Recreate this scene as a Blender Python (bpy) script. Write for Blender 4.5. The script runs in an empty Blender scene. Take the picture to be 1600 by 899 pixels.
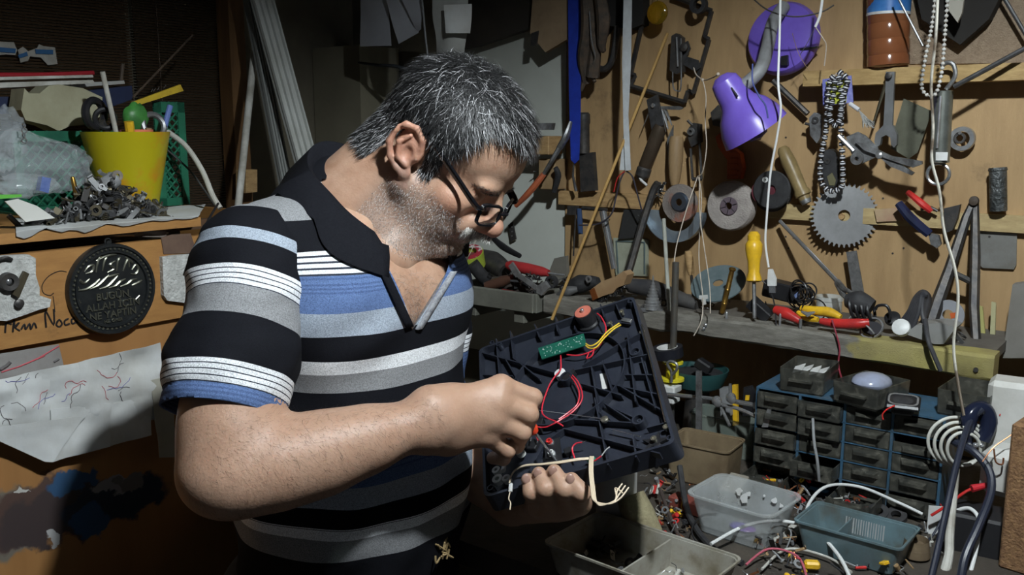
import bpy, bmesh, math, random
import numpy as np
from mathutils import Vector, Matrix, noise
RN = random.Random(7)
S = bpy.context.scene
C = S.collection
# ------------------------------------------------------------ camera, world, light, exposure
PITCH = math.radians(9.74)
FPX = 1600 * 32 / 36
CAMZ = 1.5
cd = bpy.data.cameras.new('camera'); cam = bpy.data.objects.new('camera', cd); C.objects.link(cam)
cd.lens = 32; cd.sensor_width = 36; cd.clip_start = .02
cam.location = (0, 0, CAMZ); cam.rotation_euler = (math.pi / 2 - PITCH, 0, 0)
S.camera = cam
w = bpy.data.worlds.new('world'); S.world = w; w.use_nodes = True
w.node_tree.nodes['Background'].inputs[0].default_value = (.75, .88, 1, 1)
w.node_tree.nodes['Background'].inputs[1].default_value = .042
S.view_settings.view_transform = 'Standard'; S.view_settings.look = 'None'
S.view_settings.exposure = 0.0; S.view_settings.gamma = 1; S.view_settings.use_curve_mapping = False
LAMP = Vector((.32, .46, 2.20)); LAMP_POWER = 2750
# ------------------------------------------------------------ pixel to place (1600 x 899 frame)
V = Vector
FW = V((0, math.cos(PITCH), -math.sin(PITCH))); UPC = V((0, math.sin(PITCH), math.cos(PITCH)))
CAM = V((0, 0, CAMZ))
def ray(px, py): return V(((px - 800) / FPX, 0, 0)) + UPC * (-(py - 449.5) / FPX) + FW
def PD(px, py, d): return CAM + ray(px, py) * d
def PY(px, py, Y): r = ray(px, py); return CAM + r * (Y / r.y)
def PZ(px, py, z): r = ray(px, py); return CAM + r * ((z - CAMZ) / r.z)
def onp(px, py, p0, n): r = ray(px, py); return CAM + r * ((p0 - CAM).dot(n) / r.dot(n))
A_R = math.radians(-37.5)
UR = V((math.cos(A_R), math.sin(A_R), 0)); NR = V((math.sin(A_R), -math.cos(A_R), 0)); IR = -NR   # right wall: along, out, into
UL = V((.6088, .7934, 0)); NL = V((.7934, -.6088, 0)); IL = -NL                                   # left wall
UPZ = V((0, 0, 1))
WR0 = V((.595, 1.95, 0)); WL0 = V((-.467, 2.766, 0)); CF0 = V((-.653, 1.5, 0))
def WR(px, py, off=0): return onp(px, py, WR0 + NR * off, NR)
def WL(px, py, off=0): return onp(px, py, WL0 + NL * off, NL)
def CF(px, py, off=0): return onp(px, py, CF0 + NL * off, NL)
def frame(o, u=UR, i=IR, up=UPZ):
    m = Matrix.Identity(4)
    for k, a in enumerate((u, i, up, o)):
        for j in range(3): m[j][k] = a[j]
    return m
def rotm(ax, deg): return Matrix.Rotation(math.radians(deg), 4, ax)
# ------------------------------------------------------------ materials
MC = {}
def M(name, c1, c2=None, sc=18, rough=.55, metal=0, bump=0, bsc=90, trans=0, ior=1.45, alpha=1, stretch=None, lo=.35, hi=.68, sss=0, emit=0, rv=0, det=6):
    if name in MC: return MC[name]
    m = bpy.data.materials.new(name); m.use_nodes = True; MC[name] = m
    nt = m.node_tree; b = nt.nodes['Principled BSDF']
    b.inputs['Roughness'].default_value = rough; b.inputs['Metallic'].default_value = metal
    b.inputs['Transmission Weight'].default_value = trans; b.inputs['IOR'].default_value = ior
    b.inputs['Alpha'].default_value = alpha
    if sss: b.inputs['Subsurface Weight'].default_value = sss; b.inputs['Subsurface Radius'].default_value = (.008, .003, .0015); b.inputs['Subsurface Scale'].default_value = 1
    b.inputs['Base Color'].default_value = (*c1, 1)
    if emit: b.inputs['Emission Color'].default_value = (*c1, 1); b.inputs['Emission Strength'].default_value = emit
    if c2 or bump:
        tc = nt.nodes.new('ShaderNodeTexCoord'); mp = nt.nodes.new('ShaderNodeMapping')
        nt.links.new(tc.outputs['Object'], mp.inputs[0])
        if stretch: mp.inputs['Scale'].default_value = stretch
    if c2:
        n = nt.nodes.new('ShaderNodeTexNoise'); n.inputs['Scale'].default_value = sc; n.inputs['Detail'].default_value = det
        n.inputs['Roughness'].default_value = .65
        r = nt.nodes.new('ShaderNodeValToRGB'); e = r.color_ramp.elements
        e[0].position = lo; e[0].color = (*c1, 1); e[1].position = hi; e[1].color = (*c2, 1)
        nt.links.new(mp.outputs[0], n.inputs['Vector']); nt.links.new(n.outputs['Fac'], r.inputs[0]); nt.links.new(r.outputs[0], b.inputs['Base Color'])
        if rv:
            mr = nt.nodes.new('ShaderNodeMapRange'); mr.inputs['To Min'].default_value = max(0, rough - rv); mr.inputs['To Max'].default_value = min(1, rough + rv)
            nt.links.new(n.outputs['Fac'], mr.inputs[0]); nt.links.new(mr.outputs[0], b.inputs['Roughness'])
    if bump:
        n2 = nt.nodes.new('ShaderNodeTexNoise'); n2.inputs['Scale'].default_value = bsc; n2.inputs['Detail'].default_value = 4
        bp = nt.nodes.new('ShaderNodeBump'); bp.inputs['Strength'].default_value = bump; bp.inputs['Distance'].default_value = .004
        nt.links.new(mp.outputs[0], n2.inputs['Vector']); nt.links.new(n2.outputs['Fac'], bp.inputs['Height']); nt.links.new(bp.outputs[0], b.inputs['Normal'])
    return m
# ------------------------------------------------------------ geometry collector
def spline(pts, n=6):
    p = [V(q) for q in pts]
    if len(p) < 3: return p
    out = []
    for i in range(len(p) - 1):
        a = p[max(i - 1, 0)]; b = p[i]; c = p[i + 1]; d = p[min(i + 2, len(p) - 1)]
        for k in range(n):
            t = k / n
            out.append(.5 * (2 * b + (c - a) * t + (2 * a - 5 * b + 4 * c - d) * t * t + (3 * b - a - 3 * c + d) * t ** 3))
    out.append(p[-1]); return out
def basis(ax):
    ax = ax.normalized(); h = V((0, 0, 1)) if abs(ax.z) < .9 else V((1, 0, 0))
    u = ax.cross(h).normalized(); return u, ax.cross(u).normalized()
class G:
    def __init__(s): s.v = []; s.f = []
    def add(s, vs, fs, m=None):
        b = len(s.v)
        s.v += [tuple(m @ V(q)) if m else tuple(q) for q in vs]; s.f += [tuple(b + i for i in q) for q in fs]; return s
    def box(s, c, sz, m=None, bev=0):
        x, y, z = [q / 2 for q in sz]; c = V(c)
        if not bev:
            vs = [c + V((a * x, b * y, d * z)) for d in (-1, 1) for b in (-1, 1) for a in (-1, 1)]
            return s.add(vs, [(0, 2, 3, 1), (4, 5, 7, 6), (0, 1, 5, 4), (2, 6, 7, 3), (0, 4, 6, 2), (1, 3, 7, 5)], m)
        bev = min(bev, x * .9, y * .9, z * .9)
        bm = bmesh.new()
        for a in (-1, 1):
            for b in (-1, 1):
                for d in (-1, 1):
                    for k in range(3):
                        q = [a * x, b * y, d * z]
                        for j in range(3):
                            if j != k: q[j] -= math.copysign(bev, q[j])
                        bm.verts.new(c + V(q))
        r = bmesh.ops.convex_hull(bm, input=bm.verts)
        bmesh.ops.dissolve_limit(bm, angle_limit=.01, verts=bm.verts, edges=bm.edges)
        bm.verts.index_update()
        vs = [v.co.copy() for v in bm.verts]; fs = [tuple(v.index for v in f.verts) for f in bm.faces]
        bm.free(); return s.add(vs, fs, m)
    def tube(s, pts, r, n=8, m=None, sm=0, flat=1, cap=True):
        p = spline(pts, sm) if sm else [V(q) for q in pts]
        N = len(p); rr = r if isinstance(r, (list, tuple)) else [r] * 2
        vs = []; t = (p[1] - p[0]); u, w2 = basis(t)
        for i in range(N):
            t = (p[min(i + 1, N - 1)] - p[max(i - 1, 0)])
            if t.length < 1e-9: t = V((0, 0, 1))
            t.normalize(); u = (u - t * u.dot(t))
            u = u.normalized() if u.length > 1e-6 else basis(t)[0]
            w2 = t.cross(u); q = i / (N - 1) * (len(rr) - 1); k = min(int(q), len(rr) - 2); ra = rr[k] + (rr[k + 1] - rr[k]) * (q - k)
            for j in range(n):
                a = 2 * math.pi * j / n; vs.append(p[i] + u * (math.cos(a) * ra) + w2 * (math.sin(a) * ra * flat))
        fs = [(i * n + j, i * n + (j + 1) % n, (i + 1) * n + (j + 1) % n, (i + 1) * n + j) for i in range(N - 1) for j in range(n)]
        if cap: fs += [tuple(range(n - 1, -1, -1)), tuple((N - 1) * n + j for j in range(n))]
        return s.add(vs, fs, m)
    def lathe(s, prof, o=(0, 0, 0), ax=(0, 0, 1), n=24, m=None, sq=1):
        ax = V(ax).normalized(); u, w2 = basis(ax); o = V(o); vs = []; N = len(prof)
        for r, h in prof:
            for j in range(n):
                a = 2 * math.pi * j / n; vs.append(o + ax * h + u * (r * math.cos(a)) + w2 * (r * sq * math.sin(a)))
        fs = [(i * n + j, i * n + (j + 1) % n, (i + 1) * n + (j + 1) % n, (i + 1) * n + j) for i in range(N - 1) for j in range(n)]
        if prof[0][0] > 1e-6: fs.append(tuple(range(n - 1, -1, -1)))
        if prof[-1][0] > 1e-6: fs.append(tuple((N - 1) * n + j for j in range(n)))
        return s.add(vs, fs, m)
    def ring(s, prof, o, ax, n=32, m=None):            # closed profile swept round an axis
        ax = V(ax).normalized(); u, w2 = basis(ax); o = V(o); vs = []; N = len(prof)
        for r, h in prof:
            for j in range(n):
                a = 2 * math.pi * j / n; vs.append(o + ax * h + u * (r * math.cos(a)) + w2 * (r * math.sin(a)))
        fs = [(i * n + j, i * n + (j + 1) % n, ((i + 1) % N) * n + (j + 1) % n, ((i + 1) % N) * n + j) for i in range(N) for j in range(n)]
        return s.add(vs, fs, m)
    def torus(s, o, ax, R, r, n=24, k=8, m=None, arc=1):
        return s.ring([(R + r * math.cos(2 * math.pi * i / k), r * math.sin(2 * math.pi * i / k)) for i in range(k)], o, ax, n, m)
    def prism(s, pts, d, m=None):                       # outline in space pushed along d
        n = len(pts); p = [V(q) for q in pts]; d = V(d)
        fs = [tuple(range(n)), tuple(range(2 * n - 1, n - 1, -1))] + [(i, n + i, n + (i + 1) % n, (i + 1) % n) for i in range(n)]
        return s.add(p + [q + d for q in p], fs, m)
    def ball(s, c, r, m=None, nu=14, nv=9):
        r = r if isinstance(r, (tuple, list)) else (r, r, r); c = V(c); vs = [c + V((0, 0, -r[2]))]
        for i in range(1, nv):
            a = math.pi * i / nv - math.pi / 2
            for j in range(nu):
                b = 2 * math.pi * j / nu; vs.append(c + V((r[0] * math.cos(a) * math.cos(b), r[1] * math.cos(a) * math.sin(b), r[2] * math.sin(a))))
        vs.append(c + V((0, 0, r[2]))); L = len(vs) - 1
        fs = [(0, 1 + (j + 1) % nu, 1 + j) for j in range(nu)]
        for i in range(nv - 2):
            for j in range(nu): a = 1 + i * nu; fs.append((a + j, a + (j + 1) % nu, a + nu + (j + 1) % nu, a + nu + j))
        a = 1 + (nv - 2) * nu; fs += [(a + j, a + (j + 1) % nu, L) for j in range(nu)]
        return s.add(vs, fs, m)
    def grid(s, fn, nu, nv, th=0, m=None):              # sheet from fn(u,v) with optional thickness vector
        vs = [V(fn(i / nu, j / nv)) for j in range(nv + 1) for i in range(nu + 1)]
        fs = [(j * (nu + 1) + i, j * (nu + 1) + i + 1, (j + 1) * (nu + 1) + i + 1, (j + 1) * (nu + 1) + i) for j in range(nv) for i in range(nu)]
        if th:
            n = len(vs); d = V(th); b = [q + d for q in vs]; f2 = [tuple(n + k for k in reversed(q)) for q in fs]
            W = nu + 1; rim = [i for i in range(W)] + [j * W + nu for j in range(1, nv + 1)] + [nv * W + i for i in range(nu - 1, -1, -1)] + [j * W for j in range(nv - 1, 0, -1)]
            fs = fs + f2 + [(rim[k], n + rim[k], n + rim[(k + 1) % len(rim)], rim[(k + 1) % len(rim)]) for k in range(len(rim))]; vs = vs + b
        return s.add(vs, fs, m)
    def build(s, name, mat, par=None, smooth=35, **kw):
        vs = np.array([tuple(q) for q in s.v], float)
        if par is not None: o0 = par['_o']
        else: o0 = kw.pop('org', None) or (float(vs[:, 0].mean()), float(vs[:, 1].mean()), float(vs[:, 2].min()))
        kw.pop('org', None)
        me = bpy.data.meshes.new(name); me.from_pydata([tuple(q) for q in (vs - np.array(o0))], [], s.f)
        bm = bmesh.new(); bm.from_mesh(me); bmesh.ops.recalc_face_normals(bm, faces=bm.faces); bm.to_mesh(me); bm.free()
        if smooth:
            me.polygons.foreach_set('use_smooth', [True] * len(me.polygons)); me.set_sharp_from_angle(angle=math.radians(smooth))
        if mat: me.materials.append(mat)
        return link(name, me, par, o0, **kw)
OFF = {}
def link(name, me, par, o0, label=None, cat=None, group=None, kind=None):
    o = bpy.data.objects.new(name, me); C.objects.link(o)
    if par is not None: o.parent = par
    else: o.location = o0
    o['_o'] = tuple(o0)
    tag(o, label, cat, group, kind); return o
def tag(o, label=None, cat=None, group=None, kind=None):
    for k, v in (('label', label), ('category', cat), ('group', group), ('kind', kind)):
        if v: o[k] = v
    return o
def T(name, label, cat, loc, group=None, kind=None):
    return link(name, None, None, tuple(loc), label, cat, group, kind)
def st(name, g, mat, **k): return g.build(name, mat, None, kind='structure', **k)
# ------------------------------------------------------------ shared materials
steel = M('steel_worn', (.30, .31, .32), (.10, .095, .09), 40, .40, .55, .15)
chrome = M('chrome', (.62, .64, .66), (.42, .43, .45), 30, .2, .8)
iron = M('dark_iron', (.055, .055, .058), (.11, .10, .09), 50, .5, .6, .25)
rust = M('rusty_iron', (.07, .06, .052), (.14, .10, .07), 60, .75, .35, .3)
blackp = M('black_plastic', (.012, .012, .014), (.022, .022, .024), 30, .38)
rubber = M('black_rubber', (.018, .018, .02), (.04, .04, .042), 60, .75)
whitep = M('white_plastic', (.78, .8, .8), (.55, .55, .52), 20, .42)
dirtyw = M('dirty_white', (.62, .62, .58), (.30, .28, .23), 14, .65, 0, .1)
redp = M('red_plastic', (.62, .03, .025), (.38, .03, .03), 30, .35)
yelp = M('yellow_plastic', (.85, .52, .02), (.6, .34, .03), 40, .35)
wood_h = M('handle_wood', (.36, .24, .12), (.16, .10, .05), 16, .6, 0, .2, stretch=(1, 1, .25))
wood_d = M('dark_wood', (.12, .085, .06), (.05, .038, .03), 20, .65, 0, .2)
rail_w = M('rail_wood', (.50, .33, .15), (.30, .18, .08), 9, .65, 0, .25, stretch=(3, 3, 14))
brass = M('brass', (.45, .27, .06), (.25, .14, .04), 40, .35, .9)
copper = M('copper', (.6, .25, .12), None, rough=.35, metal=.9)
greyp = M('grey_plastic', (.28, .29, .30), (.16, .16, .16), 18, .5)
purple = M('purple_plastic', (.20, .13, .62), (.15, .09, .48), 12, .32)
twine = M('twine', (.62, .55, .46), (.4, .34, .28), 60, .8)
cardb = M('cardboard', (.35, .25, .15), (.22, .15, .09), 12, .85)
# ------------------------------------------------------------ room shell
ply = M('plywood_ochre', (.46, .305, .15), (.33, .21, .10), 5, .62, 0, .12, stretch=(5, 5, 1), lo=.3, hi=.75)
def stain(m, sc, lo, hi, colr, amt):
    nt = m.node_tree; b = nt.nodes['Principled BSDF']; src = b.inputs['Base Color'].links[0].from_socket; tc = nt.nodes.new('ShaderNodeTexCoord'); n = nt.nodes.new('ShaderNodeTexNoise'); n.inputs['Scale'].default_value = sc; n.inputs['Detail'].default_value = 9; n.inputs['Roughness'].default_value = .7
    nt.links.new(tc.outputs['Object'], n.inputs['Vector']); mr = nt.nodes.new('ShaderNodeMapRange'); mr.inputs['From Min'].default_value = lo; mr.inputs['From Max'].default_value = hi; mr.inputs['To Max'].default_value = amt; nt.links.new(n.outputs['Fac'], mr.inputs[0])
    x = nt.nodes.new('ShaderNodeMix'); x.data_type = 'RGBA'; x.inputs[7].default_value = (*colr, 1); nt.links.new(mr.outputs[0], x.inputs[0]); nt.links.new(src, x.inputs[6]); nt.links.new(x.outputs[2], b.inputs['Base Color'])
stain(ply, 7, .60, .74, (.12, .08, .045), .75)
olive = M('olive_plaster', (.20, .18, .13), (.13, .115, .085), 4, .8, 0, .4, bsc=40)
whitepanel = M('white_board_panel', (.60, .63, .58), (.50, .52, .47), 3, .6)
floorm = M('floor_concrete', (.06, .055, .05), (.03, .028, .026), 8, .8)
def slab(name, a, b, z0, z1, nrm, th, mat, **k):
    g = G(); g.prism([a + UPZ * z0, b + UPZ * z0, b + UPZ * z1, a + UPZ * z1], nrm * -th); return st(name, g, mat, **k)
slab('wall_right', WR0 - UR * 1.34, WR0 + UR * 2.2, 0, 2.5, NR, .08, olive, label='dim olive plastered wall behind the tool boards', cat='wall')
slab('wall_left', WL0 - UL * 2.6, WL0, 0, 2.5, NL, .08, olive, label='dim olive plastered wall behind the bamboo blind', cat='wall')
g = G(); g.box((0, .6, -.03), (7, 7, .06)); st('floor', g, floorm, label='dark concrete workshop floor', cat='floor')
g = G(); g.box((0, .6, 2.53), (7, 7, .06)); st('ceiling', g, M('ceiling_dark', (.12, .11, .1)), label='dark workshop ceiling', cat='ceiling')
# tool board (ochre) and the white panel beside it
b0 = WR(888, 300); b0.z = 0
g = G(); g.prism([b0 + UPZ * .2, b0 + UR * 1.75 + UPZ * .2, b0 + UR * 1.75 + UPZ * 2.3, b0 + UPZ * 2.3], NR * .012)
tb = g.build('tool_board', ply, None, label='ochre plywood tool board covering the right wall', cat='board', kind='structure')
w0 = WR(700, 300); w0.z = 0
g = G(); g.prism([w0 + UPZ * .9, b0 - UR * .006 + UPZ * .9, b0 - UR * .006 + UPZ * 2.2, w0 + UPZ * 2.2], NR * .006)
g.build('wall_panel', whitepanel, None, label='pale grey-green panel on the wall left of the tool board', cat='panel', kind='structure')
# the pendant work lamp above the frame
def lamp():
    t = T('pendant_lamp', 'enamel shaded work lamp hanging above the bench, out of view', 'lamp', LAMP)
    g = G(); g.ring([(.045, .10), (.17, -.012), (.172, -.012), (.172, -.008), (.047, .106), (.045, .106)], LAMP, UPZ, 40); g.build('lamp_shade', M('enamel', (.12, .13, .13), rough=.4), t)
    g = G(); g.lathe([(.02, .08), (.022, .10), (.03, .105), (.018, .13)], LAMP); g.build('socket', blackp, t)
    g = G(); g.tube([LAMP + V((0, 0, .12)), LAMP + V((0, 0, .295))], .004); g.build('cord', blackp, t)
    m = bpy.data.materials.new('bulb_glow'); m.use_nodes = True; b = m.node_tree.nodes['Principled BSDF']
    b.inputs['Emission Color'].default_value = (.90, .97, 1, 1); b.inputs['Emission Strength'].default_value = LAMP_POWER
    g = G(); g.ball(LAMP + V((0, 0, .048)), .03, nu=16, nv=10); g.build('bulb', m, t)
lamp()
# ============================================================ the man
def sdf_mesh(prims, h, pad=.012):
    los = []; his = []
    for p in prims:
        if p[0] in 'cC': a, b, ra, rb = p[1:5]; r = max(ra, rb); los.append(np.minimum(a, b) - r); his.append(np.maximum(a, b) + r)
        else:
            if p[0] == '-': continue
            r = max(p[2]); los.append(np.array(p[1]) - r); his.append(np.array(p[1]) + r)
    lo = np.min(los, 0) - pad; hi = np.max(his, 0) + pad
    n = np.ceil((hi - lo) / h).astype(int) + 1
    D = np.full(n, .5, np.float32)
    ax = [lo[i] + h * np.arange(n[i]) for i in range(3)]
    for p in prims:
        k = p[-1]
        if p[0] == 'c': a, b = np.array(p[1]), np.array(p[2]); r = max(p[3], p[4]); l = np.minimum(a, b) - r; u = np.maximum(a, b) + r
        else: r = max(p[2]); l = np.array(p[1]) - r; u = np.array(p[1]) + r
        i0 = np.maximum(((l - lo - k - 4 * h) / h).astype(int), 0); i1 = np.minimum(((u - lo + k + 4 * h) / h).astype(int) + 2, n)
        if (i1 <= i0).any(): continue
        sl = tuple(slice(i0[i], i1[i]) for i in range(3))
        X, Y, Z = np.meshgrid(*[ax[i][sl[i]] for i in range(3)], indexing='ij', sparse=True)
        if p[0] == 'c':
            a, b, ra, rb = np.array(p[1]), np.array(p[2]), p[3], p[4]; d = b - a; L = d @ d + 1e-12
            t = np.clip(((X - a[0]) * d[0] + (Y - a[1]) * d[1] + (Z - a[2]) * d[2]) / L, 0, 1)
            q = np.sqrt((X - a[0] - t * d[0]) ** 2 + (Y - a[1] - t * d[1]) ** 2 + (Z - a[2] - t * d[2]) ** 2) - (ra + t * (rb - ra))
        else:
            c, r, rot = np.array(p[1]), np.array(p[2]), p[3]
            dx, dy, dz = X - c[0], Y - c[1], Z - c[2]
            l = [dx * rot[0][i] + dy * rot[1][i] + dz * rot[2][i] for i in range(3)]
            k0 = np.sqrt(sum((l[i] / r[i]) ** 2 for i in range(3))); k1 = np.sqrt(sum((l[i] / r[i] ** 2) ** 2 for i in range(3))) + 1e-9
            q = k0 * (k0 - 1) / k1
        q = q.astype(np.float32); d0 = D[sl]
        if p[0] == '-':
            q = -q; hh = np.clip(.5 - .5 * (d0 - q) / k, 0, 1); D[sl] = d0 + (q - d0) * hh + k * hh * (1 - hh)
        else:
            hh = np.clip(.5 + .5 * (d0 - q) / k, 0, 1); D[sl] = d0 + (q - d0) * hh - k * hh * (1 - hh)
    neg = D < 0
    cells = np.zeros(n - 1, np.int8)
    for dx in (0, 1):
        for dy in (0, 1):
            for dz in (0, 1): cells += neg[dx:n[0] - 1 + dx, dy:n[1] - 1 + dy, dz:n[2] - 1 + dz]
    act = (cells > 0) & (cells < 8); idx = np.full(n - 1, -1, np.int64); ij = np.argwhere(act); idx[act] = np.arange(len(ij))
    acc = np.zeros((len(ij), 3)); cnt = np.zeros(len(ij))
    cor = [(0, 0, 0), (1, 0, 0), (0, 1, 0), (1, 1, 0), (0, 0, 1), (1, 0, 1), (0, 1, 1), (1, 1, 1)]
    for a in range(8):
        for b in range(a + 1, 8):
            A, B = np.array(cor[a]), np.array(cor[b])
            if abs(A - B).sum() != 1: continue
            da = D[tuple((ij + A).T)]; db = D[tuple((ij + B).T)]; c = (da < 0) != (db < 0)
            t = np.where(c, da / np.where(c, da - db, 1), 0)
            acc += np.where(c[:, None], A + t[:, None] * (B - A), 0); cnt += c
    vs = lo + h * (ij + acc / cnt[:, None])
    fs = []
    for axn in range(3):
        s0 = [slice(1, n[i] - 1) for i in range(3)]; s1 = list(s0); s0[axn] = slice(0, n[axn] - 1); s1[axn] = slice(1, n[axn])
        a = neg[tuple(s0)]; b = neg[tuple(s1)]; e = np.argwhere(a != b); fl = a[tuple(e.T)]
        o = np.array([1, 1, 1]); o[axn] = 0; e = e + o
        u, w2 = [i for i in range(3) if i != axn]
        if axn == 1: u, w2 = w2, u
        eu = np.zeros(3, int); eu[u] = 1; ew = np.zeros(3, int); ew[w2] = 1
        q = np.stack([idx[tuple((e - eu - ew).T)], idx[tuple((e - ew).T)], idx[tuple(e.T)], idx[tuple((e - eu).T)]], 1)
        q[~fl] = q[~fl][:, ::-1]; fs.append(q)
    return vs, np.concatenate(fs)
def relax(vs, fs, it=2, lam=.5):
    for _ in range(it):
        acc = np.zeros_like(vs); cnt = np.zeros(len(vs))
        for k in range(4):
            for j in (1, 3): np.add.at(acc, fs[:, k], vs[fs[:, (k + j) % 4]]); np.add.at(cnt, fs[:, k], 1)
        vs = vs + lam * (acc / np.maximum(cnt, 1)[:, None] - vs)
    return vs
def npmesh(name, vs, fs, mat, par, attrs=None, smooth=True, **kw):
    o0 = par['_o'] if par is not None else tuple(kw.pop('org'))
    me = bpy.data.meshes.new(name); me.from_pydata((vs - np.array(o0)).tolist(), [], fs.tolist() if hasattr(fs, 'tolist') else fs)
    if smooth: me.polygons.foreach_set('use_smooth', [True] * len(me.polygons))
    for k, a in (attrs or {}).items():
        if a.ndim == 1: at = me.attributes.new(k, 'FLOAT', 'POINT'); at.data.foreach_set('value', a.astype(np.float32))
        else: at = me.attributes.new(k, 'FLOAT_COLOR', 'POINT'); at.data.foreach_set('color', np.concatenate([a, np.ones((len(a), 1))], 1).astype(np.float32).ravel())
    if mat: me.materials.append(mat)
    return link(name, me, par, o0, **kw)
I3 = np.eye(3)
def arr(p): return np.array(tuple(p))
def cap(a, b, ra, rb=None, k=.012): return ('c', arr(a), arr(b), ra, ra if rb is None else rb, k)
def ell(c, r, rot=I3, k=.012): return ('e', arr(c), r, rot, k)
def cut(c, r, rot=I3, k=.008): return ('-', arr(c), r, rot, k)
PHI = math.radians(52)
FB = V((math.sin(PHI), -math.cos(PHI), 0)); RB = V((-math.cos(PHI), -math.sin(PHI), 0))
NK = PY(553, 298, 1.27)
def BL(r, f, u): return NK + RB * r + FB * f + UPZ * u
ROTB = np.array([[RB.x, FB.x, 0], [RB.y, FB.y, 0], [0, 0, 1]])
SHR = BL(.165, .0, -.06); ELR = PY(347, 738, 1.00); WRR = PY(690, 655, 1.085)
SHL = BL(-.14, .01, -.075); ELL = PY(672, 690, 1.36); WRL = PY(800, 786, 1.27)
def torso(x):
    return [ell(BL(0, .005, -.17), (.175 + x, .118 + x, .165 + x), ROTB, .04), cap(BL(0, -.03, -.06), BL(.135, -.012, -.076), .055 + x, .062 + x, .05), cap(BL(.10, -.012, -.072), BL(.158, -.004, -.088), .06 + x, .066 + x, .03),
            cap(BL(0, -.03, -.06), BL(-.12, -.005, -.085), .055 + x, .045 + x, .05), ell(BL(.075, .055, -.15), (.085 + x, .06 + x, .075 + x), ROTB, .04),
            ell(BL(-.07, .055, -.15), (.08 + x, .06 + x, .075 + x), ROTB, .04), ell(BL(0, -.015, -.40), (.186 + x, .162 + x, .23 + x), ROTB, .06),
            ell(BL(0, -.045, -.62), (.178 + x, .150 + x, .18 + x), ROTB, .05), cap(BL(0, -.045, -.02), BL(0, -.04, -.12), .062 + x, .08 + x, .05)]
# head frame
psi = math.radians(20); th = math.radians(40)
FH0 = V((math.cos(psi), -math.sin(psi), 0)); HF = FH0 * math.cos(th) - UPZ * math.sin(th); HU = FH0 * math.sin(th) + UPZ * math.cos(th); HR = HF.cross(HU)
HC = PY(648, 243, 1.20) - HR * .074
HS = .985
ROTH = np.array([[HR[i], HF[i], HU[i]] for i in range(3)])
def HL(x, y, z): return HC + (HR * x + HF * y + HU * z) * HS
def he(c, r, k=.012, rot=None, s='e'): return (s, arr(HL(*c)), tuple(q * HS for q in r), ROTH if rot is None else ROTH @ rot, k)
def hc(a, b, ra, rb=None, k=.01): return cap(HL(*a), HL(*b), ra * HS, (ra if rb is None else rb) * HS, k)
def rx(d): a = math.radians(d); return np.array([[1, 0, 0], [0, math.cos(a), -math.sin(a)], [0, math.sin(a), math.cos(a)]])
def rz(d): a = math.radians(d); return np.array([[math.cos(a), -math.sin(a), 0], [math.sin(a), math.cos(a), 0], [0, 0, 1]])
def head():
    P = [he((0, .004, .045), (.077, .098, .086), .02), he((0, .045, .05), (.066, .061, .062), .02), he((0, .05, -.018), (.062, .048, .06), .02)]
    for s in (-1, 1):
        P += [he((s * .026, .092, .024), (.027, .014, .010), .012), he((s * .052, .066, -.018), (.022, .024, .018), .02),
              hc((s * .060, .008, -.042), (s * .018, .085, -.086), .021, .018, .02), he((s * .043, .05, -.052), (.028, .04, .035), .022),
              ('-',) + he((s * .033, .107, .001), (.019, .014, .012))[1:4] + (.010,)]
        P += [he((s * .033, .0835, .000), (.0155, .0145, .0135), .004), he((s * .033, .088, .006), (.017, .010, .006), .005), he((s * .033, .086, -.010), (.017, .009, .006), .007)]
        P += [he((s * .0135, .117, -.029), (.0095, .012, .009), .006)]
        # nasolabial fold fill, cheek
        P += [hc((s * .02, .106, -.028), (s * .034, .085, -.058), .011, .012, .012)]
    P += [hc((0, .098, .018), (0, .127, -.020), .0085, .0115, .012), he((0, .1285, -.026), (.0135, .0125, .0115), .008),
          he((0, .083, -.05), (.035, .027, .024), .015), he((0, .1075, -.0525), (.023, .0075, .0055), .005), he((0, .105, -.0635), (.020, .0085, .0062), .005),
          he((0, .089, -.088), (.024, .018, .016), .014), he((0, .05, -.085), (.04, .05, .022), .02)]
    for s in (-1, 1):   # nostrils, ears
        P.append(('-',) + he((s * .0065, .124, -.036), (.0035, .006, .004))[1:4] + (.002,))
        ca, sa = math.cos(math.radians(20)) * 1.1, math.sin(math.radians(20)) * 1.1
        e = lambda y, z, x=0: (s * (.0765 + x), -.004 + y * ca - z * sa, y * sa + z * ca)
        ro = rx(20)
        P += [he(e(-.004, .000, .000), (.010, .016, .022), .008)]
        pts = [e(.012, .004, .002), e(.011, .020, .006), e(.001, .031, .009), e(-.013, .032, .012), e(-.024, .022, .015), e(-.027, .006, .015), e(-.022, -.010, .012), e(-.012, -.021, .008), e(-.003, -.027, .005)]
        for a, b in zip(pts, pts[1:]): P.append(hc(a, b, .0045, .0045, .003))
        P += [he(e(-.008, .006, .005), (.004, .017, .025), .005, ro), he(e(.0, -.025, .003), (.005, .008, .010), .005, ro),
              hc(e(-.004, .021, .011), e(-.015, .010, .014), .003, .0035, .003), hc(e(-.015, .010, .014), e(-.012, -.008, .012), .0035, .0035, .003), hc(e(-.012, -.008, .012), e(.0, -.015, .008), .0035, .0035, .003)]
        P.append(('-',) + he(e(-.002, .000, .014), (.009, .0085, .011), rot=ro)[1:4] + (.003,))
        P.append(('-',) + he(e(-.014, .021, .017), (.006, .0035, .009), rot=rx(50))[1:4] + (.002,))
        P += [he(e(.010, -.003, .002), (.006, .004, .006), .004)]
    # neck
    P += [cap(HL(0, -.030, -.02), BL(0, -.02, -.03), .060, .068, .02), cap(HL(0, .03, -.075), BL(0, .055, -.085), .040, .05, .03), cap(HL(0, -.055, .0), BL(0, -.02, -.03), .043, .058, .025)]
    return P
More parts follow.
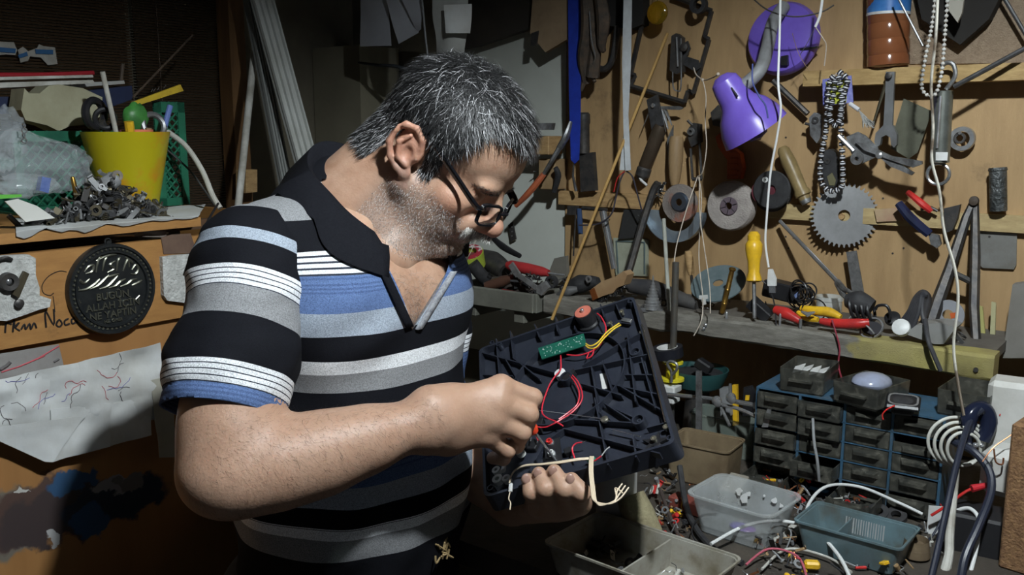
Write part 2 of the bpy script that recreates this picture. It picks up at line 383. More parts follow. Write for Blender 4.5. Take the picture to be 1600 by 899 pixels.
def rhand():
    y = lambda px, py, Y: PY(px, py, Y)
    P = [cap(ELR, WRR, .046, .030, .02), cap(ELR + V((.03, .0, -.004)), ELR.lerp(WRR, .42) + V((0, -.004, -.012)), .045, .040, .03), cap(ELR.lerp(WRR, .25) - UPZ * .006, ELR.lerp(WRR, .62) - UPZ * .006, .044, .036, .03),
         cap(SHR.lerp(ELR, .2), ELR, .052, .048, .02), cap(SHR.lerp(ELR, .4) , SHR.lerp(ELR, .8), .056, .055, .03),
         cap(y(672, 632, 1.085), y(700, 630, 1.10), .024, .022, .02), cap(y(672, 680, 1.085), y(700, 684, 1.10), .024, .022, .02)]
    mcp = [y(783, 604, 1.125), y(778, 629, 1.112), y(770, 655, 1.107), y(760, 680, 1.113)]
    pip = [y(832, 622, 1.135), y(826, 648, 1.12), y(815, 676, 1.118), y(792, 704, 1.122)]
    dip = [y(826, 650, 1.160), y(820, 672, 1.148), y(806, 696, 1.145), y(786, 716, 1.145)]
    tip = [y(806, 655, 1.168), y(800, 678, 1.160), y(788, 700, 1.16), y(770, 716, 1.158)]
    R = [.0125, .0128, .012, .0108]
    wr = [y(700, 632, 1.10), y(700, 648, 1.095), y(700, 664, 1.095), y(700, 680, 1.10)]
    for i in range(4):
        r = R[i]
        P += [cap(wr[i], mcp[i], .018, .0145, .02), cap(mcp[i], pip[i], r * 1.12, r, .006), cap(pip[i], dip[i], r, r * .9, .004), cap(dip[i], tip[i], r * .92, r * .8, .004), ell(mcp[i] + V((0, -.004, .001)), (.0125, .0115, .0125), I3, .008)]
    P += [cap(y(705, 628, 1.12), y(765, 622, 1.155), .020, .016, .015), cap(y(765, 622, 1.155), y(802, 640, 1.172), .0135, .0125, .006), cap(y(802, 640, 1.172), y(826, 660, 1.178), .0125, .010, .005),
          cap(y(705, 655, 1.115), y(760, 655, 1.135), .03, .022, .02)]
    return P
TIPL = [(824, 750, 1.192), (842, 741, 1.188), (866, 738, 1.180), (893, 750, 1.168)]
def lhand():
    y = lambda px, py, d: PD(px, py, d)
    P = [cap(SHL, ELL, .05, .045, .02), cap(ELL, WRL, .046, .031, .02)]
    pipl = [(830, 770, 1.185), (852, 764, 1.176), (882, 764, 1.168), (908, 770, 1.165)]
    mcpl = [(838, 790, 1.225), (860, 792, 1.215), (886, 790, 1.21), (905, 786, 1.215)]
    R = [.0105, .0118, .0125, .0120]
    for i in range(4):
        t, p, m = y(*TIPL[i]), y(*pipl[i]), y(*mcpl[i]); r = R[i]
        P += [cap(t, p, r * .82, r, .004), cap(p, m, r, r * 1.1, .005), cap(m, WRL, .0145, .02, .015)]
    P += [cap(WRL, y(872, 786, 1.225), .026, .019, .02), cap(y(825, 786, 1.25), y(920, 760, 1.25), .015, .010, .012)]
    return P
def build_man():
    base = BL(0, -.03, 0); base.z = 0
    t = T('person', 'grey-haired man in striped polo shirt bent over the open black chassis', 'person', base)
    bp = []; nv = 0; AV = []; AF = []; MK = []
    hd = sdf_mesh(head(), .0022); hv = relax(*hd, 1, .4)
    # legs and hips under the bench line, feet on the floor
    legs = [cap(BL(s * .095, -.05, -.62), V((*BL(s * .105, -.03, 0).xy, .48)), .085, .062, .03) for s in (-1, 1)] + [cap(V((*BL(s * .105, -.03, 0).xy, .48)), V((*BL(s * .11, -.06, 0).xy, .09)), .06, .042, .03) for s in (-1, 1)] + \
           [cap(V((*BL(s * .11, -.08, 0).xy, .045)), V((*BL(s * .12, .13, 0).xy, .035)), .04, .033, .02) for s in (-1, 1)]
    ts = sdf_mesh(torso(-.009) + legs, .008)
    rh = sdf_mesh(rhand(), .0019); lh = sdf_mesh(lhand(), .0021)
    for (v, f), it in ((hd, 0), (ts, 2), (rh, 1), (lh, 1)):
        v2 = hv if v is hd[0] else relax(v, f, it)
        AV.append(v2); AF.append(f + nv); nv += len(v)
    AV = np.concatenate(AV); AF = np.concatenate(AF)
    # skin tints: ruddy ear/nose/cheek, tanned forearm, stubble shadow
    loc = (AV - arr(HC)) @ ROTH / HS
    red = np.zeros(len(AV)); nh = len(hv)
    x, y, z = np.abs(loc[:nh, 0]), loc[:nh, 1], loc[:nh, 2]
    red[:nh] += .8 * np.exp(-((y - .128) ** 2 + (z + .026) ** 2 + x ** 2) / .018 ** 2) + .5 * (x > .078) * (y < .02) * (z > -.045) + .35 * np.exp(-((y - .075) ** 2 + (z + .02) ** 2) / .025 ** 2) + .6 * np.exp(-((z + .058) ** 2) / .007 ** 2 - ((y - .108) ** 2) / .012 ** 2)
    stub = np.zeros(len(AV)); stub[:nh] = np.clip((-.012 - z - .25 * (y - .02)) / .02, 0, 1) * (y > -.03) * (z > -.11) * np.clip((y + .03) / .03, 0, 1)
    stub[:nh] *= 1 - .9 * np.exp(-((y - .128) ** 2 + (z + .026) ** 2) / .02 ** 2)
    stub[:nh] *= np.clip((.105 - y) / .01 + (z < -.045), 0, 1)
    brow = np.zeros(len(AV)); 
    tan = np.zeros(len(AV)); n1 = nh + len(ts[0]); tan[n1:] = 1
    npmesh('body', AV, AF, skin_mat(), t, {'red': red, 'stub': stub, 'tan': tan})
    build_hair(t, hv, hd[1]); build_shirt(t); arm_hair(t, AV[n1:n1 + len(rh[0])])
    from mathutils.bvhtree import BVHTree
    rng = np.random.default_rng(8); tb_ = BVHTree.FromPolygons(AV[:n1].tolist(), AF[(AF < n1).all(1)].tolist()); ro, no = [], []
    while len(ro) < 260:
        q = rng.random(); px = 640 + (rng.random() - .5) * 90 * (1 - q); h = tb_.ray_cast(CAM, ray(px + 6, 425 + 85 * q).normalized())
        if h[0]: ro.append(tuple(h[0])); no.append(tuple(h[1]))
        else: ro.append(ro[-1]) if ro else None; no.append(no[-1]) if no else None
    ro, no = np.array(ro), np.array(no); d = rng.normal(0, 1, ro.shape) + np.array([.2, -.2, -.3]); d -= no * (d * no).sum(1)[:, None]; d /= np.linalg.norm(d, axis=1)[:, None]; k_ = len(ro)
    v, f, c = strands(ro, d, no, rng.uniform(.008, .026, k_), np.full(k_, .00013), 3, rng.uniform(.2, .9, k_), rng, np.where(rng.random(k_) < .4, .4, .04)[:, None] * np.array([1, .95, .9]))
    npmesh('chest_hair', v, f, attr_mat('chest_hair_strands', .5), t, {'col': c})
    # trousers
    g = [cap(BL(s * .095, -.05, -.60), V((*BL(s * .108, -.03, 0).xy, .48)), .105, .085, .03) for s in (-1, 1)] + [cap(V((*BL(s * .108, -.03, 0).xy, .48)), V((*BL(s * .11, -.05, 0).xy, .10)), .083, .07, .03) for s in (-1, 1)] + [ell(BL(0, -.045, -.60), (.178, .150, .10), ROTB, .05)]
    v, f = sdf_mesh(g, .011); npmesh('trousers', v, f, M('trouser_cloth', (.012, .012, .015), (.02, .02, .024), 40, .85), t)
    for s in (-1, 1):
        g = [cap(V((*BL(s * .11, -.085, 0).xy, .046)), V((*BL(s * .12, .14, 0).xy, .038)), .046, .038, .02)]
        v, f = sdf_mesh(g, .007); npmesh('shoe', v, f, blackp, t)
    # nails of the left hand
    for (px, py, d) in TIPL:
        c = PD(px - 2, py - 1, d - .0095)
        g = G(); m = frame(c, V((1, 0, 0)), FW, UPC); g.ball((0, 0, 0), (.0058, .0022, .0072), m, 10, 6)
        g.build('nail', M('nail', (.42, .26, .21), (.3, .17, .13), 60, .35), t)
    return t
def skin_mat():
    m = M('skin', (.53, .335, .235), (.40, .225, .145), 28, .48, 0, .12, 320, sss=.12)
    nt = m.node_tree; b = nt.nodes['Principled BSDF']; src = b.inputs['Base Color'].links[0].from_socket
    def mix(fac, colr, prev, amt):
        a = nt.nodes.new('ShaderNodeAttribute'); a.attribute_name = fac; k = nt.nodes.new('ShaderNodeMath'); k.operation = 'MULTIPLY'; k.inputs[1].default_value = amt; k.use_clamp = True
        x = nt.nodes.new('ShaderNodeMix'); x.data_type = 'RGBA'; x.inputs[7].default_value = (*colr, 1)
        nt.links.new(a.outputs['Fac'], k.inputs[0]); nt.links.new(k.outputs[0], x.inputs[0]); nt.links.new(prev, x.inputs[6]); return x.outputs[2]
    src = mix('tan', (.42, .26, .18), src, .6)
    src = mix('red', (.50, .17, .12), src, .65); src = mix('stub', (.26, .20, .17), src, .55)
    nt.links.new(src, b.inputs['Base Color']); return m
def strands(roots, dirs, nrm, length, w, seg, lift, rng, colors):
    """thin tapered blades grown from roots; returns verts, faces, colours"""
    n = len(roots); side = np.cross(dirs, nrm); side /= np.linalg.norm(side, axis=1)[:, None] + 1e-9
    rows = []; p = roots.copy(); d = dirs + nrm * lift[:, None]
    for s in range(seg + 1):
        ww = w * (1 - .8 * s / seg)
        rows.append(np.stack([p - side * ww[:, None], p + side * ww[:, None]], 1))
        d = d / (np.linalg.norm(d, axis=1)[:, None] + 1e-9); p = p + d * (length / seg)[:, None]
        d = d - nrm * (.55 * lift / seg)[:, None] * 2 + side * rng.normal(0, .22, n)[:, None]
    vs = np.stack(rows, 1).reshape(-1, 3); k = 2 * (seg + 1); b = np.arange(n)[:, None] * k
    fs = np.concatenate([np.concatenate([b + 2 * s, b + 2 * s + 1, b + 2 * s + 3, b + 2 * s + 2], 1) for s in range(seg)])
    return vs, fs, np.repeat(colors, k, 0)
def attr_mat(name, rough=.4, spec=.5):
    m = bpy.data.materials.new(name); m.use_nodes = True; nt = m.node_tree; b = nt.nodes['Principled BSDF']
    a = nt.nodes.new('ShaderNodeAttribute'); a.attribute_name = 'col'; nt.links.new(a.outputs['Color'], b.inputs['Base Color']); b.inputs['Roughness'].default_value = rough; return m
def facedata(v, f):
    c = v[f].mean(1); nr = np.cross(v[f[:, 2]] - v[f[:, 0]], v[f[:, 3]] - v[f[:, 1]]); ar = np.linalg.norm(nr, axis=1); return c, nr / (ar[:, None] + 1e-12), ar / 2
def hairmask(l):
    x, y, z = np.abs(l[:, 0]), l[:, 1], l[:, 2]
    hl = np.interp(y, [-.1, -.056, -.045, -.03, .012, .040, .058, .078, .1, .12], [-.05, -.05, -.01, .036, .034, .036, .088, .092, .086, .082])
    hl = np.where((y > .05) & (x < .035), np.interp(y, [.05, .12], [.095, .083]), hl)
    ear = (x > .07) & (y > -.036) & (y < .014) & (z < .040)
    side = (y > .012) & (y < .034) & (z > -.016) & (x > .055)
    return ((z > hl) & ~ear) | side
def build_hair(t, hv, hf):
    rng = np.random.default_rng(3)
    c, nr, ar = facedata(hv, hf); l = (c - arr(HC)) @ ROTH / HS; nl = nr @ ROTH
    mk = hairmask(l)
    # cap: the scalp lifted a little
    used = np.unique(hf[mk]); re = np.full(len(hv), -1); re[used] = np.arange(len(used))
    vn = np.zeros_like(hv); [np.add.at(vn, hf[:, k], nr) for k in range(4)]; vn /= np.linalg.norm(vn, axis=1)[:, None] + 1e-9
    lv = (hv - arr(HC)) @ ROTH / HS
    thick = .004 + .011 * np.clip((lv[:, 2] - .03) / .05, 0, 1) * np.clip((.10 - lv[:, 1]) / .02, .45, 1)
    cv = hv[used] + vn[used] * (thick[used] * .55 * HS)[:, None]; cf = re[hf[mk]]
    capc = np.tile([.010, .0095, .010], (len(cv), 1))
    p = ar * mk; n = 30000; i = rng.choice(len(c), n, p=p / p.sum())
    roots = l[i] + rng.normal(0, .0008, (n, 3)); nn = nl[i]
    th_ = (.003 + .011 * np.clip((roots[:, 2] - .03) / .05, 0, 1) * np.clip((.10 - roots[:, 1]) / .02, .45, 1))
    roots = roots + nn * (th_ * rng.uniform(.35, 1.05, n))[:, None]
    wh = np.array([.02, -.035, .138]); d = roots - wh; d[:, 2] -= .015 + .05 * np.clip((.09 - roots[:, 2]) / .1, 0, 1); d[:, 1] += .02 * (roots[:, 1] > .03)
    d = d + rng.normal(0, .032, (n, 3)); d -= nn * (d * nn).sum(1)[:, None]; d /= np.linalg.norm(d, axis=1)[:, None] + 1e-9
    L = rng.uniform(.012, .026, n) * np.where(roots[:, 2] > .03, 1, .6)
    g = rng.random(n); temple = np.clip((.07 - roots[:, 2]) / .09, 0, 1) * .22 + .2 * np.clip(roots[:, 1] / .1, 0, 1)
    grey = g < (.075 + temple * .85); tone = np.where(grey, rng.uniform(.25, .62, n), rng.uniform(.008, .026, n)); cl = tone[:, None] * np.array([1.0, 1.0, 1.03])
    v1, f1, c1 = strands(roots, d, nn, L, np.full(n, .00040), 3, rng.uniform(.10, .45, n), rng, cl)
    # stubble, moustache, eyebrow
    st_ = (l[:, 1] > -.015) & (l[:, 2] < -.008 - .3 * (l[:, 1] - .02)) & (l[:, 2] > -.115) & (np.abs(l[:, 0]) > -1) & ~((l[:, 1] > .098) & (l[:, 2] > -.045)) & ~((np.abs(l[:, 2] + .058) < .008) & (l[:, 1] > .1)) & (l[:, 1] + l[:, 2] * -.2 > -.005) & ~((np.abs(l[:, 0]) > .071) & (l[:, 1] < .022) & (l[:, 2] > -.045))
    p = ar * st_ * np.clip((-.004 - l[:, 2]) / .03, .05, 1); n = 9500; i = rng.choice(len(c), n, p=p / p.sum())
    d = np.tile([0, .25, -1.0], (n, 1)) + rng.normal(0, .4, (n, 3)); nn = nl[i]; d -= nn * (d * nn).sum(1)[:, None]; d /= np.linalg.norm(d, axis=1)[:, None]
    tone = np.where(rng.random(n) < .55, rng.uniform(.35, .7, n), rng.uniform(.03, .12, n))
    v2, f2, c2 = strands(l[i], d, nn, rng.uniform(.0015, .0036, n), np.full(n, .00021), 1, rng.uniform(.4, 1.2, n), rng, tone[:, None] * np.array([1, .97, .94]))
    mo = (l[:, 1] > .085) & (l[:, 2] < -.036) & (l[:, 2] > -.052) & (np.abs(l[:, 0]) < .034)
    p = ar * mo; n = 1900; i = rng.choice(len(c), n, p=p / p.sum()); nn = nl[i]
    d = np.stack([np.sign(l[i, 0]) * .6, np.full(n, .1), np.full(n, -1.)], 1) + rng.normal(0, .25, (n, 3)); d /= np.linalg.norm(d, axis=1)[:, None]
    tone = np.where(rng.random(n) < .7, rng.uniform(.45, .8, n), rng.uniform(.06, .2, n))
    v3, f3, c3 = strands(l[i], d, nn, rng.uniform(.008, .014, n), np.full(n, .00038), 2, rng.uniform(.5, .9, n), rng, tone[:, None] * np.array([1, .96, .9]))
    tow = lambda q: (q * HS) @ ROTH.T + arr(HC)
    hm = attr_mat('hair_strands', .5)
    npmesh('hair', np.concatenate([cv, tow(v1)]), np.concatenate([cf, f1 + len(cv)]), hm, t, {'col': np.concatenate([capc, c1])}, label='short black and grey hair')
    npmesh('beard_stubble', tow(v2), f2, hm, t, {'col': c2}); npmesh('moustache', tow(v3), f3, hm, t, {'col': c3}, label='grey moustache'); 
    for sg in (-1, 1):
        br = (l[:, 1] > .07) & (np.abs(l[:, 2] - .021) < .0055) & (sg * l[:, 0] > .010) & (sg * l[:, 0] < .052)
        p = ar * br; n = 240; i = rng.choice(len(c), n, p=p / p.sum()); nn = nl[i]
        d = np.stack([np.sign(l[i, 0]), np.full(n, -.1), np.full(n, .2)], 1) + rng.normal(0, .25, (n, 3)); d -= nn * (d * nn).sum(1)[:, None]; d /= np.linalg.norm(d, axis=1)[:, None]
        v4, f4, c4 = strands(l[i], d, nn, rng.uniform(.006, .011, n), np.full(n, .0004), 2, rng.uniform(.3, .6, n), rng, (rng.uniform(.03, .2, n))[:, None] * np.array([1, .9, .85]))
        npmesh('eyebrow', tow(v4), f4, hm, t, {'col': c4})
def arm_hair(t, av):
    rng = np.random.default_rng(5); n = 8500
    ax = arr(WRR - ELR); L = np.linalg.norm(ax); ax /= L; s = (av - arr(ELR)) @ ax
    ok = np.where((s > -.05) & (s < L * .98))[0]; i = rng.choice(ok, n)
    q = av[i]; cen = arr(ELR) + np.outer(np.clip((q - arr(ELR)) @ ax, 0, L), ax); nn = q - cen; nn /= np.linalg.norm(nn, axis=1)[:, None] + 1e-9
    d = np.tile(ax * .55, (n, 1)) + np.array([0, -.1, -.75]) + rng.normal(0, .35, (n, 3)); d -= nn * (d * nn).sum(1)[:, None]; d /= np.linalg.norm(d, axis=1)[:, None]
    v, f, c = strands(q, d, nn, rng.uniform(.004, .012, n), np.full(n, .000095), 2, rng.uniform(.15, .5, n), rng, np.tile([.05, .035, .028], (n, 1)))
    # chest hair
    npmesh('arm_hair', v, f, attr_mat('arm_hair_strands', .5), t, {'col': c})
STRIPES_T = [(-.30, 'k'), (.010, 'w'), (.026, 'g'), (.050, 'k'), (.085, 'w'), (.112, 'b'), (.158, 'l'), (.188, 'k'), (.222, 'w'), (.240, 'g'), (.265, 'k'), (.330, 'w'), (.345, 'b'), (.385, 'l'), (.412, 'k'), (.440, 'w'), (.458, 'g'), (.490, 'k')]
STRIPES_S = [(-.2, 'k'), (-.040, 'g'), (-.012, 'k'), (.030, 'l'), (.046, 'k'), (.078, 'w'), (.104, 'g'), (.138, 'k'), (.196, 'w'), (.222, 'b'), (.30, 'b')]
def stripe_mat(name, tab, off, span):
    m = bpy.data.materials.new(name); m.use_nodes = True; nt = m.node_tree; b = nt.nodes['Principled BSDF']; b.inputs['Roughness'].default_value = .85
    b.inputs['Specular IOR Level'].default_value = .15
    a = nt.nodes.new('ShaderNodeAttribute'); a.attribute_name = 'sd'
    col = {'k': (.006, .0065, .0095), 'g': (.25, .255, .265), 'w': (.80, .82, .85), 'b': (.105, .165, .33), 'l': (.34, .39, .46), 'd': (.03, .035, .05)}
    segs = []
    for i, (s0, c) in enumerate(tab):
        s1 = tab[i + 1][0] if i + 1 < len(tab) else s0 + .3
        if c == 'w':
            q = (s1 - s0) / 4
            for k in range(4): segs += [(s0 + k * q, 'w'), (s0 + (k + .80) * q, 'd')]
        elif c == 'b':
            segs.append((s0, 'b'))
            for k in range(4): segs += [(s0 + .004 + k * .0055, 'B'), (s0 + .0065 + k * .0055, 'b')]
        else: segs.append((s0, c))
    col['B'] = (.075, .12, .25)
    # ramps hold 32 stops: chain two
    out = None; parts = [segs[i:i + 30] for i in range(0, len(segs), 30)]
    mr = nt.nodes.new('ShaderNodeMapRange'); mr.clamp = True
    mr.inputs['From Min'].default_value = off; mr.inputs['From Max'].default_value = off + span; nt.links.new(a.outputs['Fac'], mr.inputs[0])
    for pi, ps in enumerate(parts):
        r = nt.nodes.new('ShaderNodeValToRGB'); r.color_ramp.interpolation = 'CONSTANT'; e = r.color_ramp.elements
        while len(e) > 1: e.remove(e[-1])
        for i, (s0, c) in enumerate(ps):
            x = max(0, min(1, (s0 - off) / span)); el = e[0] if i == 0 else e.new(x)
            el.position = x; el.color = (*col[c], 1)
        nt.links.new(mr.outputs[0], r.inputs[0])
        if out is None: out = r.outputs[0]
        else:
            gt = nt.nodes.new('ShaderNodeMath'); gt.operation = 'GREATER_THAN'; gt.inputs[1].default_value = (ps[0][0] - off) / span; nt.links.new(mr.outputs[0], gt.inputs[0])
            x = nt.nodes.new('ShaderNodeMix'); x.data_type = 'RGBA'; nt.links.new(gt.outputs[0], x.inputs[0]); nt.links.new(out, x.inputs[6]); nt.links.new(r.outputs[0], x.inputs[7]); out = x.outputs[2]
    # heathered knit: fine light and dark flecks
    tc = nt.nodes.new('ShaderNodeTexCoord'); n = nt.nodes.new('ShaderNodeTexNoise'); n.inputs['Scale'].default_value = 700; n.inputs['Detail'].default_value = 2; nt.links.new(tc.outputs['Object'], n.inputs['Vector'])
    mr2 = nt.nodes.new('ShaderNodeMapRange'); mr2.inputs['From Min'].default_value = .3; mr2.inputs['From Max'].default_value = .7; mr2.inputs['To Min'].default_value = .55; mr2.inputs['To Max'].default_value = 1.45; nt.links.new(n.outputs['Fac'], mr2.inputs[0])
    x = nt.nodes.new('ShaderNodeMix'); x.data_type = 'RGBA'; x.blend_type = 'MULTIPLY'; x.inputs[0].default_value = .75; nt.links.new(out, x.inputs[6]); nt.links.new(mr2.outputs[0], x.inputs[7]); nt.links.new(x.outputs[2], b.inputs['Base Color'])
    # soft folds
    n2 = nt.nodes.new('ShaderNodeTexNoise'); n2.inputs['Scale'].default_value = 9; n2.inputs['Detail'].default_value = 1.5; nt.links.new(tc.outputs['Object'], n2.inputs['Vector'])
    bp = nt.nodes.new('ShaderNodeBump'); bp.inputs['Strength'].default_value = .5; bp.inputs['Distance'].default_value = .02; nt.links.new(n2.outputs['Fac'], bp.inputs['Height'])
    bp2 = nt.nodes.new('ShaderNodeBump'); bp2.inputs['Strength'].default_value = .25; bp2.inputs['Distance'].default_value = .001; nt.links.new(n.outputs['Fac'], bp2.inputs['Height']); nt.links.new(bp.outputs[0], bp2.inputs['Normal']); nt.links.new(bp2.outputs[0], b.inputs['Normal'])
    return m
def bnoise(v, sc, amp, seed=0):
    return np.array([noise.noise(V(q) * sc + V((seed, seed * 2, 0))) for q in v]) * amp
SHIRT = {}
def build_shirt(t):
    from mathutils.bvhtree import BVHTree
    v, f = sdf_mesh(torso(.004), .0055); v = relax(v, f, 2)
    l = (v - arr(NK)) @ ROTB
    # drape: hangs straighter below the chest, shallow vertical folds
    hang = np.clip((-.20 - l[:, 2]) / .2, 0, 1)
    ang = np.arctan2(l[:, 0], l[:, 1]); rad = np.stack([l[:, 0], l[:, 1], 0 * l[:, 0]], 1); rad /= np.linalg.norm(rad, axis=1)[:, None] + 1e-6
    fold = hang * .003 * np.sin(ang * 9 + 3 * l[:, 2] / .1) + bnoise(v, 14, .006) * (.35 + .65 * hang) + .004 * np.sin((l[:, 2] + .5 * l[:, 0]) * 75) * np.exp(-((l[:, 0] - .10) ** 2 + (l[:, 2] + .17) ** 2) / .06 ** 2)
    v = v + (rad * fold[:, None]) @ ROTB.T
    l = (v - arr(NK)) @ ROTB
    sd = .027 - l[:, 2] - .07 * np.clip(l[:, 1] + .02, -.12, .14) + .0
    me = bpy.data.meshes.new('tmp'); me.from_pydata(v.tolist(), [], f.tolist())
    bv = BVHTree.FromPolygons(v.tolist(), f.tolist())
    SHIRT['bv'] = bv
    def hit(px, py):
        r = ray(px, py).normalized(); h = bv.ray_cast(CAM, r); return h[0] if h[0] else None
    def loc(p): return V(tuple((arr(p) - arr(NK)) @ ROTB))
    ap, a1, a2 = loc(hit(644, 516)), loc(hit(592, 398)), loc(hit(700, 418))
    bm = bmesh.new(); bm.from_mesh(me); lay = bm.verts.layers.float.new('sd')
    bm.verts.ensure_lookup_table()
    for i, q in enumerate(bm.verts): q[lay] = sd[i]
    tw = lambda q: V(tuple(arr(q) @ ROTB.T))
    planes = []
    for b in (a1, a2):
        d = V((b.x - ap.x, 0, b.z - ap.z)); nn = V((d.z, 0, -d.x)).normalized()
        oth = a2 if b is a1 else a1
        if nn.dot(V((oth.x - ap.x, 0, oth.z - ap.z))) < 0: nn = -nn
        planes.append((V((ap.x, 0, ap.z)), nn))
    hem = -.615
    for p0, nn in planes + [(V((0, 0, hem)), V((0, 0, 1)))]:
        bmesh.ops.bisect_plane(bm, geom=bm.verts[:] + bm.edges[:] + bm.faces[:], plane_co=NK + tw(p0), plane_no=tw(nn))
    dele = []
    for fa in bm.faces:
        c = loc(fa.calc_center_median())
        if c.z < hem or (c.y > .0 and all((c - p0).dot(nn) > 0 for p0, nn in planes)): dele.append(fa)
    bmesh.ops.delete(bm, geom=dele, context='FACES')
    o0 = V(t['_o'])
    for q in bm.verts: q.co -= o0
    me2 = bpy.data.meshes.new('shirt'); bm.to_mesh(me2); bm.free(); bpy.data.meshes.remove(me)
    me2.polygons.foreach_set('use_smooth', [True] * len(me2.polygons)); me2.materials.append(stripe_mat('shirt_knit', STRIPES_T, -.05, .60))
    sh = link('shirt', me2, t, tuple(o0), label='black polo with white, grey and blue stripes')
    # sleeves
    def sleeve(inner, a, b, t1, r):
        ax = (b - a).normalized(); Ln = (b - a).length; hem = a + ax * (t1 * Ln)
        v, f = sdf_mesh([cap(inner, a, r * .68, r * .96, .02), cap(a, a.lerp(b, .5), r, r * .99, .02), cap(a.lerp(b, .5), a.lerp(b, 1.05), r * .98, r * .96, .02)], .0045)
        v = relax(v, f, 2)
        sdv = (v - arr(a)) @ arr(ax); cen = arr(a) + np.outer(sdv, arr(ax)); rd = v - cen; rd /= np.linalg.norm(rd, axis=1)[:, None] + 1e-6
        v = v + rd * (bnoise(v, 15, .007) + bnoise(v * np.array([1, 1, 2.2]), 22, .003, 3) - .0025 * np.exp(-((sdv - t1 * Ln + .018) / .0025) ** 2))[:, None]
        bm = bmesh.new(); me = bpy.data.meshes.new('sleeve'); me.from_pydata(v.tolist(), [], f.tolist()); bm.from_mesh(me); lay = bm.verts.layers.float.new('sd')
        bm.verts.ensure_lookup_table()
        for i, q in enumerate(bm.verts): q[lay] = sdv[i] + .048
        bmesh.ops.bisect_plane(bm, geom=bm.verts[:] + bm.edges[:] + bm.faces[:], plane_co=hem, plane_no=ax)
        bmesh.ops.delete(bm, geom=[q for q in bm.faces if (q.calc_center_median() - hem).dot(ax) > 0], context='FACES')
        o0 = V(t['_o'])
        for q in bm.verts: q.co -= o0
        bm.to_mesh(me); bm.free(); me.polygons.foreach_set('use_smooth', [True] * len(me.polygons)); me.materials.append(stripe_mat('sleeve_knit', STRIPES_S, -.06, .34))
        o = link('sleeve', me, sh, tuple(o0)); md = o.modifiers.new('thick', 'SOLIDIFY'); md.thickness = .0025; md.offset = -1
    sleeve(BL(.125, -.006, -.105), SHR + V((-.004, 0, -.026)), ELR + V((-.012, 0, 0)), .74, .074)
    sleeve(BL(-.09, -.01, -.085), SHL, ELL, .75, .058)
    # collar: stand and fold round the neck, open at the throat
    g = G(); c0 = BL(0, .036, -.03); n = 46; rows = []
    th0, th1 = math.radians(32), math.radians(322)
    for i in range(n + 1):
        q = i / n; a = th0 + (th1 - th0) * q; bk = (1 - math.cos(a)) / 2
        rd = RB * math.sin(a) + FB * math.cos(a)
        top = c0 + rd * .079 + UPZ * (-.050 + .090 * bk ** .8) + FB * (.006 * math.cos(a))
        inn = c0 + rd * .073 + UPZ * (-.085 + .085 * bk) + FB * (.006 * math.cos(a))
        out = c0 + rd * (.104 + .018 * bk) + UPZ * (-.074 + .044 * bk)
        h = bv.find_nearest(out); out = h[0] + h[1] * .004
        def lift(p, dz):
            h = bv.ray_cast(V((p.x, p.y, NK.z + .12)), V((0, 0, -1)))[0]
            return V((p.x, p.y, max(p.z, h.z + dz))) if h and h.z < NK.z + .09 else p
        if bk > .12: top = lift(top, .016); out = lift(out, .004)
        mid = top.lerp(out, .45) + rd * .006 + UPZ * .005
        if bk > .12: mid = lift(mid, .008)
        rows += [inn, top - rd * .001, top + UPZ * .003 + rd * .003, mid, out, out - UPZ * .001 - rd * .002]
    W = 6
    g.add(rows, [(i * W + j, i * W + j + 1, (i + 1) * W + j + 1, (i + 1) * W + j) for i in range(n) for j in range(W - 1)])
    blackk = M('collar_knit', (.006, .0065, .0095), (.010, .0105, .014), 300, .85, 0, .2, 500); blackk.node_tree.nodes['Principled BSDF'].inputs['Specular IOR Level'].default_value = .15
    o = g.build('collar', blackk, sh, smooth=60); md = o.modifiers.new('thick', 'SOLIDIFY'); md.thickness = .003; md.offset = 0
    # placket edges along the opening, on the cloth
    def strip(pa, pb, wd, mat, nm, out=.003, inward=1, n=12):
        vs = []
        for i in range(n + 1):
            q = i / n; px = pa[0] + (pb[0] - pa[0]) * q; py = pa[1] + (pb[1] - pa[1]) * q
            p = hit(px - inward * 6, py) or hit(px - inward * 12, py)
            p = p + FB * out
            vs += [p - RB * (-wd * inward * .5) + FB * .001, p + RB * (-wd * inward * .9), p + RB * (-wd * inward * .9) - FB * .010]
        g = G(); g.add(vs, [(i * 3 + j, i * 3 + j + 1, i * 3 + 4 + j, i * 3 + 3 + j) for i in range(n) for j in range(2)])
        o = g.build(nm, mat, sh, smooth=50); md = o.modifiers.new('thick', 'SOLIDIFY'); md.thickness = .002; md.offset = 0
    strip((590, 400), (642, 512), .010, blackk, 'placket', .003, 1)
    strip((702, 424), (647, 514), .006, M('placket_lining', (.45, .47, .5), (.2, .21, .24), 200, .85), 'placket', .004, -1)
    p = hit(574, 402)
    if p:
        g = G(); g.lathe([(.001, .003), (.005, .0035), (.0058, .002), (.0058, 0)], p + FB * .006, FB, 14); g.build('button', blackp, sh)
    # small gold crest low on the front
    p = hit(694, 860)
    if p:
        g = G(); rr = random.Random(2)
        for k in range(12):
            a = p + FB * .003 + RB * rr.uniform(-.015, .015) + UPZ * rr.uniform(-.012, .012)
            g.tube([a, a + RB * rr.uniform(-.012, .012) + UPZ * rr.uniform(-.01, .01) + FB * .002, a + RB * rr.uniform(-.01, .01) + UPZ * rr.uniform(-.008, .012)], .0014, 5, sm=4)
        g.build('embroidered_crest', M('gold_thread', (.35, .25, .12), rough=.6), sh, label='small gold embroidered crest')
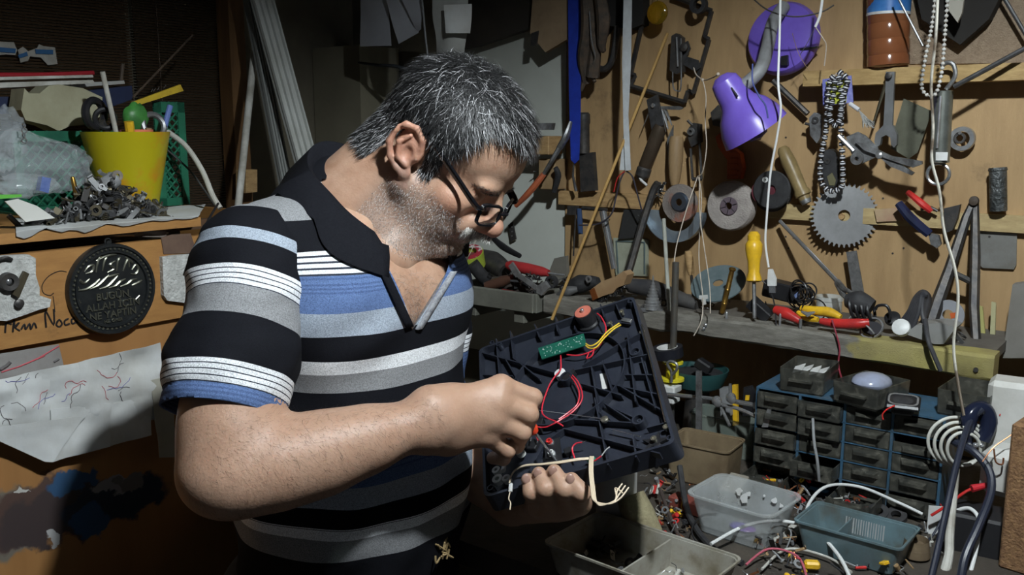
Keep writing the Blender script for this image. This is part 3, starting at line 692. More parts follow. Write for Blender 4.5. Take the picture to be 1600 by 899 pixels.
def glasses():
    t = T('eyeglasses', 'black rectangular eyeglasses low on the bent man\'s nose', 'eyeglasses', HL(0, .12, -.01))
    fr = M('glasses_black', (.008, .008, .01), rough=.18)
    zc = -.004; yc = .122
    for s in (-1, 1):
        def rect(w2, h2, y):
            pts = []
            for k in range(20):
                a = 2 * math.pi * k / 20; ca, sa = math.cos(a), math.sin(a)
                x = math.copysign(abs(ca) ** .45, ca) * w2; z = math.copysign(abs(sa) ** .45, sa) * h2
                pts.append(HL(s * .034 + x, y - .22 * abs(s * .034 + x) ** 1 + .0075 - z * .25, zc + z))
            return pts
        o = rect(.0275, .0155, yc); i = rect(.0245, .0125, yc); d = HF * -.004
        g = G(); n = 20
        vs = o + i + [q + d for q in o] + [q + d for q in i]
        fs = []
        for k in range(n):
            j = (k + 1) % n; fs += [(k, j, n + j, n + k), (2 * n + k, 3 * n + k, 3 * n + j, 2 * n + j), (k, 2 * n + k, 2 * n + j, j), (n + k, n + j, 3 * n + j, 3 * n + k)]
        g.add(vs, fs); g.build('rim', fr, t)
        g = G(); il = rect(.0248, .0128, yc - .002); g.prism(il, HF * -.0012)
        g.build('lens', M('lens_glass', (.95, .97, .97), rough=.02, trans=1, ior=1.3), t)
        g = G(); hx = s * .0615
        g.tube([HL(hx, yc - .008, zc + .008), HL(s * .073, yc - .016, zc + .010), HL(s * .0775, .06, .019), HL(s * .080, .008, .031), HL(s * .081, -.010, .030), HL(s * .082, -.030, .012)], [.0052, .0056, .0056, .005, .0036, .002], 8, sm=5, flat=.5)
        g.build('temple', fr, t)
    g = G(); g.tube([HL(-.010, yc + .004, zc + .004), HL(0, yc + .009, zc + .007), HL(.010, yc + .004, zc + .004)], .0022, 8, sm=5); g.build('bridge', fr, t)
man = build_man()
glasses()
# ============================================================ the black chassis in the hands
def cw(x, y, z): return CAM + V((x, 0, 0)) - UPC * y + FW * z
TTL, TTR, TBR, TBL = cw(-.05436, .09984, 1.4868), cw(.18776, .01235, 1.4054), cw(.20446, .19368, 1.1359), cw(-.03766, .28116, 1.2173)
TE1 = (TTR - TTL).normalized(); TNn = (TTR - TTL).cross(TBL - TTL).normalized()
if TNn.dot(CAM - TTL) < 0: TNn = -TNn
TE2 = TNn.cross(TE1).normalized()
FLH = -.013
def TP(px, py, h=0): return onp(px, py, TTL + TNn * h, TNn)
def TPF(px, py, h=0): p = TP(px, py, 0); return p + TNn * h      # seen at rim level, then pushed down
def chassis():
    pl = M('chassis_plastic', (.020, .023, .034), (.03, .034, .046), 25, .36, 0, .05)
    t = T('open_chassis', 'black plastic chassis with green circuit board, ribs and wires, held by the man', 'chassis', TBL)
    cs = [TTL, TTR, TBR, TBL]; N = len(cs)
    def rounded(off, h):
        pts = []
        for i in range(4):
            a, b, c = cs[i - 1], cs[i], cs[(i + 1) % 4]; u = (a - b).normalized(); w2 = (c - b).normalized(); b2 = b + (u + w2) * off
            r = .012
            for k in range(6):
                q = k / 5; pts.append(((b2 + u * r) * (1 - q) ** 2 + b2 * 2 * q * (1 - q) + (b2 + w2 * r) * q * q) + TNn * h)
        return pts
    o, i, ob, fl = rounded(0, 0), rounded(.004, 0), rounded(-.002, -.030), rounded(.004, FLH); n = len(o)
    g = G(); g.add(ob + o + i + fl, [(k, (k + 1) % n, n + (k + 1) % n, n + k) for k in range(n)] + [(n + k, n + (k + 1) % n, 2 * n + (k + 1) % n, 2 * n + k) for k in range(n)] + [(2 * n + k, 2 * n + (k + 1) % n, 3 * n + (k + 1) % n, 3 * n + k) for k in range(n)] + [tuple(3 * n + k for k in range(n)), tuple(range(n - 1, -1, -1))])
    g.build('base_plate', pl, t, smooth=30)
    segs = [(774, 528, 779, 584), (796, 516, 801, 557), (834, 505, 842, 526), (867, 494, 870, 516), (897, 486, 897, 513), (937, 474, 943, 494), (747, 548, 864, 580), (908, 570, 972, 533), (972, 533, 1005, 516),
            (896, 577, 1011, 552), (906, 597, 970, 616), (967, 601, 1036, 641), (955, 599, 1026, 614), (943, 628, 984, 655), (975, 584, 1019, 584), (979, 518, 992, 626), (1001, 557, 1023, 636), (923, 572, 935, 643),
            (940, 562, 955, 609), (880, 668, 1030, 707), (889, 653, 988, 659), (949, 632, 988, 650), (1009, 667, 1039, 659), (928, 620, 949, 725), (987, 677, 993, 713), (751, 584, 800, 586), (800, 557, 842, 590), (752, 600, 840, 630),
            (850, 690, 880, 668), (812, 760, 850, 690), (770, 700, 800, 690), (756, 640, 830, 650), (762, 720, 775, 690), (788, 558, 812, 600), (990, 477, 1003, 508), (960, 470, 968, 490)]
    for (x0, y0, x1, y1) in segs:
        a, b = TPF(x0, y0), TPF(x1, y1); d = (b - a).normalized(); sd = TNn.cross(d) * .0009
        g = G(); g.prism([a - sd + TNn * -.002, a + sd + TNn * -.002, a + sd + TNn * FLH, a - sd + TNn * FLH], b - a); g.build('rib', pl, t, smooth=0)
    c = TPF(884, 588); r = (TPF(973, 577) - c).length
    g = G(); g.ring([(r - .001, FLH), (r - .001, -.001), (r + .001, -.001), (r + .001, FLH)], c, TNn, 64); g.build('round_rib', pl, t)
    for px, py, rp in ((997, 655, 11), (992, 549, 10), (779, 537, 6), (768, 535, 5), (985, 470, 6), (1046, 684, 5), (766, 762, 6), (884, 588, 12)):
        c = TPF(px, py); r = rp * 1.2 / 1422
        g = G(); g.ring([(r * .72, FLH), (r * .72, 0), (r, 0), (r, FLH)], c, TNn, 20); g.ring([(.001, FLH), (.001, -.003), (r * .35, -.003), (r * .35, FLH)], c, TNn, 14); g.build('screw_boss', pl, t)
    for px, py in ((1039, 665), (1020, 683), (1002, 517), (970, 485), (952, 503)):
        c = TPF(px, py, -.003); g = G(); g.lathe([(.0028, -.006), (.0028, -.001), (.0042, 0), (.004, .0012), (.0012, .0013), (.001, .0004)], c, TNn, 14); g.build('screw', M('zinc', (.55, .52, .42), None, rough=.3, metal=.9), t)
    # motor
    c = TPF(916, 497, FLH); g = G(); g.lathe([(.0185, 0), (.0185, .004), (.0155, .006), (.0155, .024), (.0145, .026)], c, TNn, 28); mo = g.build('motor', blackp, t)
    g = G(); g.lathe([(.0135, .0258), (.0135, .027), (.0045, .0272)], c, TNn, 28); g.build('motor_label', M('motor_red', (.55, .16, .11), None, rough=.5), mo, label='brick red motor face')
    g = G(); g.lathe([(.003, .027), (.003, .031), (.0018, .032)], c, TNn, 12); g.build('motor_shaft', chrome, mo)
    # circuit board
    q = [TPF(841, 545), TPF(912, 522), TPF(917, 540), TPF(847, 562)]
    g = G(); g.prism([p + TNn * .001 for p in q], TNn * -.0016); pc = g.build('circuit_board', M('pcb_green', (.015, .13, .085), (.01, .085, .06), 60, .4), t, smooth=0, label='green circuit board with solder dots')
    g = G(); rr = random.Random(4)
    for k in range(46):
        a, b = rr.uniform(.05, .95), rr.uniform(.12, .88); p = (q[0].lerp(q[1], a)).lerp(q[3].lerp(q[2], a), b) + TNn * .0012
        g.ball(p, rr.uniform(.0006, .0012), None, 6, 4)
    g.build('solder_joints', M('solder', (.75, .76, .74), None, rough=.3, metal=.6), pc, kind='stuff')
    # hub, labels, plates
    c = TPF(873, 580, FLH); g = G(); g.lathe([(.0085, 0), (.0085, .010), (.003, .011)], c, TNn, 20); g.build('spindle_hub', whitep, t)
    g = G(); g.prism([TPF(876, 590, -.001), TPF(896, 575, -.001), TPF(898, 581, -.001), TPF(882, 595, -.001)], TNn * -.008); g.build('hub_lever', blackp, t)
    g = G(); g.prism([TPF(x, y, FLH + .0012) for x, y in ((932, 576), (942, 574), (945, 598), (936, 600))], TNn * -.001); g.build('white_label', whitep, t)
    st_ = M('strip_metal', (.6, .62, .64), None, rough=.25, metal=1)
    g = G(); g.tube([TPF(1003, 508, .001), TPF(1040, 660, .001)], .0011, 6); g.build('edge_rod', st_, t)
    g = G(); g.tube([TPF(838, 641), TPF(944, 655)], .0010, 6); g.build('lever_rod', st_, t)
    g = G(); g.tube([TPF(953, 668, -.004), TPF(998, 678, -.006)], .0010, 6); g.build('lever_rod', st_, t)
    c = TPF(945, 656); g = G(); g.lathe([(.0055, -.001), (.0055, .002), (.0028, .0035)], c, TNn, 14); g.build('bolt', MC['zinc'], t)
    g = G(); pts = [c + TE1 * (.0042 * math.cos(k * .7)) + TE2 * (.0042 * math.sin(k * .7)) + (TNn * -.9 + TE2 * .45) * (k * .00036) for k in range(46)]; g.tube(pts, .0006, 5); g.build('spring', st_, t)
    g = G(); sp = []
    for k in range(10): a = 2 * math.pi * k / 10; r = .021 if k % 2 == 0 else .008; sp.append(TPF(1020, 684, -.008) + TE1 * r * math.cos(a) + TE2 * r * math.sin(a) * .8)
    g.prism(sp, TNn * -.004); g.build('star_bracket', blackp, t)
    g = G(); g.prism([TPF(x, y, -.002) for x, y in ((849, 690), (873, 682), (878, 722), (852, 728))], TNn * -.002); g.build('jack_plate', blackp, t, smooth=0)
    for px, py, m_ in ((859, 691, redp), (862, 709, whitep)):
        c = TPF(px, py, -.002); g = G(); g.ring([(.002, 0), (.002, .006), (.0042, .006), (.0042, 0)], c, TNn, 16); g.build('audio_jack', m_, t); g = G(); g.ring([(.0042, 0), (.0042, .002), (.0055, .002), (.0055, 0)], c, TNn, 12); g.build('jack_nut', chrome, t)
    for px, py, a, b, h in ((830, 662, .030, .022, .010), (826, 690, .022, .018, .008), (884, 700, .010, .010, .009), (840, 612, .020, .012, .006)):
        c = TPF(px, py, FLH + h / 2); m_ = Matrix.Identity(4); m_ = frame(c, TE1, TE2, TNn) @ rotm('Z', RN.uniform(-30, 30)); g = G(); g.box((0, 0, 0), (a, b, h), m_, .001); g.build('component_block', blackp, t)
    m_ = frame(TPF(922, 716, -.004), TE1, TE2, TNn) @ rotm('Z', -10); g = G(); g.box((0, 0, 0), (.010, .007, .006), m_, .0006); g.build('wire_connector', M('pcb_teal', (.05, .3, .2), None), t)
    wp = M('lever_white', (.75, .77, .74), (.6, .62, .58), 30, .4)
    g = G(); P = [TPF(818, 700, .0), TPF(806, 697, .003), TPF(797, 704, .003), TPF(791, 722, .003), TPF(787, 738, .002)]; g.tube(P, [.0052, .004, .0042, .0045, .0055], 8, sm=4, flat=.6); lv = g.build('tone_lever', wp, t)
    for px, py, r in ((778, 750, .0075), (776, 736, .006), (792, 749, .006), (813, 707, .0065)):
        g = G(); g.ring([(r * .45, -.004), (r * .45, .004), (r, .004), (r, -.004)], TPF(px, py, -.001), TNn, 18); g.build('lever_eye', wp, lv)
    # wires
    rw = M('wire_red', (.62, .03, .05), None, rough=.35); yw = M('wire_yellow', (.80, .55, .05), None, rough=.35); cwm = M('wire_cream', (.72, .60, .44), None, rough=.5)
    def wire(pts, mat, r=.0011, nm='wire'):
        g = G(); g.tube([TPF(*p) for p in pts], r, 6, sm=6); return g.build(nm, mat, t)
    wire([(876, 556, 0), (878, 566, .004), (877, 580, .003), (868, 590, .002), (858, 603, .0), (849, 628, 0), (847, 645, 0), (856, 654, 0), (868, 660, .002), (880, 666, 0)], rw)
    wire([(892, 584, -.002), (903, 597, 0), (910, 615, .001), (908, 628, 0), (896, 643, 0), (880, 655, .001), (868, 664, .003), (852, 668, 0), (832, 667, 0)], rw)
    wire([(890, 586, -.002), (900, 600, .002), (906, 615, .002), (902, 632, 0), (888, 645, 0), (874, 657, .002)], rw)
    wire([(933, 490, 0), (942, 500, .004), (948, 515, .003), (943, 530, 0), (930, 546, 0), (905, 554, -.002), (885, 553, -.002)], rw)
    wire([(929, 547, .002), (925, 556, 0), (916, 559, -.002), (920, 552, 0)], rw)
    wire([(915, 540, 0), (922, 546, .002), (933, 545, .003), (946, 530, .003), (960, 516, .002), (970, 508, 0)], yw)
    wire([(915, 537, 0), (924, 543, .003), (936, 538, .004), (950, 522, .004), (968, 506, .001)], yw)
    m_ = frame(TPF(978, 499, -.003), TE1, TE2, TNn) @ rotm('Z', -38); g = G(); g.box((0, 0, 0), (.018, .007, .004), m_, .0006); g.build('leaf_switch', steel, t)
    wire([(828, 668, .0), (836, 676, .004), (842, 690, .002)], rw); wire([(826, 672, 0), (832, 680, .004), (830, 692, .002)], M('wire_black', (.015, .015, .017), None, rough=.4))
    wire([(897, 716, -.004), (894, 702, 0), (901, 695, .002), (911, 694, .003)], rw); wire([(911, 694, .003), (918, 692, .004)], st_, .0007)
    wire([(920, 722, -.004), (930, 722, .002), (942, 717, .005)], rw); wire([(942, 717, .005), (950, 709, .007), (956, 704, .007)], M('wire_tinned', (.7, .7, .68), None, rough=.35, metal=.5), .0008)
    for k in range(2): wire([(920, 716 + k * 2, .0), (905, 722 + k * 2, .006), (882, 729 + k * 2, .010), (850, 733 + k, .010), (826, 733 + k, .008), (810, 738, .006), (802, 748, .006), (799, 760, .006)], cwm, .0012)
    for k in range(4):
        dx = k * 1.7; wire([(922 + dx, 714, .0), (926 + dx, 730, .010), (928 + dx, 752, .014), (932 + dx, 780, .016), (937 + dx, 797 + k, .02), (950, 803 + k, .02), (966 + k * 2, 803 - k * 2, .02), (980 - k * 3, 794 - k * 5, .02), (992 - k * 5 + (6 if k == 3 else 0), 778 - k * 3 + (18 if k == 3 else 0), .02)], cwm, .0010)
    m_ = frame(TPF(801, 767, .006), TE1, TE2, TNn); g = G(); g.box((0, 0, 0), (.005, .014, .003), m_, .0006); g.build('white_plug', whitep, t)
    wire([(800, 774, .006), (798, 784, .006), (802, 792, .008), (801, 803, .008)], cwm, .0008)
chassis()
def screwdriver():
    a, b = PY(806, 645, 1.150), PY(834, 674, 1.146); e = TPF(866, 716, -.004)
    t = T('screwdriver', 'red-handled screwdriver gripped in the man\'s fist over the chassis', 'screwdriver', e)
    d = (e - b).normalized(); g = G(); g.lathe([(.003, -.026), (.0075, -.022), (.0085, -.016), (.0078, -.010), (.0085, -.004), (.006, .002), (.003, .003)], b, d, 14); g.build('handle', M('driver_red', (.75, .06, .02), None, rough=.3), t)
    g = G(); g.tube([b, b.lerp(e, .93), e], [.0019, .0019, .0018, .0010], 8); g.build('shaft', chrome, t)
screwdriver()
# ============================================================ left: cabinet, shelf things, blind
orange = M('cabinet_wood', (.44, .225, .07), (.30, .14, .045), 5, .55, 0, .1, stretch=(3, 3, 16), lo=.3, hi=.8)
stain(orange, 16, .62, .76, (.09, .05, .03), .8)
zs = CF(150, 352).z; zp1 = CF(150, 385).z; zp0 = CF(130, 524).z
CL, CR_ = CF0 - UL * .75, CF0 + UL * .42
def cbox(name, par, a, b, z0, z1, off, th, mat, **k):
    g = G(); g.prism([a + NL * off + UPZ * z0, b + NL * off + UPZ * z0, b + NL * off + UPZ * z1, a + NL * off + UPZ * z1], IL * th); return g.build(name, mat, par, smooth=0, **k)
def paint_mat():
    m = bpy.data.materials.new('smeared_panel'); m.use_nodes = True; nt = m.node_tree; b = nt.nodes['Principled BSDF']; b.inputs['Roughness'].default_value = .6
    tc = nt.nodes.new('ShaderNodeTexCoord'); n = nt.nodes.new('ShaderNodeTexNoise'); n.inputs['Scale'].default_value = 26; n.inputs['Detail'].default_value = 6; nt.links.new(tc.outputs['Object'], n.inputs['Vector'])
    mx = nt.nodes.new('ShaderNodeVectorMath'); mx.operation = 'MULTIPLY_ADD'; mx.inputs[1].default_value = (.05, .05, .085); nt.links.new(n.outputs['Color'], mx.inputs[0]); nt.links.new(tc.outputs['Object'], mx.inputs[2])
    gr = nt.nodes.new('ShaderNodeTexNoise'); gr.inputs['Scale'].default_value = 5; mp = nt.nodes.new('ShaderNodeMapping'); mp.inputs['Scale'].default_value = (8, 8, 1); nt.links.new(tc.outputs['Object'], mp.inputs[0]); nt.links.new(mp.outputs[0], gr.inputs['Vector'])
    r = nt.nodes.new('ShaderNodeValToRGB'); r.color_ramp.elements[0].color = (.30, .14, .045, 1); r.color_ramp.elements[1].color = (.42, .21, .07, 1); nt.links.new(gr.outputs['Fac'], r.inputs[0]); src = r.outputs[0]
    base = LOWO
    def blob(px, py, rx_, rz_, colr, src, pwr=1):
        p = CF(px, py, -.012) - base; sub = nt.nodes.new('ShaderNodeVectorMath'); sub.operation = 'SUBTRACT'; sub.inputs[1].default_value = tuple(p + V((.025, .025, .0425))); nt.links.new(mx.outputs[0], sub.inputs[0])
        dv = nt.nodes.new('ShaderNodeVectorMath'); dv.operation = 'MULTIPLY'; dv.inputs[1].default_value = (1 / rx_, 1 / rx_, 1 / rz_); nt.links.new(sub.outputs[0], dv.inputs[0])
        ln = nt.nodes.new('ShaderNodeVectorMath'); ln.operation = 'LENGTH'; nt.links.new(dv.outputs[0], ln.inputs[0])
        mr = nt.nodes.new('ShaderNodeMapRange'); mr.inputs['From Min'].default_value = 1.05; mr.inputs['From Max'].default_value = .9; nt.links.new(ln.outputs['Value'], mr.inputs[0])
        x = nt.nodes.new('ShaderNodeMix'); x.data_type = 'RGBA'; x.inputs[7].default_value = (*colr, 1); nt.links.new(mr.outputs[0], x.inputs[0]); nt.links.new(src, x.inputs[6]); return x.outputs[2]
    for a in ((20, 815, .09, .06, (.17, .15, .12)), (60, 800, .10, .055, (.085, .05, .04)), (110, 800, .12, .05, (.05, .035, .035)), (185, 780, .10, .04, (.02, .03, .05)), (120, 752, .045, .020, (.03, .085, .18)), (146, 815, .032, .026, (.028, .085, .18)), (175, 758, .034, .018, (.27, .27, .28)), (205, 748, .03, .014, (.16, .15, .15)), (82, 846, .012, .008, (.5, .5, .5)), (36, 763, .010, .006, (.55, .55, .52))): src = blob(*a, src)
    nt.links.new(src, b.inputs['Base Color']); return m
LOWO = CF(100, 800, -.012); LOWO.z = 0
def cabinet():
    o = CF0.copy(); o = o + IL * .2; o.z = 0
    t = T('storage_cabinet', 'orange-brown wooden cabinet with scribbled front and paint-smeared lower panel', 'cabinet', o)
    cbox('shelf_board', t, CL, CF(308, 352) * 1 - UPZ * CF(308, 352).z, zs - .016, zs, .012, .50, orange)
    cbox('front_board', t, CL, CR_, zp0, zp1, 0, .018, orange)
    cbox('upper_rail', t, CL, CR_, zp1, zs - .016, -.10, .018, M('rail_dark', (.10, .055, .03), None))
    g = G(); g.prism([LOWO * 0 + q for q in (CL + IL * .012 + UPZ * .0, CR_ + IL * .012, CR_ + IL * .012 + UPZ * (zp0 + .02), CL + IL * .012 + UPZ * (zp0 + .02))], IL * .018)
    lp = g.build('lower_panel', None, t, smooth=0)
    # material measured from the thing's own origin
    global PAINT_O; PAINT_O = V(t['_o']); lp.data.materials.append(None)
    lp.data.materials[0] = paint_at(PAINT_O)
    cbox('side_panel', t, CR_, CR_ + UL * .018, 0, zs - .02, 0, .48, orange); cbox('base_board', t, CL, CR_, zp0 - .02, zp0, -.02, .45, wood_d)
    # handwriting on the front board
    ink = M('marker_ink', (.015, .012, .012), None, rough=.7)
    def stroke(pts, off=.0005, r=.0014, nm='handwriting', mat=ink, par=t):
        g = G(); g.tube([CF(x, y, off) for x, y in pts], r, 5, sm=4); return g.build(nm, mat, par)
    for s_ in ([(8, 520), (9, 508), (12, 505), (18, 507)], [(20, 519), (22, 500), (23, 512), (30, 504), (24, 512), (31, 517)], [(33, 515), (38, 507), (40, 515), (46, 506), (48, 515), (53, 505), (57, 513)], [(72, 512), (71, 486), (84, 508), (84, 483)],
               [(90, 503), (88, 508), (93, 511), (97, 506), (93, 500), (89, 504)], [(107, 498), (101, 502), (102, 508), (109, 506)], [(118, 497), (112, 500), (113, 506), (119, 503), (118, 498), (121, 505)], [(104, 425), (92, 424), (76, 432), (66, 446), (68, 458), (78, 462), (84, 458)], [(83, 463), (85, 478), (86, 488)]): stroke(s_, r=.0007 if s_[0] in ((104, 425), (83, 463)) else .0015)
    return t
def paint_at(o):
    global LOWO; LOWO = o; return paint_mat()
cabinet()
# round relief plaque
def plaque():
    c = CF(172, 451, 0); R = (CF(240, 449) - CF(104, 453)).length / 2; bl = M('plaque_bronze', (.035, .04, .045), (.07, .075, .075), 30, .3, .65, .1); gl = M('plaque_relief', (.28, .28, .22), (.16, .16, .13), 60, .32, .8)
    t = T('wall_plaque', 'round dark bronze plaque with raised calligraphy on the cabinet front', 'plaque', c)
    g = G(); g.lathe([(R, 0), (R, .008), (R * .985, .012), (R * .93, .012), (R * .91, .009), (R * .85, .009), (R * .84, .012), (R * .80, .012), (R * .785, .008), (0.0001, .008)], c, NL, 64); g.build('disc', bl, t, smooth=30)
    g = G()
    for k in range(56): a = 2 * math.pi * k / 56; g.ball(c + NL * .010 + UL * (R * .88 * math.cos(a)) + UPZ * (R * .88 * math.sin(a)), .0022, None, 6, 4)
    g.build('beaded_border', gl, t, kind='stuff')
    g = G(); g.lathe([(.004, .005), (.004, .008)], c + UPZ * (R + .001), NL, 10); g.torus(c + UPZ * (R + .003) + NL * .004, NL, .005, .0015, 14, 6); g.build('hanging_loop', bl, t)
    def st2(pts, r=.0022):
        g = G(); g.tube([CF(x, y, .0085) for x, y in pts], [r * .5, r, r * 1.1, r * .5], 6, sm=5); g.build('calligraphy_stroke', gl, t)
    for p in ([(124, 452), (120, 446), (124, 438), (131, 443), (140, 436)], [(122, 454), (135, 452), (148, 444), (156, 436)], [(140, 452), (152, 447), (162, 438), (170, 430)], [(155, 452), (167, 448), (176, 440), (184, 431)], [(170, 450), (180, 447), (188, 440), (196, 436)], [(188, 448), (198, 444), (206, 438), (214, 436)], [(206, 446), (215, 442), (222, 438)],
              [(132, 425), (138, 417), (146, 415), (144, 424), (134, 428)], [(150, 426), (152, 412), (156, 402), (160, 406)], [(160, 424), (163, 408), (168, 400)], [(168, 426), (178, 420), (172, 414), (180, 408)], [(182, 424), (184, 408), (188, 402)], [(192, 424), (196, 412), (200, 406), (202, 418)], [(206, 422), (212, 414), (216, 420), (212, 428), (204, 428)], [(150, 408), (160, 403), (172, 399), (182, 398)], [(164, 434), (176, 431), (186, 428)], [(142, 408), (148, 404)], [(196, 402), (204, 408), (208, 412)], [(122, 468), (126, 474)], [(218, 462), (212, 468)]): st2(p)
    def txt(s, px, py, size, nm='raised_lettering'):
        cu = bpy.data.curves.new(nm, 'FONT'); cu.body = s; cu.align_x = 'CENTER'; cu.align_y = 'CENTER'; cu.size = size; cu.extrude = .0012; cu.bevel_depth = .0002
        o = bpy.data.objects.new('tmp', cu); C.objects.link(o); dg = bpy.context.evaluated_depsgraph_get(); me = bpy.data.meshes.new_from_object(o.evaluated_get(dg)); bpy.data.objects.remove(o)
        g = G(); m = frame(CF(px, py, .009), UL, UPZ, NL); g.add([v.co for v in me.vertices], [tuple(p.vertices) for p in me.polygons], m); g.build(nm, gl, t, smooth=0)
    txt('BUG\u00dcN', 176, 462, .0165); txt('ALLAH \u0130\u00c7\u0130N', 177, 477, .0165); txt('NE YAPTIN', 177, 491, .0165); txt('HZ. \u00d6MER', 177, 501, .007)
plaque()
# foam scraps with locks pinned on the front board
foam = M('styrofoam', (.62, .63, .61), (.38, .38, .36), 60, .85, 0, .8, 220)
def outline(name, pts, fn, off, th, mat, label=None, cat=None, into=IL, par=None, jit=0, **k):
    g = G(); P = [fn(x + RN.uniform(-jit, jit), y + RN.uniform(-jit, jit), off) for x, y in pts]; g.prism(P, into * th); return g.build(name, mat, par, smooth=0, label=label, cat=cat, **k)
outline('foam_scrap', [(-20, 402), (20, 399), (45, 398), (56, 404), (56, 430), (62, 450), (62, 462), (80, 468), (78, 480), (62, 484), (40, 492), (10, 502), (-20, 500)], CF, .012, .012, foam, 'torn grey foam scrap left of the plaque, lock pinned on it', 'foam')
t = T('cylinder_lock', 'dark lock mechanism pinned on the foam scrap left of the plaque', 'lock', CF(14, 440, .013))
g = G(); g.ring([(.006, 0), (.006, .010), (.013, .011), (.014, 0)], CF(11, 440, .013), NL, 22); g.build('lock_ring', iron, t); g = G(); g.ball(CF(12, 440, .018), .006); g.build('lock_pin', chrome, t)
g = G(); g.prism([CF(x, y, .020) for x, y in ((38, 424), (46, 428), (30, 466), (20, 460))], IL * .006); g.build('lock_bar', M('bronze_dull', (.13, .11, .07), (.07, .06, .04), 40, .45, .6), t)
g = G(); g.lathe([(.006, 0), (.007, .006), (.003, .008)], CF(28, 474, .013), NL, 14); g.build('lock_knob', iron, t); g = G(); g.tube([CF(-5, 408, .014), CF(8, 403, .018), CF(18, 406, .014)], .003, 6, sm=4); g.build('lock_hook', iron, t)
outline('foam_scrap', [(254, 402), (275, 399), (305, 397), (310, 440), (300, 475), (262, 470), (256, 462)], CF, .010, .010, foam, 'scribbled grey foam scrap right of the plaque', 'foam')
outline('grease_stain_card', [(252, 372), (268, 367), (298, 365), (306, 390), (296, 396), (256, 397)], CF, .002, .002, M('stained_card', (.16, .10, .07), (.10, .06, .045), 30, .8), 'dark stained card patch above the right foam scrap', 'card')
# wrinkled papers under the board
paper = M('old_paper', (.66, .68, .68), (.46, .45, .41), 7, .75, 0, .25, 30, lo=.4, hi=.75)
def sheet(name, q, off, mat, label, cat='paper', amp=.006, n=14, curl=0):
    def fn(u, v):
        a = [q[0][i] + (q[1][i] - q[0][i]) * u for i in (0, 1)]; b = [q[3][i] + (q[2][i] - q[3][i]) * u for i in (0, 1)]
        x = a[0] + (b[0] - a[0]) * v; y = a[1] + (b[1] - a[1]) * v; p = CF(x, y, off); return p + NL * (noise.noise(p * 22) * amp + noise.noise(p * 55) * amp * .3 + curl * v * v)
    g = G(); g.grid(fn, n, n, IL * .0008); return g.build(name, mat, None, label=label, cat=cat, smooth=25)
ps = sheet('paper_sheet', [(-40, 602), (252, 536), (262, 655), (-40, 690)], .012, paper, 'large creased white paper with scribbles hanging below the plaque', amp=.015, n=22)
ps2 = sheet('paper_sheet', [(-40, 672), (135, 650), (82, 722), (70, 722)], .020, paper, 'folded lower corner of creased white paper, pointing down', amp=.005)
sheet('paper_sheet', [(80, 640), (175, 630), (172, 698), (82, 722)], .014, paper, 'shaded creased paper flap beside the folded corner', amp=.006)
sheet('paper_sheet', [(172, 632), (238, 620), (236, 680), (172, 697)], .010, paper, 'dim creased paper end near the man\'s sleeve', amp=.006)
sheet('paper_sheet', [(-40, 560), (92, 538), (100, 575), (-40, 610)], .008, M('grey_paper', (.32, .31, .30), (.22, .2, .19), 12, .8), 'grey paper with red pen lines under the front board', amp=.004)
sheet('paper_sheet', [(235, 594), (268, 588), (276, 715), (250, 716)], .016, M('tan_paper', (.45, .44, .37), (.33, .31, .26), 9, .8), 'narrow tan paper strip hanging behind the man\'s elbow', amp=.004)
def doodle(pts, off, mat, par, r=.0006):
    g = G(); g.tube([CF(x, y, off) for x, y in pts], r, 4, sm=4); o = g.build('pen_line', mat, par)
def on_sheet(o, pts, mat, r=.0006):
    from mathutils.bvhtree import BVHTree
    lo = V(o['_o']); bv = BVHTree.FromPolygons([v.co + lo for v in o.data.vertices], [tuple(p.vertices) for p in o.data.polygons]); P = []
    for x, y in pts:
        h = bv.ray_cast(CAM, ray(x, y).normalized())[0]
        if h: P.append(h + NL * .0006)
    if len(P) > 1: g = G(); g.tube(P, r, 4); g.build('pen_line', mat, o)
inkr = M('pen_red', (.5, .08, .1), None); inkb = M('pen_blue', (.15, .15, .4), None); inkk = M('pen_grey', (.12, .11, .11), None)
rr = random.Random(11)
for k in range(22):
    x, y = rr.uniform(0, 190), 0; y = 600 - x * .2 + rr.uniform(-2, 60); m_ = rr.choice([inkk, inkk, inkk, inkb, inkr]); a = rr.uniform(0, 6.3); pts = [(x, y)]
    for q in range(rr.randint(4, 9)): a += rr.uniform(-.9, .9); x += 5 * math.cos(a); y += 5 * math.sin(a); pts.append((x, y))
    on_sheet(ps, pts, m_, .0005)
gp = [o for o in bpy.data.objects if o.get('label', '').startswith('grey paper with red')][0]
on_sheet(gp, [(2, 582), (30, 573), (60, 560), (92, 541)], inkr, .0012); on_sheet(gp, [(40, 569), (70, 556), (95, 546)], inkr, .0012); on_sheet(gp, [(0, 578), (10, 572), (16, 566)], inkk, .003); on_sheet(gp, [(84, 566), (92, 561)], inkk, .002)
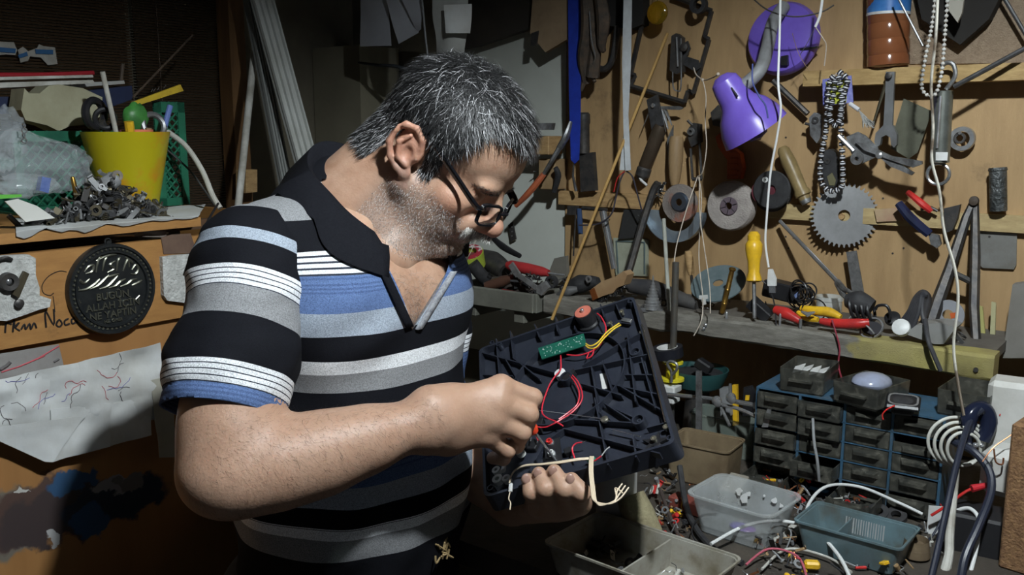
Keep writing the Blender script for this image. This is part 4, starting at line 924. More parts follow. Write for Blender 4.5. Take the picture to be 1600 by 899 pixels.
# ---- the shelf and what lies on it
def SZ(px, py): return PZ(px, py, zs)
def onshelf(px, d): p = CF(px, 300, -d); return V((p.x, p.y, zs))
g = G()
def fn(u, v):
    p = CF(25 + 285 * u, 361 - 28 * u, .016); q = onshelf(20 + 300 * u, .20); s_ = min(1, v * 5); r = p.lerp(V((p.x, p.y, zs + .002)), s_) if v < .2 else V((p.x, p.y, zs + .002)).lerp(q + UPZ * .002, (v - .2) / .8)
    return r + UPZ * (noise.noise(r * 30) * .002) + (UPZ * (-.012 * (1 - s_)) * (.6 + noise.noise(V((u * 9, 0, 0)))))
g.grid(fn, 24, 10, UPZ * .0008); g.build('newspaper_liner', paper, None, label='white newspaper liner overhanging the cabinet shelf edge', cat='paper', smooth=25)
t = T('flattened_sleeve', 'crushed brown plastic sleeve in the gap below the shelf', 'plastic', CF(120, 372, -.02))
g = G(); g.grid(lambda u, v: CF(10 + 250 * u, 372 - 10 * u + 10 * v - 6 * math.sin(u * 3), -.005 + .01 * noise.noise(V((u * 6, v * 4, 0)))), 20, 4, IL * .002); g.build('sleeve_film', M('brown_film', (.13, .09, .07), (.25, .23, .21), 20, .3), t)
# clear bag
film = M('clear_film', (.75, .82, .86), None, rough=.08, alpha=.17)
def blobbag(name, px, py, d, r, label, seed, amp=.28):
    c = CF(px, py, -d); g = G(); g.ball((0, 0, 0), 1, None, 40, 26); rr = []
    for q in g.v:
        n_ = V(q); k = 1 + amp * noise.noise(n_ * 1.6 + V((seed, 0, 0))) + amp * .5 * noise.noise(n_ * 4 + V((seed, 3, 0))) + amp * .28 * noise.noise(n_ * 9 + V((0, seed, 0)))
        p = c + UL * n_.x * r[0] * k + IL * n_.y * r[1] * k + UPZ * n_.z * r[2] * k; p.z = max(p.z, zs + .004); rr.append(p)
    g.v = [tuple(q) for q in rr]; return g.build(name, film, None, label=label, cat='plastic bag', smooth=18)
blobbag('plastic_bag', 52, 258, .14, (.088, .05, .052), 'crumpled clear plastic bag lying in front of the green crate', 1.3)
blobbag('plastic_bag', 5, 215, .16, (.035, .03, .05), 'twisted clear bag neck standing at the left frame edge', 5.1)
blobbag('plastic_bag', 40, 290, .10, (.05, .03, .02), 'small clear bag of blue and yellow scraps under the big bag', 8.8, .2)
# yellow pot with pens and tools
def pot():
    c = onshelf(203, .20); zt = CF(203, 206, -.20).z; H = zt - zs; rt = (CF(262, 206, -.2) - CF(142, 206, -.2)).length / 2; rb = rt * .60
    t = T('plastic_pot', 'translucent yellow plastic pot holding pens and tools', 'pot', c)
    g = G(); g.ring([(rb - .002, 0.004), (rt - .002, H), (rt + .0015, H), (rb + .0015, 0)], c, UPZ, 40); g.lathe([(rb, 0), (rb, .003)], c, UPZ, 40); g.build('pot_wall', M('pot_yellow', (.60, .52, .015), (.70, .34, .02), 7, .3, trans=.25, lo=.5, hi=.6), t)
    return c, H, rt
pc_, pH, prt = pot()
def inpot(dx, dy, top_px, r, mat, name, label, cat, r2=None, n=10):
    b = pc_ + UL * dx * prt * .55 + NL * dy * prt * .55 + UPZ * .008; top = CF(top_px[0], top_px[1], -.20 + dy * prt); g = G(); g.tube([b, b.lerp(top, .5), top], [r, r, r2 or r], n); return g.build(name, mat, None, label=label, cat=cat)
inpot(-.2, .5, (160, 112), .0045, dirtyw, 'plastic_rod', 'long white plastic rod leaning in the yellow pot', 'rod')
inpot(.1, .6, (201, 190), .0085, yelp, 'marker_pen', 'thick yellow marker in the yellow pot', 'marker')
inpot(-.5, .3, (162, 212), .005, M('pen_green_cap', (.03, .25, .1), None), 'marker_pen', 'green-capped pen in the yellow pot', 'marker')
inpot(-.4, .5, (170, 214), .005, M('pen_blue_cap', (.12, .3, .6), None), 'marker_pen', 'light blue capped pen in the yellow pot', 'marker')
inpot(.6, 0, (266, 165), .0055, M('blue_stick', (.13, .2, .5), None), 'plastic_stick', 'blue plastic stick standing in the yellow pot', 'stick')
inpot(.7, .3, (232, 200), .006, wood_h, 'wooden_stick', 'short wooden stick leaning over the pot rim', 'stick')
inpot(.2, -.2, (190, 203), .006, M('maroon', (.12, .02, .05), None), 'marker_pen', 'dark maroon pen in the yellow pot', 'marker')
t = T('shears', 'black-handled shears stuck in the yellow pot', 'shears', CF(155, 200, -.19))
g = G(); g.torus(CF(148, 178, -.19), (NL + UL * .4).normalized(), .024, .007, 24, 8); g.build('handle_loop', blackp, t); g = G(); g.tube([CF(156, 190, -.19), CF(166, 204, -.19), pc_ + UPZ * .01 - UL * .02], [.009, .007, .004], 8); g.build('blade', iron, t)
g = G(); g.torus(CF(164, 186, -.185), (NL - UL * .3).normalized(), .017, .005, 20, 8); g.build('handle_loop', blackp, t)
t = T('adhesive_dispenser', 'crumpled green plastic dispenser above the yellow pot', 'dispenser', CF(212, 195, -.21)); g = G(); g.ball((0, 0, 0), 1, None, 18, 12); g.v = [tuple(CF(212, 183, -.21) + UL * q[0] * .026 + IL * q[1] * .015 + UPZ * q[2] * .026 * (1 + .3 * noise.noise(V(q) * 2))) for q in g.v]; g.build('dispenser_body', M('green_bright', (.06, .26, .05), (.04, .14, .04), 40, .4), t)
t = T('tape_dispenser', 'grey metal tape dispenser rim sticking out of the pot', 'dispenser', CF(240, 195, -.20)); g = G(); g.torus(CF(240, 196, -.20), (NL + UPZ * .3).normalized(), .022, .006, 20, 8); g.build('metal_rim', steel, t); g = G(); g.tube([CF(240, 216, -.2), pc_ + UL * .025 + UPZ * .01], .006, 8); g.build('stem', iron, t)
t = T('drain_cup', 'small orange plastic cup inside the yellow pot', 'cup', pc_ + UL * .012 + NL * .02 + UPZ * .03); g = G(); g.ring([(.017, .0), (.026, pH - .03 + .004), (.028, pH - .03 + .004), (.019, 0)], V(t['_o']), UPZ, 28); g.lathe([(.018, 0), (.018, .003)], V(t['_o']), UPZ, 28); g.build('cup_wall', M('orange_cup', (.75, .22, .12), None, rough=.4), t)
# green lattice crate
def crate():
    gm = M('crate_green', (.02, .16, .09), (.012, .09, .055), 14, .4); c = onshelf(150, .30); t = T('lattice_crate', 'green lattice plastic crate behind the yellow pot', 'crate', c)
    A, B = onshelf(26, .27), onshelf(262, .27); zt = CF(120, 205, -.27).z; D = IL * .17
    def panel(a, b, z0, z1, fr=.014, pitch=.021):
        d = (b - a); L = d.length; d = d.normalized(); nn = d.cross(UPZ)
        for (u0, u1, w0, w1) in ((0, L, z0, z0 + fr), (0, L, z1 - fr * 1.3, z1), (0, fr, z0, z1), (L - fr, L, z0, z1)):
            g = G(); g.prism([a + d * u0 + UPZ * (w0 - a.z), a + d * u1 + UPZ * (w0 - a.z), a + d * u1 + UPZ * (w1 - a.z), a + d * u0 + UPZ * (w1 - a.z)], nn * .005); g.build('crate_rail', gm, t, smooth=0)
        H = z1 - z0; n_ = int((L + H) / pitch)
        for sgn in (1, -1):
            for k in range(1, n_):
                u0 = k * pitch - (H if sgn > 0 else 0); p0, p1 = [u0, z0], [u0 + sgn * H, z1]
                if sgn < 0: p0 = [k * pitch, z0]; p1 = [k * pitch - H, z1]
                def clip(p, q):
                    if p[0] < 0: r = (0 - p[0]) / (q[0] - p[0]); return [0, p[1] + (q[1] - p[1]) * r]
                    if p[0] > L: r = (L - p[0]) / (q[0] - p[0]); return [L, p[1] + (q[1] - p[1]) * r]
                    return p
                if max(p0[0], p1[0]) <= 0 or min(p0[0], p1[0]) >= L: continue
                p0, p1 = clip(p0, p1), clip(p1, p0)
                g = G(); g.tube([a + d * p0[0] + UPZ * (p0[1] - a.z) + nn * .0025, a + d * p1[0] + UPZ * (p1[1] - a.z) + nn * .0025], .0022, 4); g.build('lattice_bar', gm, t, smooth=0)
    panel(A, B, zs, zt); zr = CF(270, 160, -.27).z
    panel(onshelf(247, .262), onshelf(294, .262), zs, zr, .016, .018)
    g = G(); g.prism([B, B + UL * .016, B + UL * .016 + UPZ * (zr - zs), B + UPZ * (zr - zs)], IL * .02); g.build('corner_post', gm, t, smooth=0); g = G(); g.prism([A, B, B + D, A + D], UPZ * .004); g.build('crate_floor', gm, t, smooth=0); g = G(); g.prism([A + D, B + D, B + D + UPZ * (zt - zs), A + D + UPZ * (zt - zs)], NL * .004); g.build('back_panel', gm, t, smooth=0)
    return zt
zct = crate()
outline('foam_block', [(38, 138), (46, 146), (62, 146), (76, 134), (92, 132), (130, 138), (160, 152), (159, 180), (140, 194), (110, 197), (92, 205), (74, 196), (40, 188), (33, 172)], CF, -.275, .05, M('foam_beige', (.40, .39, .27), (.30, .28, .18), 8, .9, 0, .3, 40), 'folded beige foam block stuffed in the green crate', 'foam')
def rod(name, a, b, r, mat, label, cat='rod', n=8, sm=0, mid=None):
    g = G(); g.tube([a] + (mid or []) + [b], r, n, sm=sm); return g.build(name, mat, None, label=label, cat=cat)
outline('blue_box', [(-30, 152), (70, 150), (206, 134), (208, 155), (160, 172), (-30, 180)], CF, -.34, .08, M('navy_card', (.012, .022, .07), (.008, .014, .04), 14, .6), 'navy blue box lying behind the green crate', 'box')
outline('white_profile', [(-30, 130), (145, 125), (149, 130), (-30, 139)], CF, -.33, .03, dirtyw, 'white plastic profile lying on the navy box', 'profile')
outline('white_profile', [(110, 130), (194, 126), (195, 131), (112, 137)], CF, -.37, .03, M('grey_white', (.42, .42, .4), None), 'greyish plastic profile end behind the white profiles', 'profile')
outline('white_profile', [(-30, 121), (145, 117), (146, 121), (-30, 126)], CF, -.345, .02, dirtyw, 'thin white plastic profile under the red tube', 'profile')
rod('red_tube', CF(-30, 117, -.35), CF(146, 114, -.35), .0045, M('red_dark', (.35, .02, .03), None, rough=.3), 'dark red tube lying on the white profiles', 'tube', 10, 4, [CF(60, 117, -.35)])
rod('wood_splint', CF(192, 100, -.40), CF(189, 130, -.40), .004, wood_d, 'short dark wooden splint standing behind the profiles', 'splint')
rod('thin_stick', CF(208, 152, -.30), CF(301, 55, -.42), .0022, wood_d, 'thin dark stick leaning against the bamboo blind', 'stick')
t = outline('folding_ruler', [(206, 160), (282, 132), (287, 142), (212, 166)], CF, -.24, .006, M('ruler_yellow', (.62, .44, .03), (.45, .3, .03), 30, .5), 'yellow wooden ruler piece pointing right above the pot', 'ruler')
for x in (236, 240, 246, 256): doodle([(x, 153 - (x - 206) * .3), (x + 3, 148 - (x - 206) * .3)], -.2395, inkk, t)
rod('white_hose', CF(262, 206, -.22), onshelf(343, .06) + UPZ * .006, .0052, M('hose_white', (.60, .60, .55), (.40, .38, .33), 20, .5), 'stiff white hose arching down from the pot to the shelf end', 'hose', 10, 8, [CF(290, 228, -.18), CF(315, 265, -.13), CF(332, 305, -.08)])
rod('grey_cable', CF(262, 235, -.24), CF(335, 320, -.12), .002, M('cable_grey', (.05, .05, .05), None), 'thin grey cable hanging beside the green crate', 'cable', 6, 6, [CF(295, 265, -.2), CF(318, 295, -.16)])
rod('black_cable', CF(341, 318, .01), CF(290, 425, .02), .0022, blackp, 'thin black cable crossing the cabinet front beside the man', 'cable', 6, 6, [CF(325, 345, .03), CF(305, 385, .025)])
outline('blue_marker', [(66, 276), (80, 279), (76, 302), (62, 298)], CF, -.085, .014, M('cap_blue', (.02, .08, .38), None, rough=.3), 'upright blue marker cap in front of the clear bag', 'cap')
outline('green_stick', [(-20, 305), (34, 304), (34, 308), (-20, 313)], CF, -.05, .006, M('stick_green', (.12, .45, .06), None), 'bright green plastic stick at the left shelf edge', 'stick')
outline('printed_card', [(8, 315), (28, 311), (58, 322), (86, 341), (40, 347)], CF, -.02, .003, M('card_print', (.62, .62, .58), (.4, .36, .1), 14, .6, lo=.55, hi=.6), 'small printed card lying at the shelf front', 'card')
t = T('ball_chain', 'short chrome chain hanging over the clear bag', 'chain', CF(37, 215, -.10))
for k in range(4): g = G(); g.torus(CF(37 + (k % 2), 196 + k * 8, -.10), (NL if k % 2 else UL), .004, .0011, 14, 6); g.build('chain_link', chrome, t)
# heap of lock parts
def scatter(n, fn, names, group, label, cat, mats, size, seed, zbase=None):
    rr = random.Random(seed); tm = []
    for k, nm in enumerate(names):
        g = G()
        if nm == 'key': g.ring([(.25, -.05), (.25, .05), (.5, .05), (.5, -.05)], (0, 0, 0), UPZ, 12); g.box((.95, 0, 0), (1.0, .22, .1)); g.box((1.1, .16, 0), (.16, .14, .1)); g.box((1.35, .15, 0), (.14, .12, .1))
        elif nm == 'lock_case': g.prism([(-.8, -.4, -.2), (.6, -.4, -.2), (.8, -.1, -.2), (.8, .4, -.2), (-.5, .4, -.2), (-.8, .15, -.2)], (0, 0, .4)); g.ring([(.14, .2), (.14, .3), (.26, .3), (.26, .2)], (.2, 0, 0), UPZ, 12)
        elif nm == 'screw': g.lathe([(.28, .0), (.28, .1), (.1, .22), (.1, 1.3), (.02, 1.5)], (0, 0, -.6), UPZ, 8)
        elif nm == 'spring': g.tube([(.3 * math.cos(q * .8), .3 * math.sin(q * .8), q * .028 - .7) for q in range(50)], .06, 5)
        elif nm == 'washer': g.ring([(.3, -.06), (.3, .06), (.62, .06), (.62, -.06)], (0, 0, 0), UPZ, 16)
        elif nm == 'bent_plate': g.prism([(-1, -.3, 0), (1, -.3, 0), (1, -.3, .12), (-.88, -.3, .12), (-.88, -.3, .6), (-1, -.3, .6)], (0, .6, 0))
        elif nm == 'pin': g.tube([(-1, 0, 0), (1, 0, 0)], .11, 8)
        elif nm == 'wire_scrap': g.tube([(-1, 0, 0), (-.4, .35, .1), (.2, -.2, 0), (1, .3, .1)], .07, 5, sm=4)
        elif nm == 'tube_scrap': g.ring([(.16, -.8), (.16, .8), (.24, .8), (.24, -.8)], (0, 0, 0), V((1, 0, 0)), 10)
        elif nm == 'chip': g.box((0, 0, 0), (1, .7, .3), None, .05); [g.box((x, s_ * .42, -.12), (.09, .2, .04)) for x in (-.35, -.12, .12, .35) for s_ in (-1, 1)]
        elif nm == 'capacitor': g.lathe([(.3, 0), (.32, .06), (.32, .9), (.28, .96)], (0, 0, -.4), UPZ, 12); g.tube([(.1, 0, -.4), (.12, 0, -.8)], .03, 4); g.tube([(-.1, 0, -.4), (-.12, 0, -.8)], .03, 4)
        v = g.v; me = bpy.data.meshes.new(nm); me.from_pydata(v, [], g.f); bm = bmesh.new(); bm.from_mesh(me); bmesh.ops.recalc_face_normals(bm, faces=bm.faces); bm.to_mesh(me); bm.free()
        tm.append(me)
    for i in range(n):
        k = rr.randrange(len(names)); m_ = rr.choice(mats); key = (names[k], m_.name)
        me = tm[k].copy() if ('sc', key, seed) not in OFF else OFF[('sc', key, seed)]
        if ('sc', key, seed) not in OFF: me.materials.append(m_); OFF[('sc', key, seed)] = me
        o = bpy.data.objects.new(names[k], me); C.objects.link(o); s_ = rr.uniform(*size); p, tilt, *wh = fn(rr); wh = wh[0] if wh else ''
        if zbase is not None: p = V((p.x, p.y, max(p.z, zbase + s_ * .35)))
        o.location = p; o.scale = (s_, s_, s_); o.rotation_euler = (rr.gauss(0, tilt), rr.gauss(0, tilt), rr.uniform(0, 6.3))
        adj = {'steel_worn': 'worn grey', 'steel_dark': 'dark grey', 'steel_bright': 'bright steel', 'dark_iron': 'black iron', 'bronze_dull': 'dull bronze', 'black_plastic': 'black', 'copper': 'copper', 'red_plastic': 'red', 'dirty_white': 'off-white', 'grey_plastic': 'grey', 'chrome': 'chrome', 'black_rubber': 'matt black', 'yellow_plastic': 'yellow', 'handle_wood': 'brown', 'rusty_iron': 'rusty'}[m_.name]
        o['label'] = label % (adj + ' ' + names[k].replace('_', ' ')) + (' ' + wh if wh else ''); o['category'] = names[k].split('_')[-1]; o['group'] = group
def heapfn(rr):
    px = min(250, max(-5, rr.gauss(155, 50))); d = max(.03, min(.15, rr.gauss(.075, .035))); p = onshelf(px, d); h = .072 * math.exp(-((px - 165) / 58) ** 2) * math.exp(-((d - .095) / .055) ** 2)
    return p + UPZ * (.006 + h * rr.uniform(.2, 1)), .8, 'left of the middle' if px < 125 else 'in the middle' if px < 185 else 'near the yellow pot'
steel2 = M('steel_dark', (.10, .10, .105), (.05, .05, .05), 60, .38, .5); steel3 = M('steel_bright', (.45, .46, .47), (.25, .25, .25), 60, .3, .6)
scatter(250, heapfn, ['key', 'lock_case', 'screw', 'spring', 'washer', 'bent_plate', 'pin', 'tube_scrap'], 'loose lock parts heaped on the cabinet shelf', '%s in the lock-part heap', None, [steel, steel2, steel2, iron, steel3, MC['bronze_dull']], (.009, .020), 21, zs + .002)
def big(name, label, cat, px, py, d, fn): t = T(name, label, cat, CF(px, py, -d)); fn(t, CF(px, py, -d)); return t
big('drum_lock', 'largest grey cylinder lock lying on top of the lock heap', 'lock', 165, 290, .10, lambda t, c: (G().lathe([(.013, -.028), (.015, -.026), (.015, .02), (.012, .024)], c, (UL * .8 + UPZ * .5).normalized(), 22).build('lock_body', greyp, t), G().ring([(.004, 0), (.004, .004), (.010, .004), (.010, 0)], CF(182, 275, -.09), NL, 20).build('lock_face', chrome, t)))
t = T('brass_cartridge', 'brass tube standing behind the lock heap', 'tube', CF(118, 298, -.10)); G().lathe([(.004, -.01), (.0045, .0), (.0035, .022), (.0025, .024)], CF(118, 298, -.10), (UPZ + UL * -.15).normalized(), 14).build('tube_body', brass, t)
# bamboo blinds on the left wall
def blind(px0, px1, label, tone):
    m_ = M('bamboo_' + str(px0), (.085 * tone, .048 * tone, .022 * tone), (.045 * tone, .026 * tone, .013 * tone), 9, .7, stretch=(1, 1, 60)); a = WL(px0, 100, .03); b = WL(px1, 100, .03); a.z = b.z = 0
    t = T('bamboo_blind', label, 'blind', a.lerp(b, .5) + UPZ * 1.05); g = G(); z = 1.10
    while z < 2.15:
        g.tube([a + UPZ * z, b + UPZ * z], .0022, 5); z += .0064
    g.build('slats', m_, t, kind='stuff')
    L = (b - a).length; d = (b - a).normalized()
    for k in range(max(2, int(L / .22))):
        q = a + d * (.06 + k * .2) + NL * .003; g = G(); g.tube([q + UPZ * 1.10, q + UPZ * 2.15], .0012, 4); g.build('blind_string', wood_d, t)
blind(-260, 205, 'dark bamboo slat blind at the far left wall', 1.0); blind(212, 352, 'darker bamboo slat blind right of the first blind', .75)
def WLp(px, py): return WL(px, py, .04)
outline('torn_label', [(-20, 64), (22, 66), (24, 72), (27, 78), (24, 86), (10, 85), (-20, 88)], WL, .04, .002, dirtyw, 'torn white and blue label strip on the blind, left end', 'label', into=IL)
outline('label_band', [(-20, 72), (25, 76), (24, 83), (-20, 80)], WL, .0425, .001, M('label_blue', (.04, .16, .38), None), par=[o for o in bpy.data.objects if o.name == 'torn_label'][0], into=IL)
t = outline('torn_label', [(28, 78), (36, 73), (44, 80), (58, 75), (61, 69), (68, 72), (86, 74), (90, 100), (75, 102), (64, 90), (47, 88), (44, 95), (32, 98)], WL, .04, .002, dirtyw, 'torn white and blue label piece on the blind, right end', 'label', into=IL)
outline('label_band', [(55, 77), (83, 78), (83, 85), (56, 84)], WL, .0425, .001, MC['label_blue'], par=t, into=IL); outline('label_band', [(28, 86), (42, 81), (44, 87), (30, 91)], WL, .0425, .001, MC['label_blue'], par=t, into=IL)
# post, pipes and profiles in the corner
postw = M('post_wood', (.20, .105, .04), (.11, .055, .022), 8, .65, stretch=(4, 4, .5))
g = G(); a = WL(366, 200, .10); a.z = 0; g.prism([a, a + UL * .045, a + UL * .045 + UPZ * 2.4, a + UPZ * 2.4], IL * .05); g.build('wood_post', postw, None, label='dark orange wooden post beside the bamboo blind', cat='post', smooth=0)
outline('post_cleat', [(384, 265), (402, 265), (402, 300), (384, 302)], WL, .16, .04, rail_w, 'small wooden cleat low on the corner post', 'cleat', into=IL)
rod('white_pipe', WL(398, 75, .20), WL(362, 420, .30), .0085, dirtyw, 'thin white plastic pipe leaning beside the wooden post', 'pipe', 14)
def profile(name, p, q, w2, label, mat):
    ax = (q - p).normalized(); s_ = ax.cross(NL).normalized(); t = T(name, label, 'profile', q)
    g = G(); g.prism([p - s_ * w2, p + s_ * w2, q + s_ * w2, q - s_ * w2], IL * .012); g.build('web', mat, t, smooth=0)
    for k in (-1, -.3, .35, 1): g = G(); o_ = s_ * w2 * k; g.prism([p + o_ - s_ * .0022, p + o_ + s_ * .0022, q + o_ + s_ * .0022, q + o_ - s_ * .0022], NL * .008); g.build('flange', mat, t, smooth=0)
profile('window_profile', WL(402, -30, .26), WL(500, 330, .42), .026, 'broad white plastic window profile leaning in the corner', M('pvc_white', (.52, .54, .52), (.40, .41, .38), 6, .45))
profile('window_profile', WL(385, -30, .20), WL(455, 330, .34), .012, 'narrow grey plastic profile leaning behind the broad one', M('pvc_grey', (.24, .25, .24), None, rough=.5))
# ============================================================ right wall: rails, hung tools
def RP(name, pts, off, th, mat, label=None, cat=None, par=None, **k):
    g = G(); g.prism([WR(x, y, off) for x, y in pts], IR * th); return g.build(name, mat, par, smooth=k.pop('smooth', 0), label=label, cat=cat, **k)
def RT(name, pts, r, mat, label=None, cat=None, par=None, n=8, sm=0, flat=1, **k):
    g = G(); g.tube([WR(*p) for p in pts], r, n, sm=sm, flat=flat); return g.build(name, mat, par, label=label, cat=cat, **k)
def RL(name, p, prof, mat, label=None, cat=None, par=None, ax=NR, n=28, ring=False, **k):
    g = G(); (g.ring if ring else g.lathe)(prof, WR(*p), ax, n); return g.build(name, mat, par, label=label, cat=cat, **k)
def seg(name, p, q, prof, mat, label=None, cat=None, par=None, n=20, **k):   # lathe from p to q, profile (radius, 0..1)
    a, b = WR(*p), WR(*q); L = (b - a).length; g = G(); g.lathe([(r, h * L) for r, h in prof], a, b - a, n); return g.build(name, mat, par, label=label, cat=cat, **k)
def rail(name, px0, px1, z0, z1, d, mat, label):
    a = WR(px0, 300, 0); b = WR(px1, 300, 0); a.z = b.z = 0; g = G(); g.prism([a + NR * d + UPZ * z0, b + NR * d + UPZ * z0, b + NR * d + UPZ * z1, a + NR * d + UPZ * z1], IR * (d - .001)); return g.build(name, mat, None, label=label, cat='rail', smooth=0)
rail('wood_rail', 883, 1112, WR(1000, 327, .03).z, WR(1000, 304, .03).z, .03, rail_w, 'plain wooden tool rail on the left half of the tool board')
rail('wood_rail', 1206, 1690, WR(1300, 347, .03).z, WR(1300, 323, .03).z, .03, M('rail_pale', (.52, .40, .20), (.36, .26, .12), 8, .6, 0, .2, stretch=(3, 3, 14)), 'pale paint-stained tool rail on the right half of the board')
ZU = WR(1400, 106, .06).z
rail('wood_rail', 1264, 1700, ZU - .030, ZU, .07, M('rail_upper', (.48, .33, .14), (.30, .19, .07), 8, .6, 0, .2, stretch=(3, 3, 14)), 'upper wooden ledge under the bottle')
# dark cap boards over the white panel
RP('dark_board', [(700, -40), (880, -40), (880, 36), (828, 44), (745, 72), (700, 80)], .05, .02, M('board_brown', (.05, .042, .034), (.03, .026, .022), 8, .8), 'dark brown board with built-in shadow shape across the top of the pale panel', 'board')  # board outline takes in the shadow above the slanted line on the panel
RP('cardboard_flap', [(835, -40), (885, -40), (885, 62), (852, 82), (828, 52)], .075, .012, cardb, 'brown cardboard flap at the top beside the blue strap', 'cardboard')
RP('hinge_plate', [(830, 52), (841, 48), (838, 70), (829, 72)], .09, .004, iron, 'small black hinge plate on the cardboard flap', 'hinge')
t = RP('hinge_plate', [(794, 352), (801, 346), (806, 374), (798, 378)], .02, .004, iron, 'black perforated hinge plate low on the pale panel', 'hinge')
for y in (355, 362, 369): RL('screw_hole', (800, y, .0205), [(.0022, 0), (.0022, .0006)], chrome, par=t, n=10)
t = T('steel_pan', 'small steel pan standing on a wood block beside the man\'s forehead', 'pan', WR(850, 205, .10)); RL('pan_wall', (848, 203, .10), [(.026, 0), (.029, .016), (.031, .016), (.028, 0)], steel, par=t, ax=UPZ, ring=True); RL('pan_floor', (848, 203, .10), [(.027, 0), (.027, .002)], steel, par=t, ax=UPZ)
a = WR(852, 227, .06); g = G(); g.box((0, 0, 0), (.062, .06, .045), frame(a), .002); g.build('wood_block', rail_w, None, label='pale wood block below the steel pan', cat='block')
a = WR(863, 272, .04); g = G(); g.box((0, 0, 0), (.05, .05, .075), frame(a), .002); g.build('wood_block', M('block_tan', (.36, .25, .13), (.25, .16, .08), 12, .7), None, label='lower tan wood block behind the orange pliers', cat='block')
t = T('pliers', 'pliers with grey jaws and orange grips hung beside the blue strap', 'pliers', WR(850, 270, .10))
RT('grip', [(806, 322, .11), (822, 306, .115), (836, 290, .115), (850, 272, .11)], [.0055, .008, .0085, .007], M('grip_orange', (.50, .13, .05), (.38, .10, .05), 30, .55), par=t, sm=4); RT('handle', [(848, 275, .11), (862, 252, .11), (876, 228, .10)], [.006, .007, .009], steel, par=t, sm=4, flat=.7); RT('jaw', [(874, 232, .10), (884, 214, .10), (892, 190, .09)], [.010, .011, .005], steel, par=t, sm=4, flat=.7); RT('grip', [(868, 262, .09), (872, 275, .08), (866, 300, .07)], [.006, .008, .006], rubber, par=t, sm=4); RT('nail', [(834, 268, .05), (846, 270, .0)], .0015, chrome, par=t)
# straps
t = T('webbing_strap', 'bright blue webbing strap hanging at the left end of the tool board', 'strap', WR(897, 250, .08)); bl = M('strap_blue', (.015, .045, .42), (.01, .03, .30), 40, .7)
RP('strap_front', [(887, -30), (905, -30), (907, 110), (906, 200), (904, 250), (898, 256), (892, 250), (889, 150)], .085, .003, bl, par=t); RP('strap_back', [(901, -30), (911, -30), (909, 72), (902, 72)], .075, .003, bl, par=t); RT('strap_hook', [(897, 250, .08), (895, 275, .07), (900, 298, .06)], [.004, .006, .008], steel, par=t, flat=.5)
t = T('webbing_strap', 'white webbing strap hanging in front of the tool board', 'strap', WR(975, 265, .12)); RP('strap_front', [(975, -30), (987, -30), (985, 100), (981, 180), (985, 266), (977, 267), (974, 200), (972, 100)], .125, .003, M('strap_white', (.62, .66, .68), (.48, .5, .52), 30, .7), par=t); RP('strap_back', [(968, 266), (975, 200), (972, 120), (976, 120), (978, 200), (976, 266)], .119, .003, MC['strap_white'], par=t)
RT('headset_wire', [(976, 267, .12), (968, 285, .12), (962, 310, .11), (955, 335, .11), (935, 350, .10), (905, 352, .1)], .002, M('cable_dark', (.05, .045, .06), None), 'dark wire hanging from the white strap to the left', 'wire', sm=6); RT('headset_wire', [(978, 267, .12), (988, 276, .11), (995, 300, .10), (1003, 330, .08)], .0018, MC['cable_dark'], 'dark wire hanging from the white strap to the right', 'wire', sm=6)
RT('red_wire', [(976, 268, .122), (965, 278, .122), (959, 300, .121)], .0012, redp, 'short red wire below the white strap', 'wire', sm=5)
# dark things, left part
t = T('rasp_handle', 'black round rasp handle standing on the left rail', 'tool', WR(915, 298, .05)); seg('grip', (912, 240, .05), (911, 176, .05), [(.014, 0), (.015, .1), (.015, .7), (.017, .75), (.017, .95), (.013, 1)], iron, par=t); RP('blade', [(905, 240), (926, 238), (930, 298), (907, 300)], .055, .014, iron, par=t)
t = T('pipe_vise', 'dark scaly metal clamp bundle hanging at the top left of the tool board', 'clamp', WR(925, 60, .08))
for P, r in (([(915, -20, .09), (920, 40, .10), (912, 90, .09), (916, 130, .07)], [.014, .018, .014, .010]), ([(935, -20, .10), (943, 30, .11), (940, 70, .10), (944, 80, .09)], [.012, .016, .010, .006]), ([(925, 20, .08), (930, 70, .09), (926, 120, .08)], [.010, .014, .016]), ([(912, 130, .08), (908, 142, .08)], [.006, .004]), ([(924, 118, .08), (930, 128, .08)], [.006, .004])): RT('clamp_arm', P, r, rust, par=t, sm=5)
RT('clamp_chain', [(921, 18, .12), (924, 60, .12), (930, 88, .11), (926, 100, .1)], .0014, chrome, par=t, sm=5)
t = T('cast_bracket', 'black cast bracket hanging behind the white strap', 'bracket', WR(950, 50, .04)); RP('bracket_arm', [(930, -20), (1005, -20), (1004, 38), (985, 46), (950, 40), (936, 60)], .045, .03, M('cast_black', (.018, .017, .016), None, rough=.8), par=t); RT('bracket_leg', [(965, 40, .04), (958, 90, .04), (945, 108, .04), (928, 104, .04)], .008, iron, par=t, sm=3)
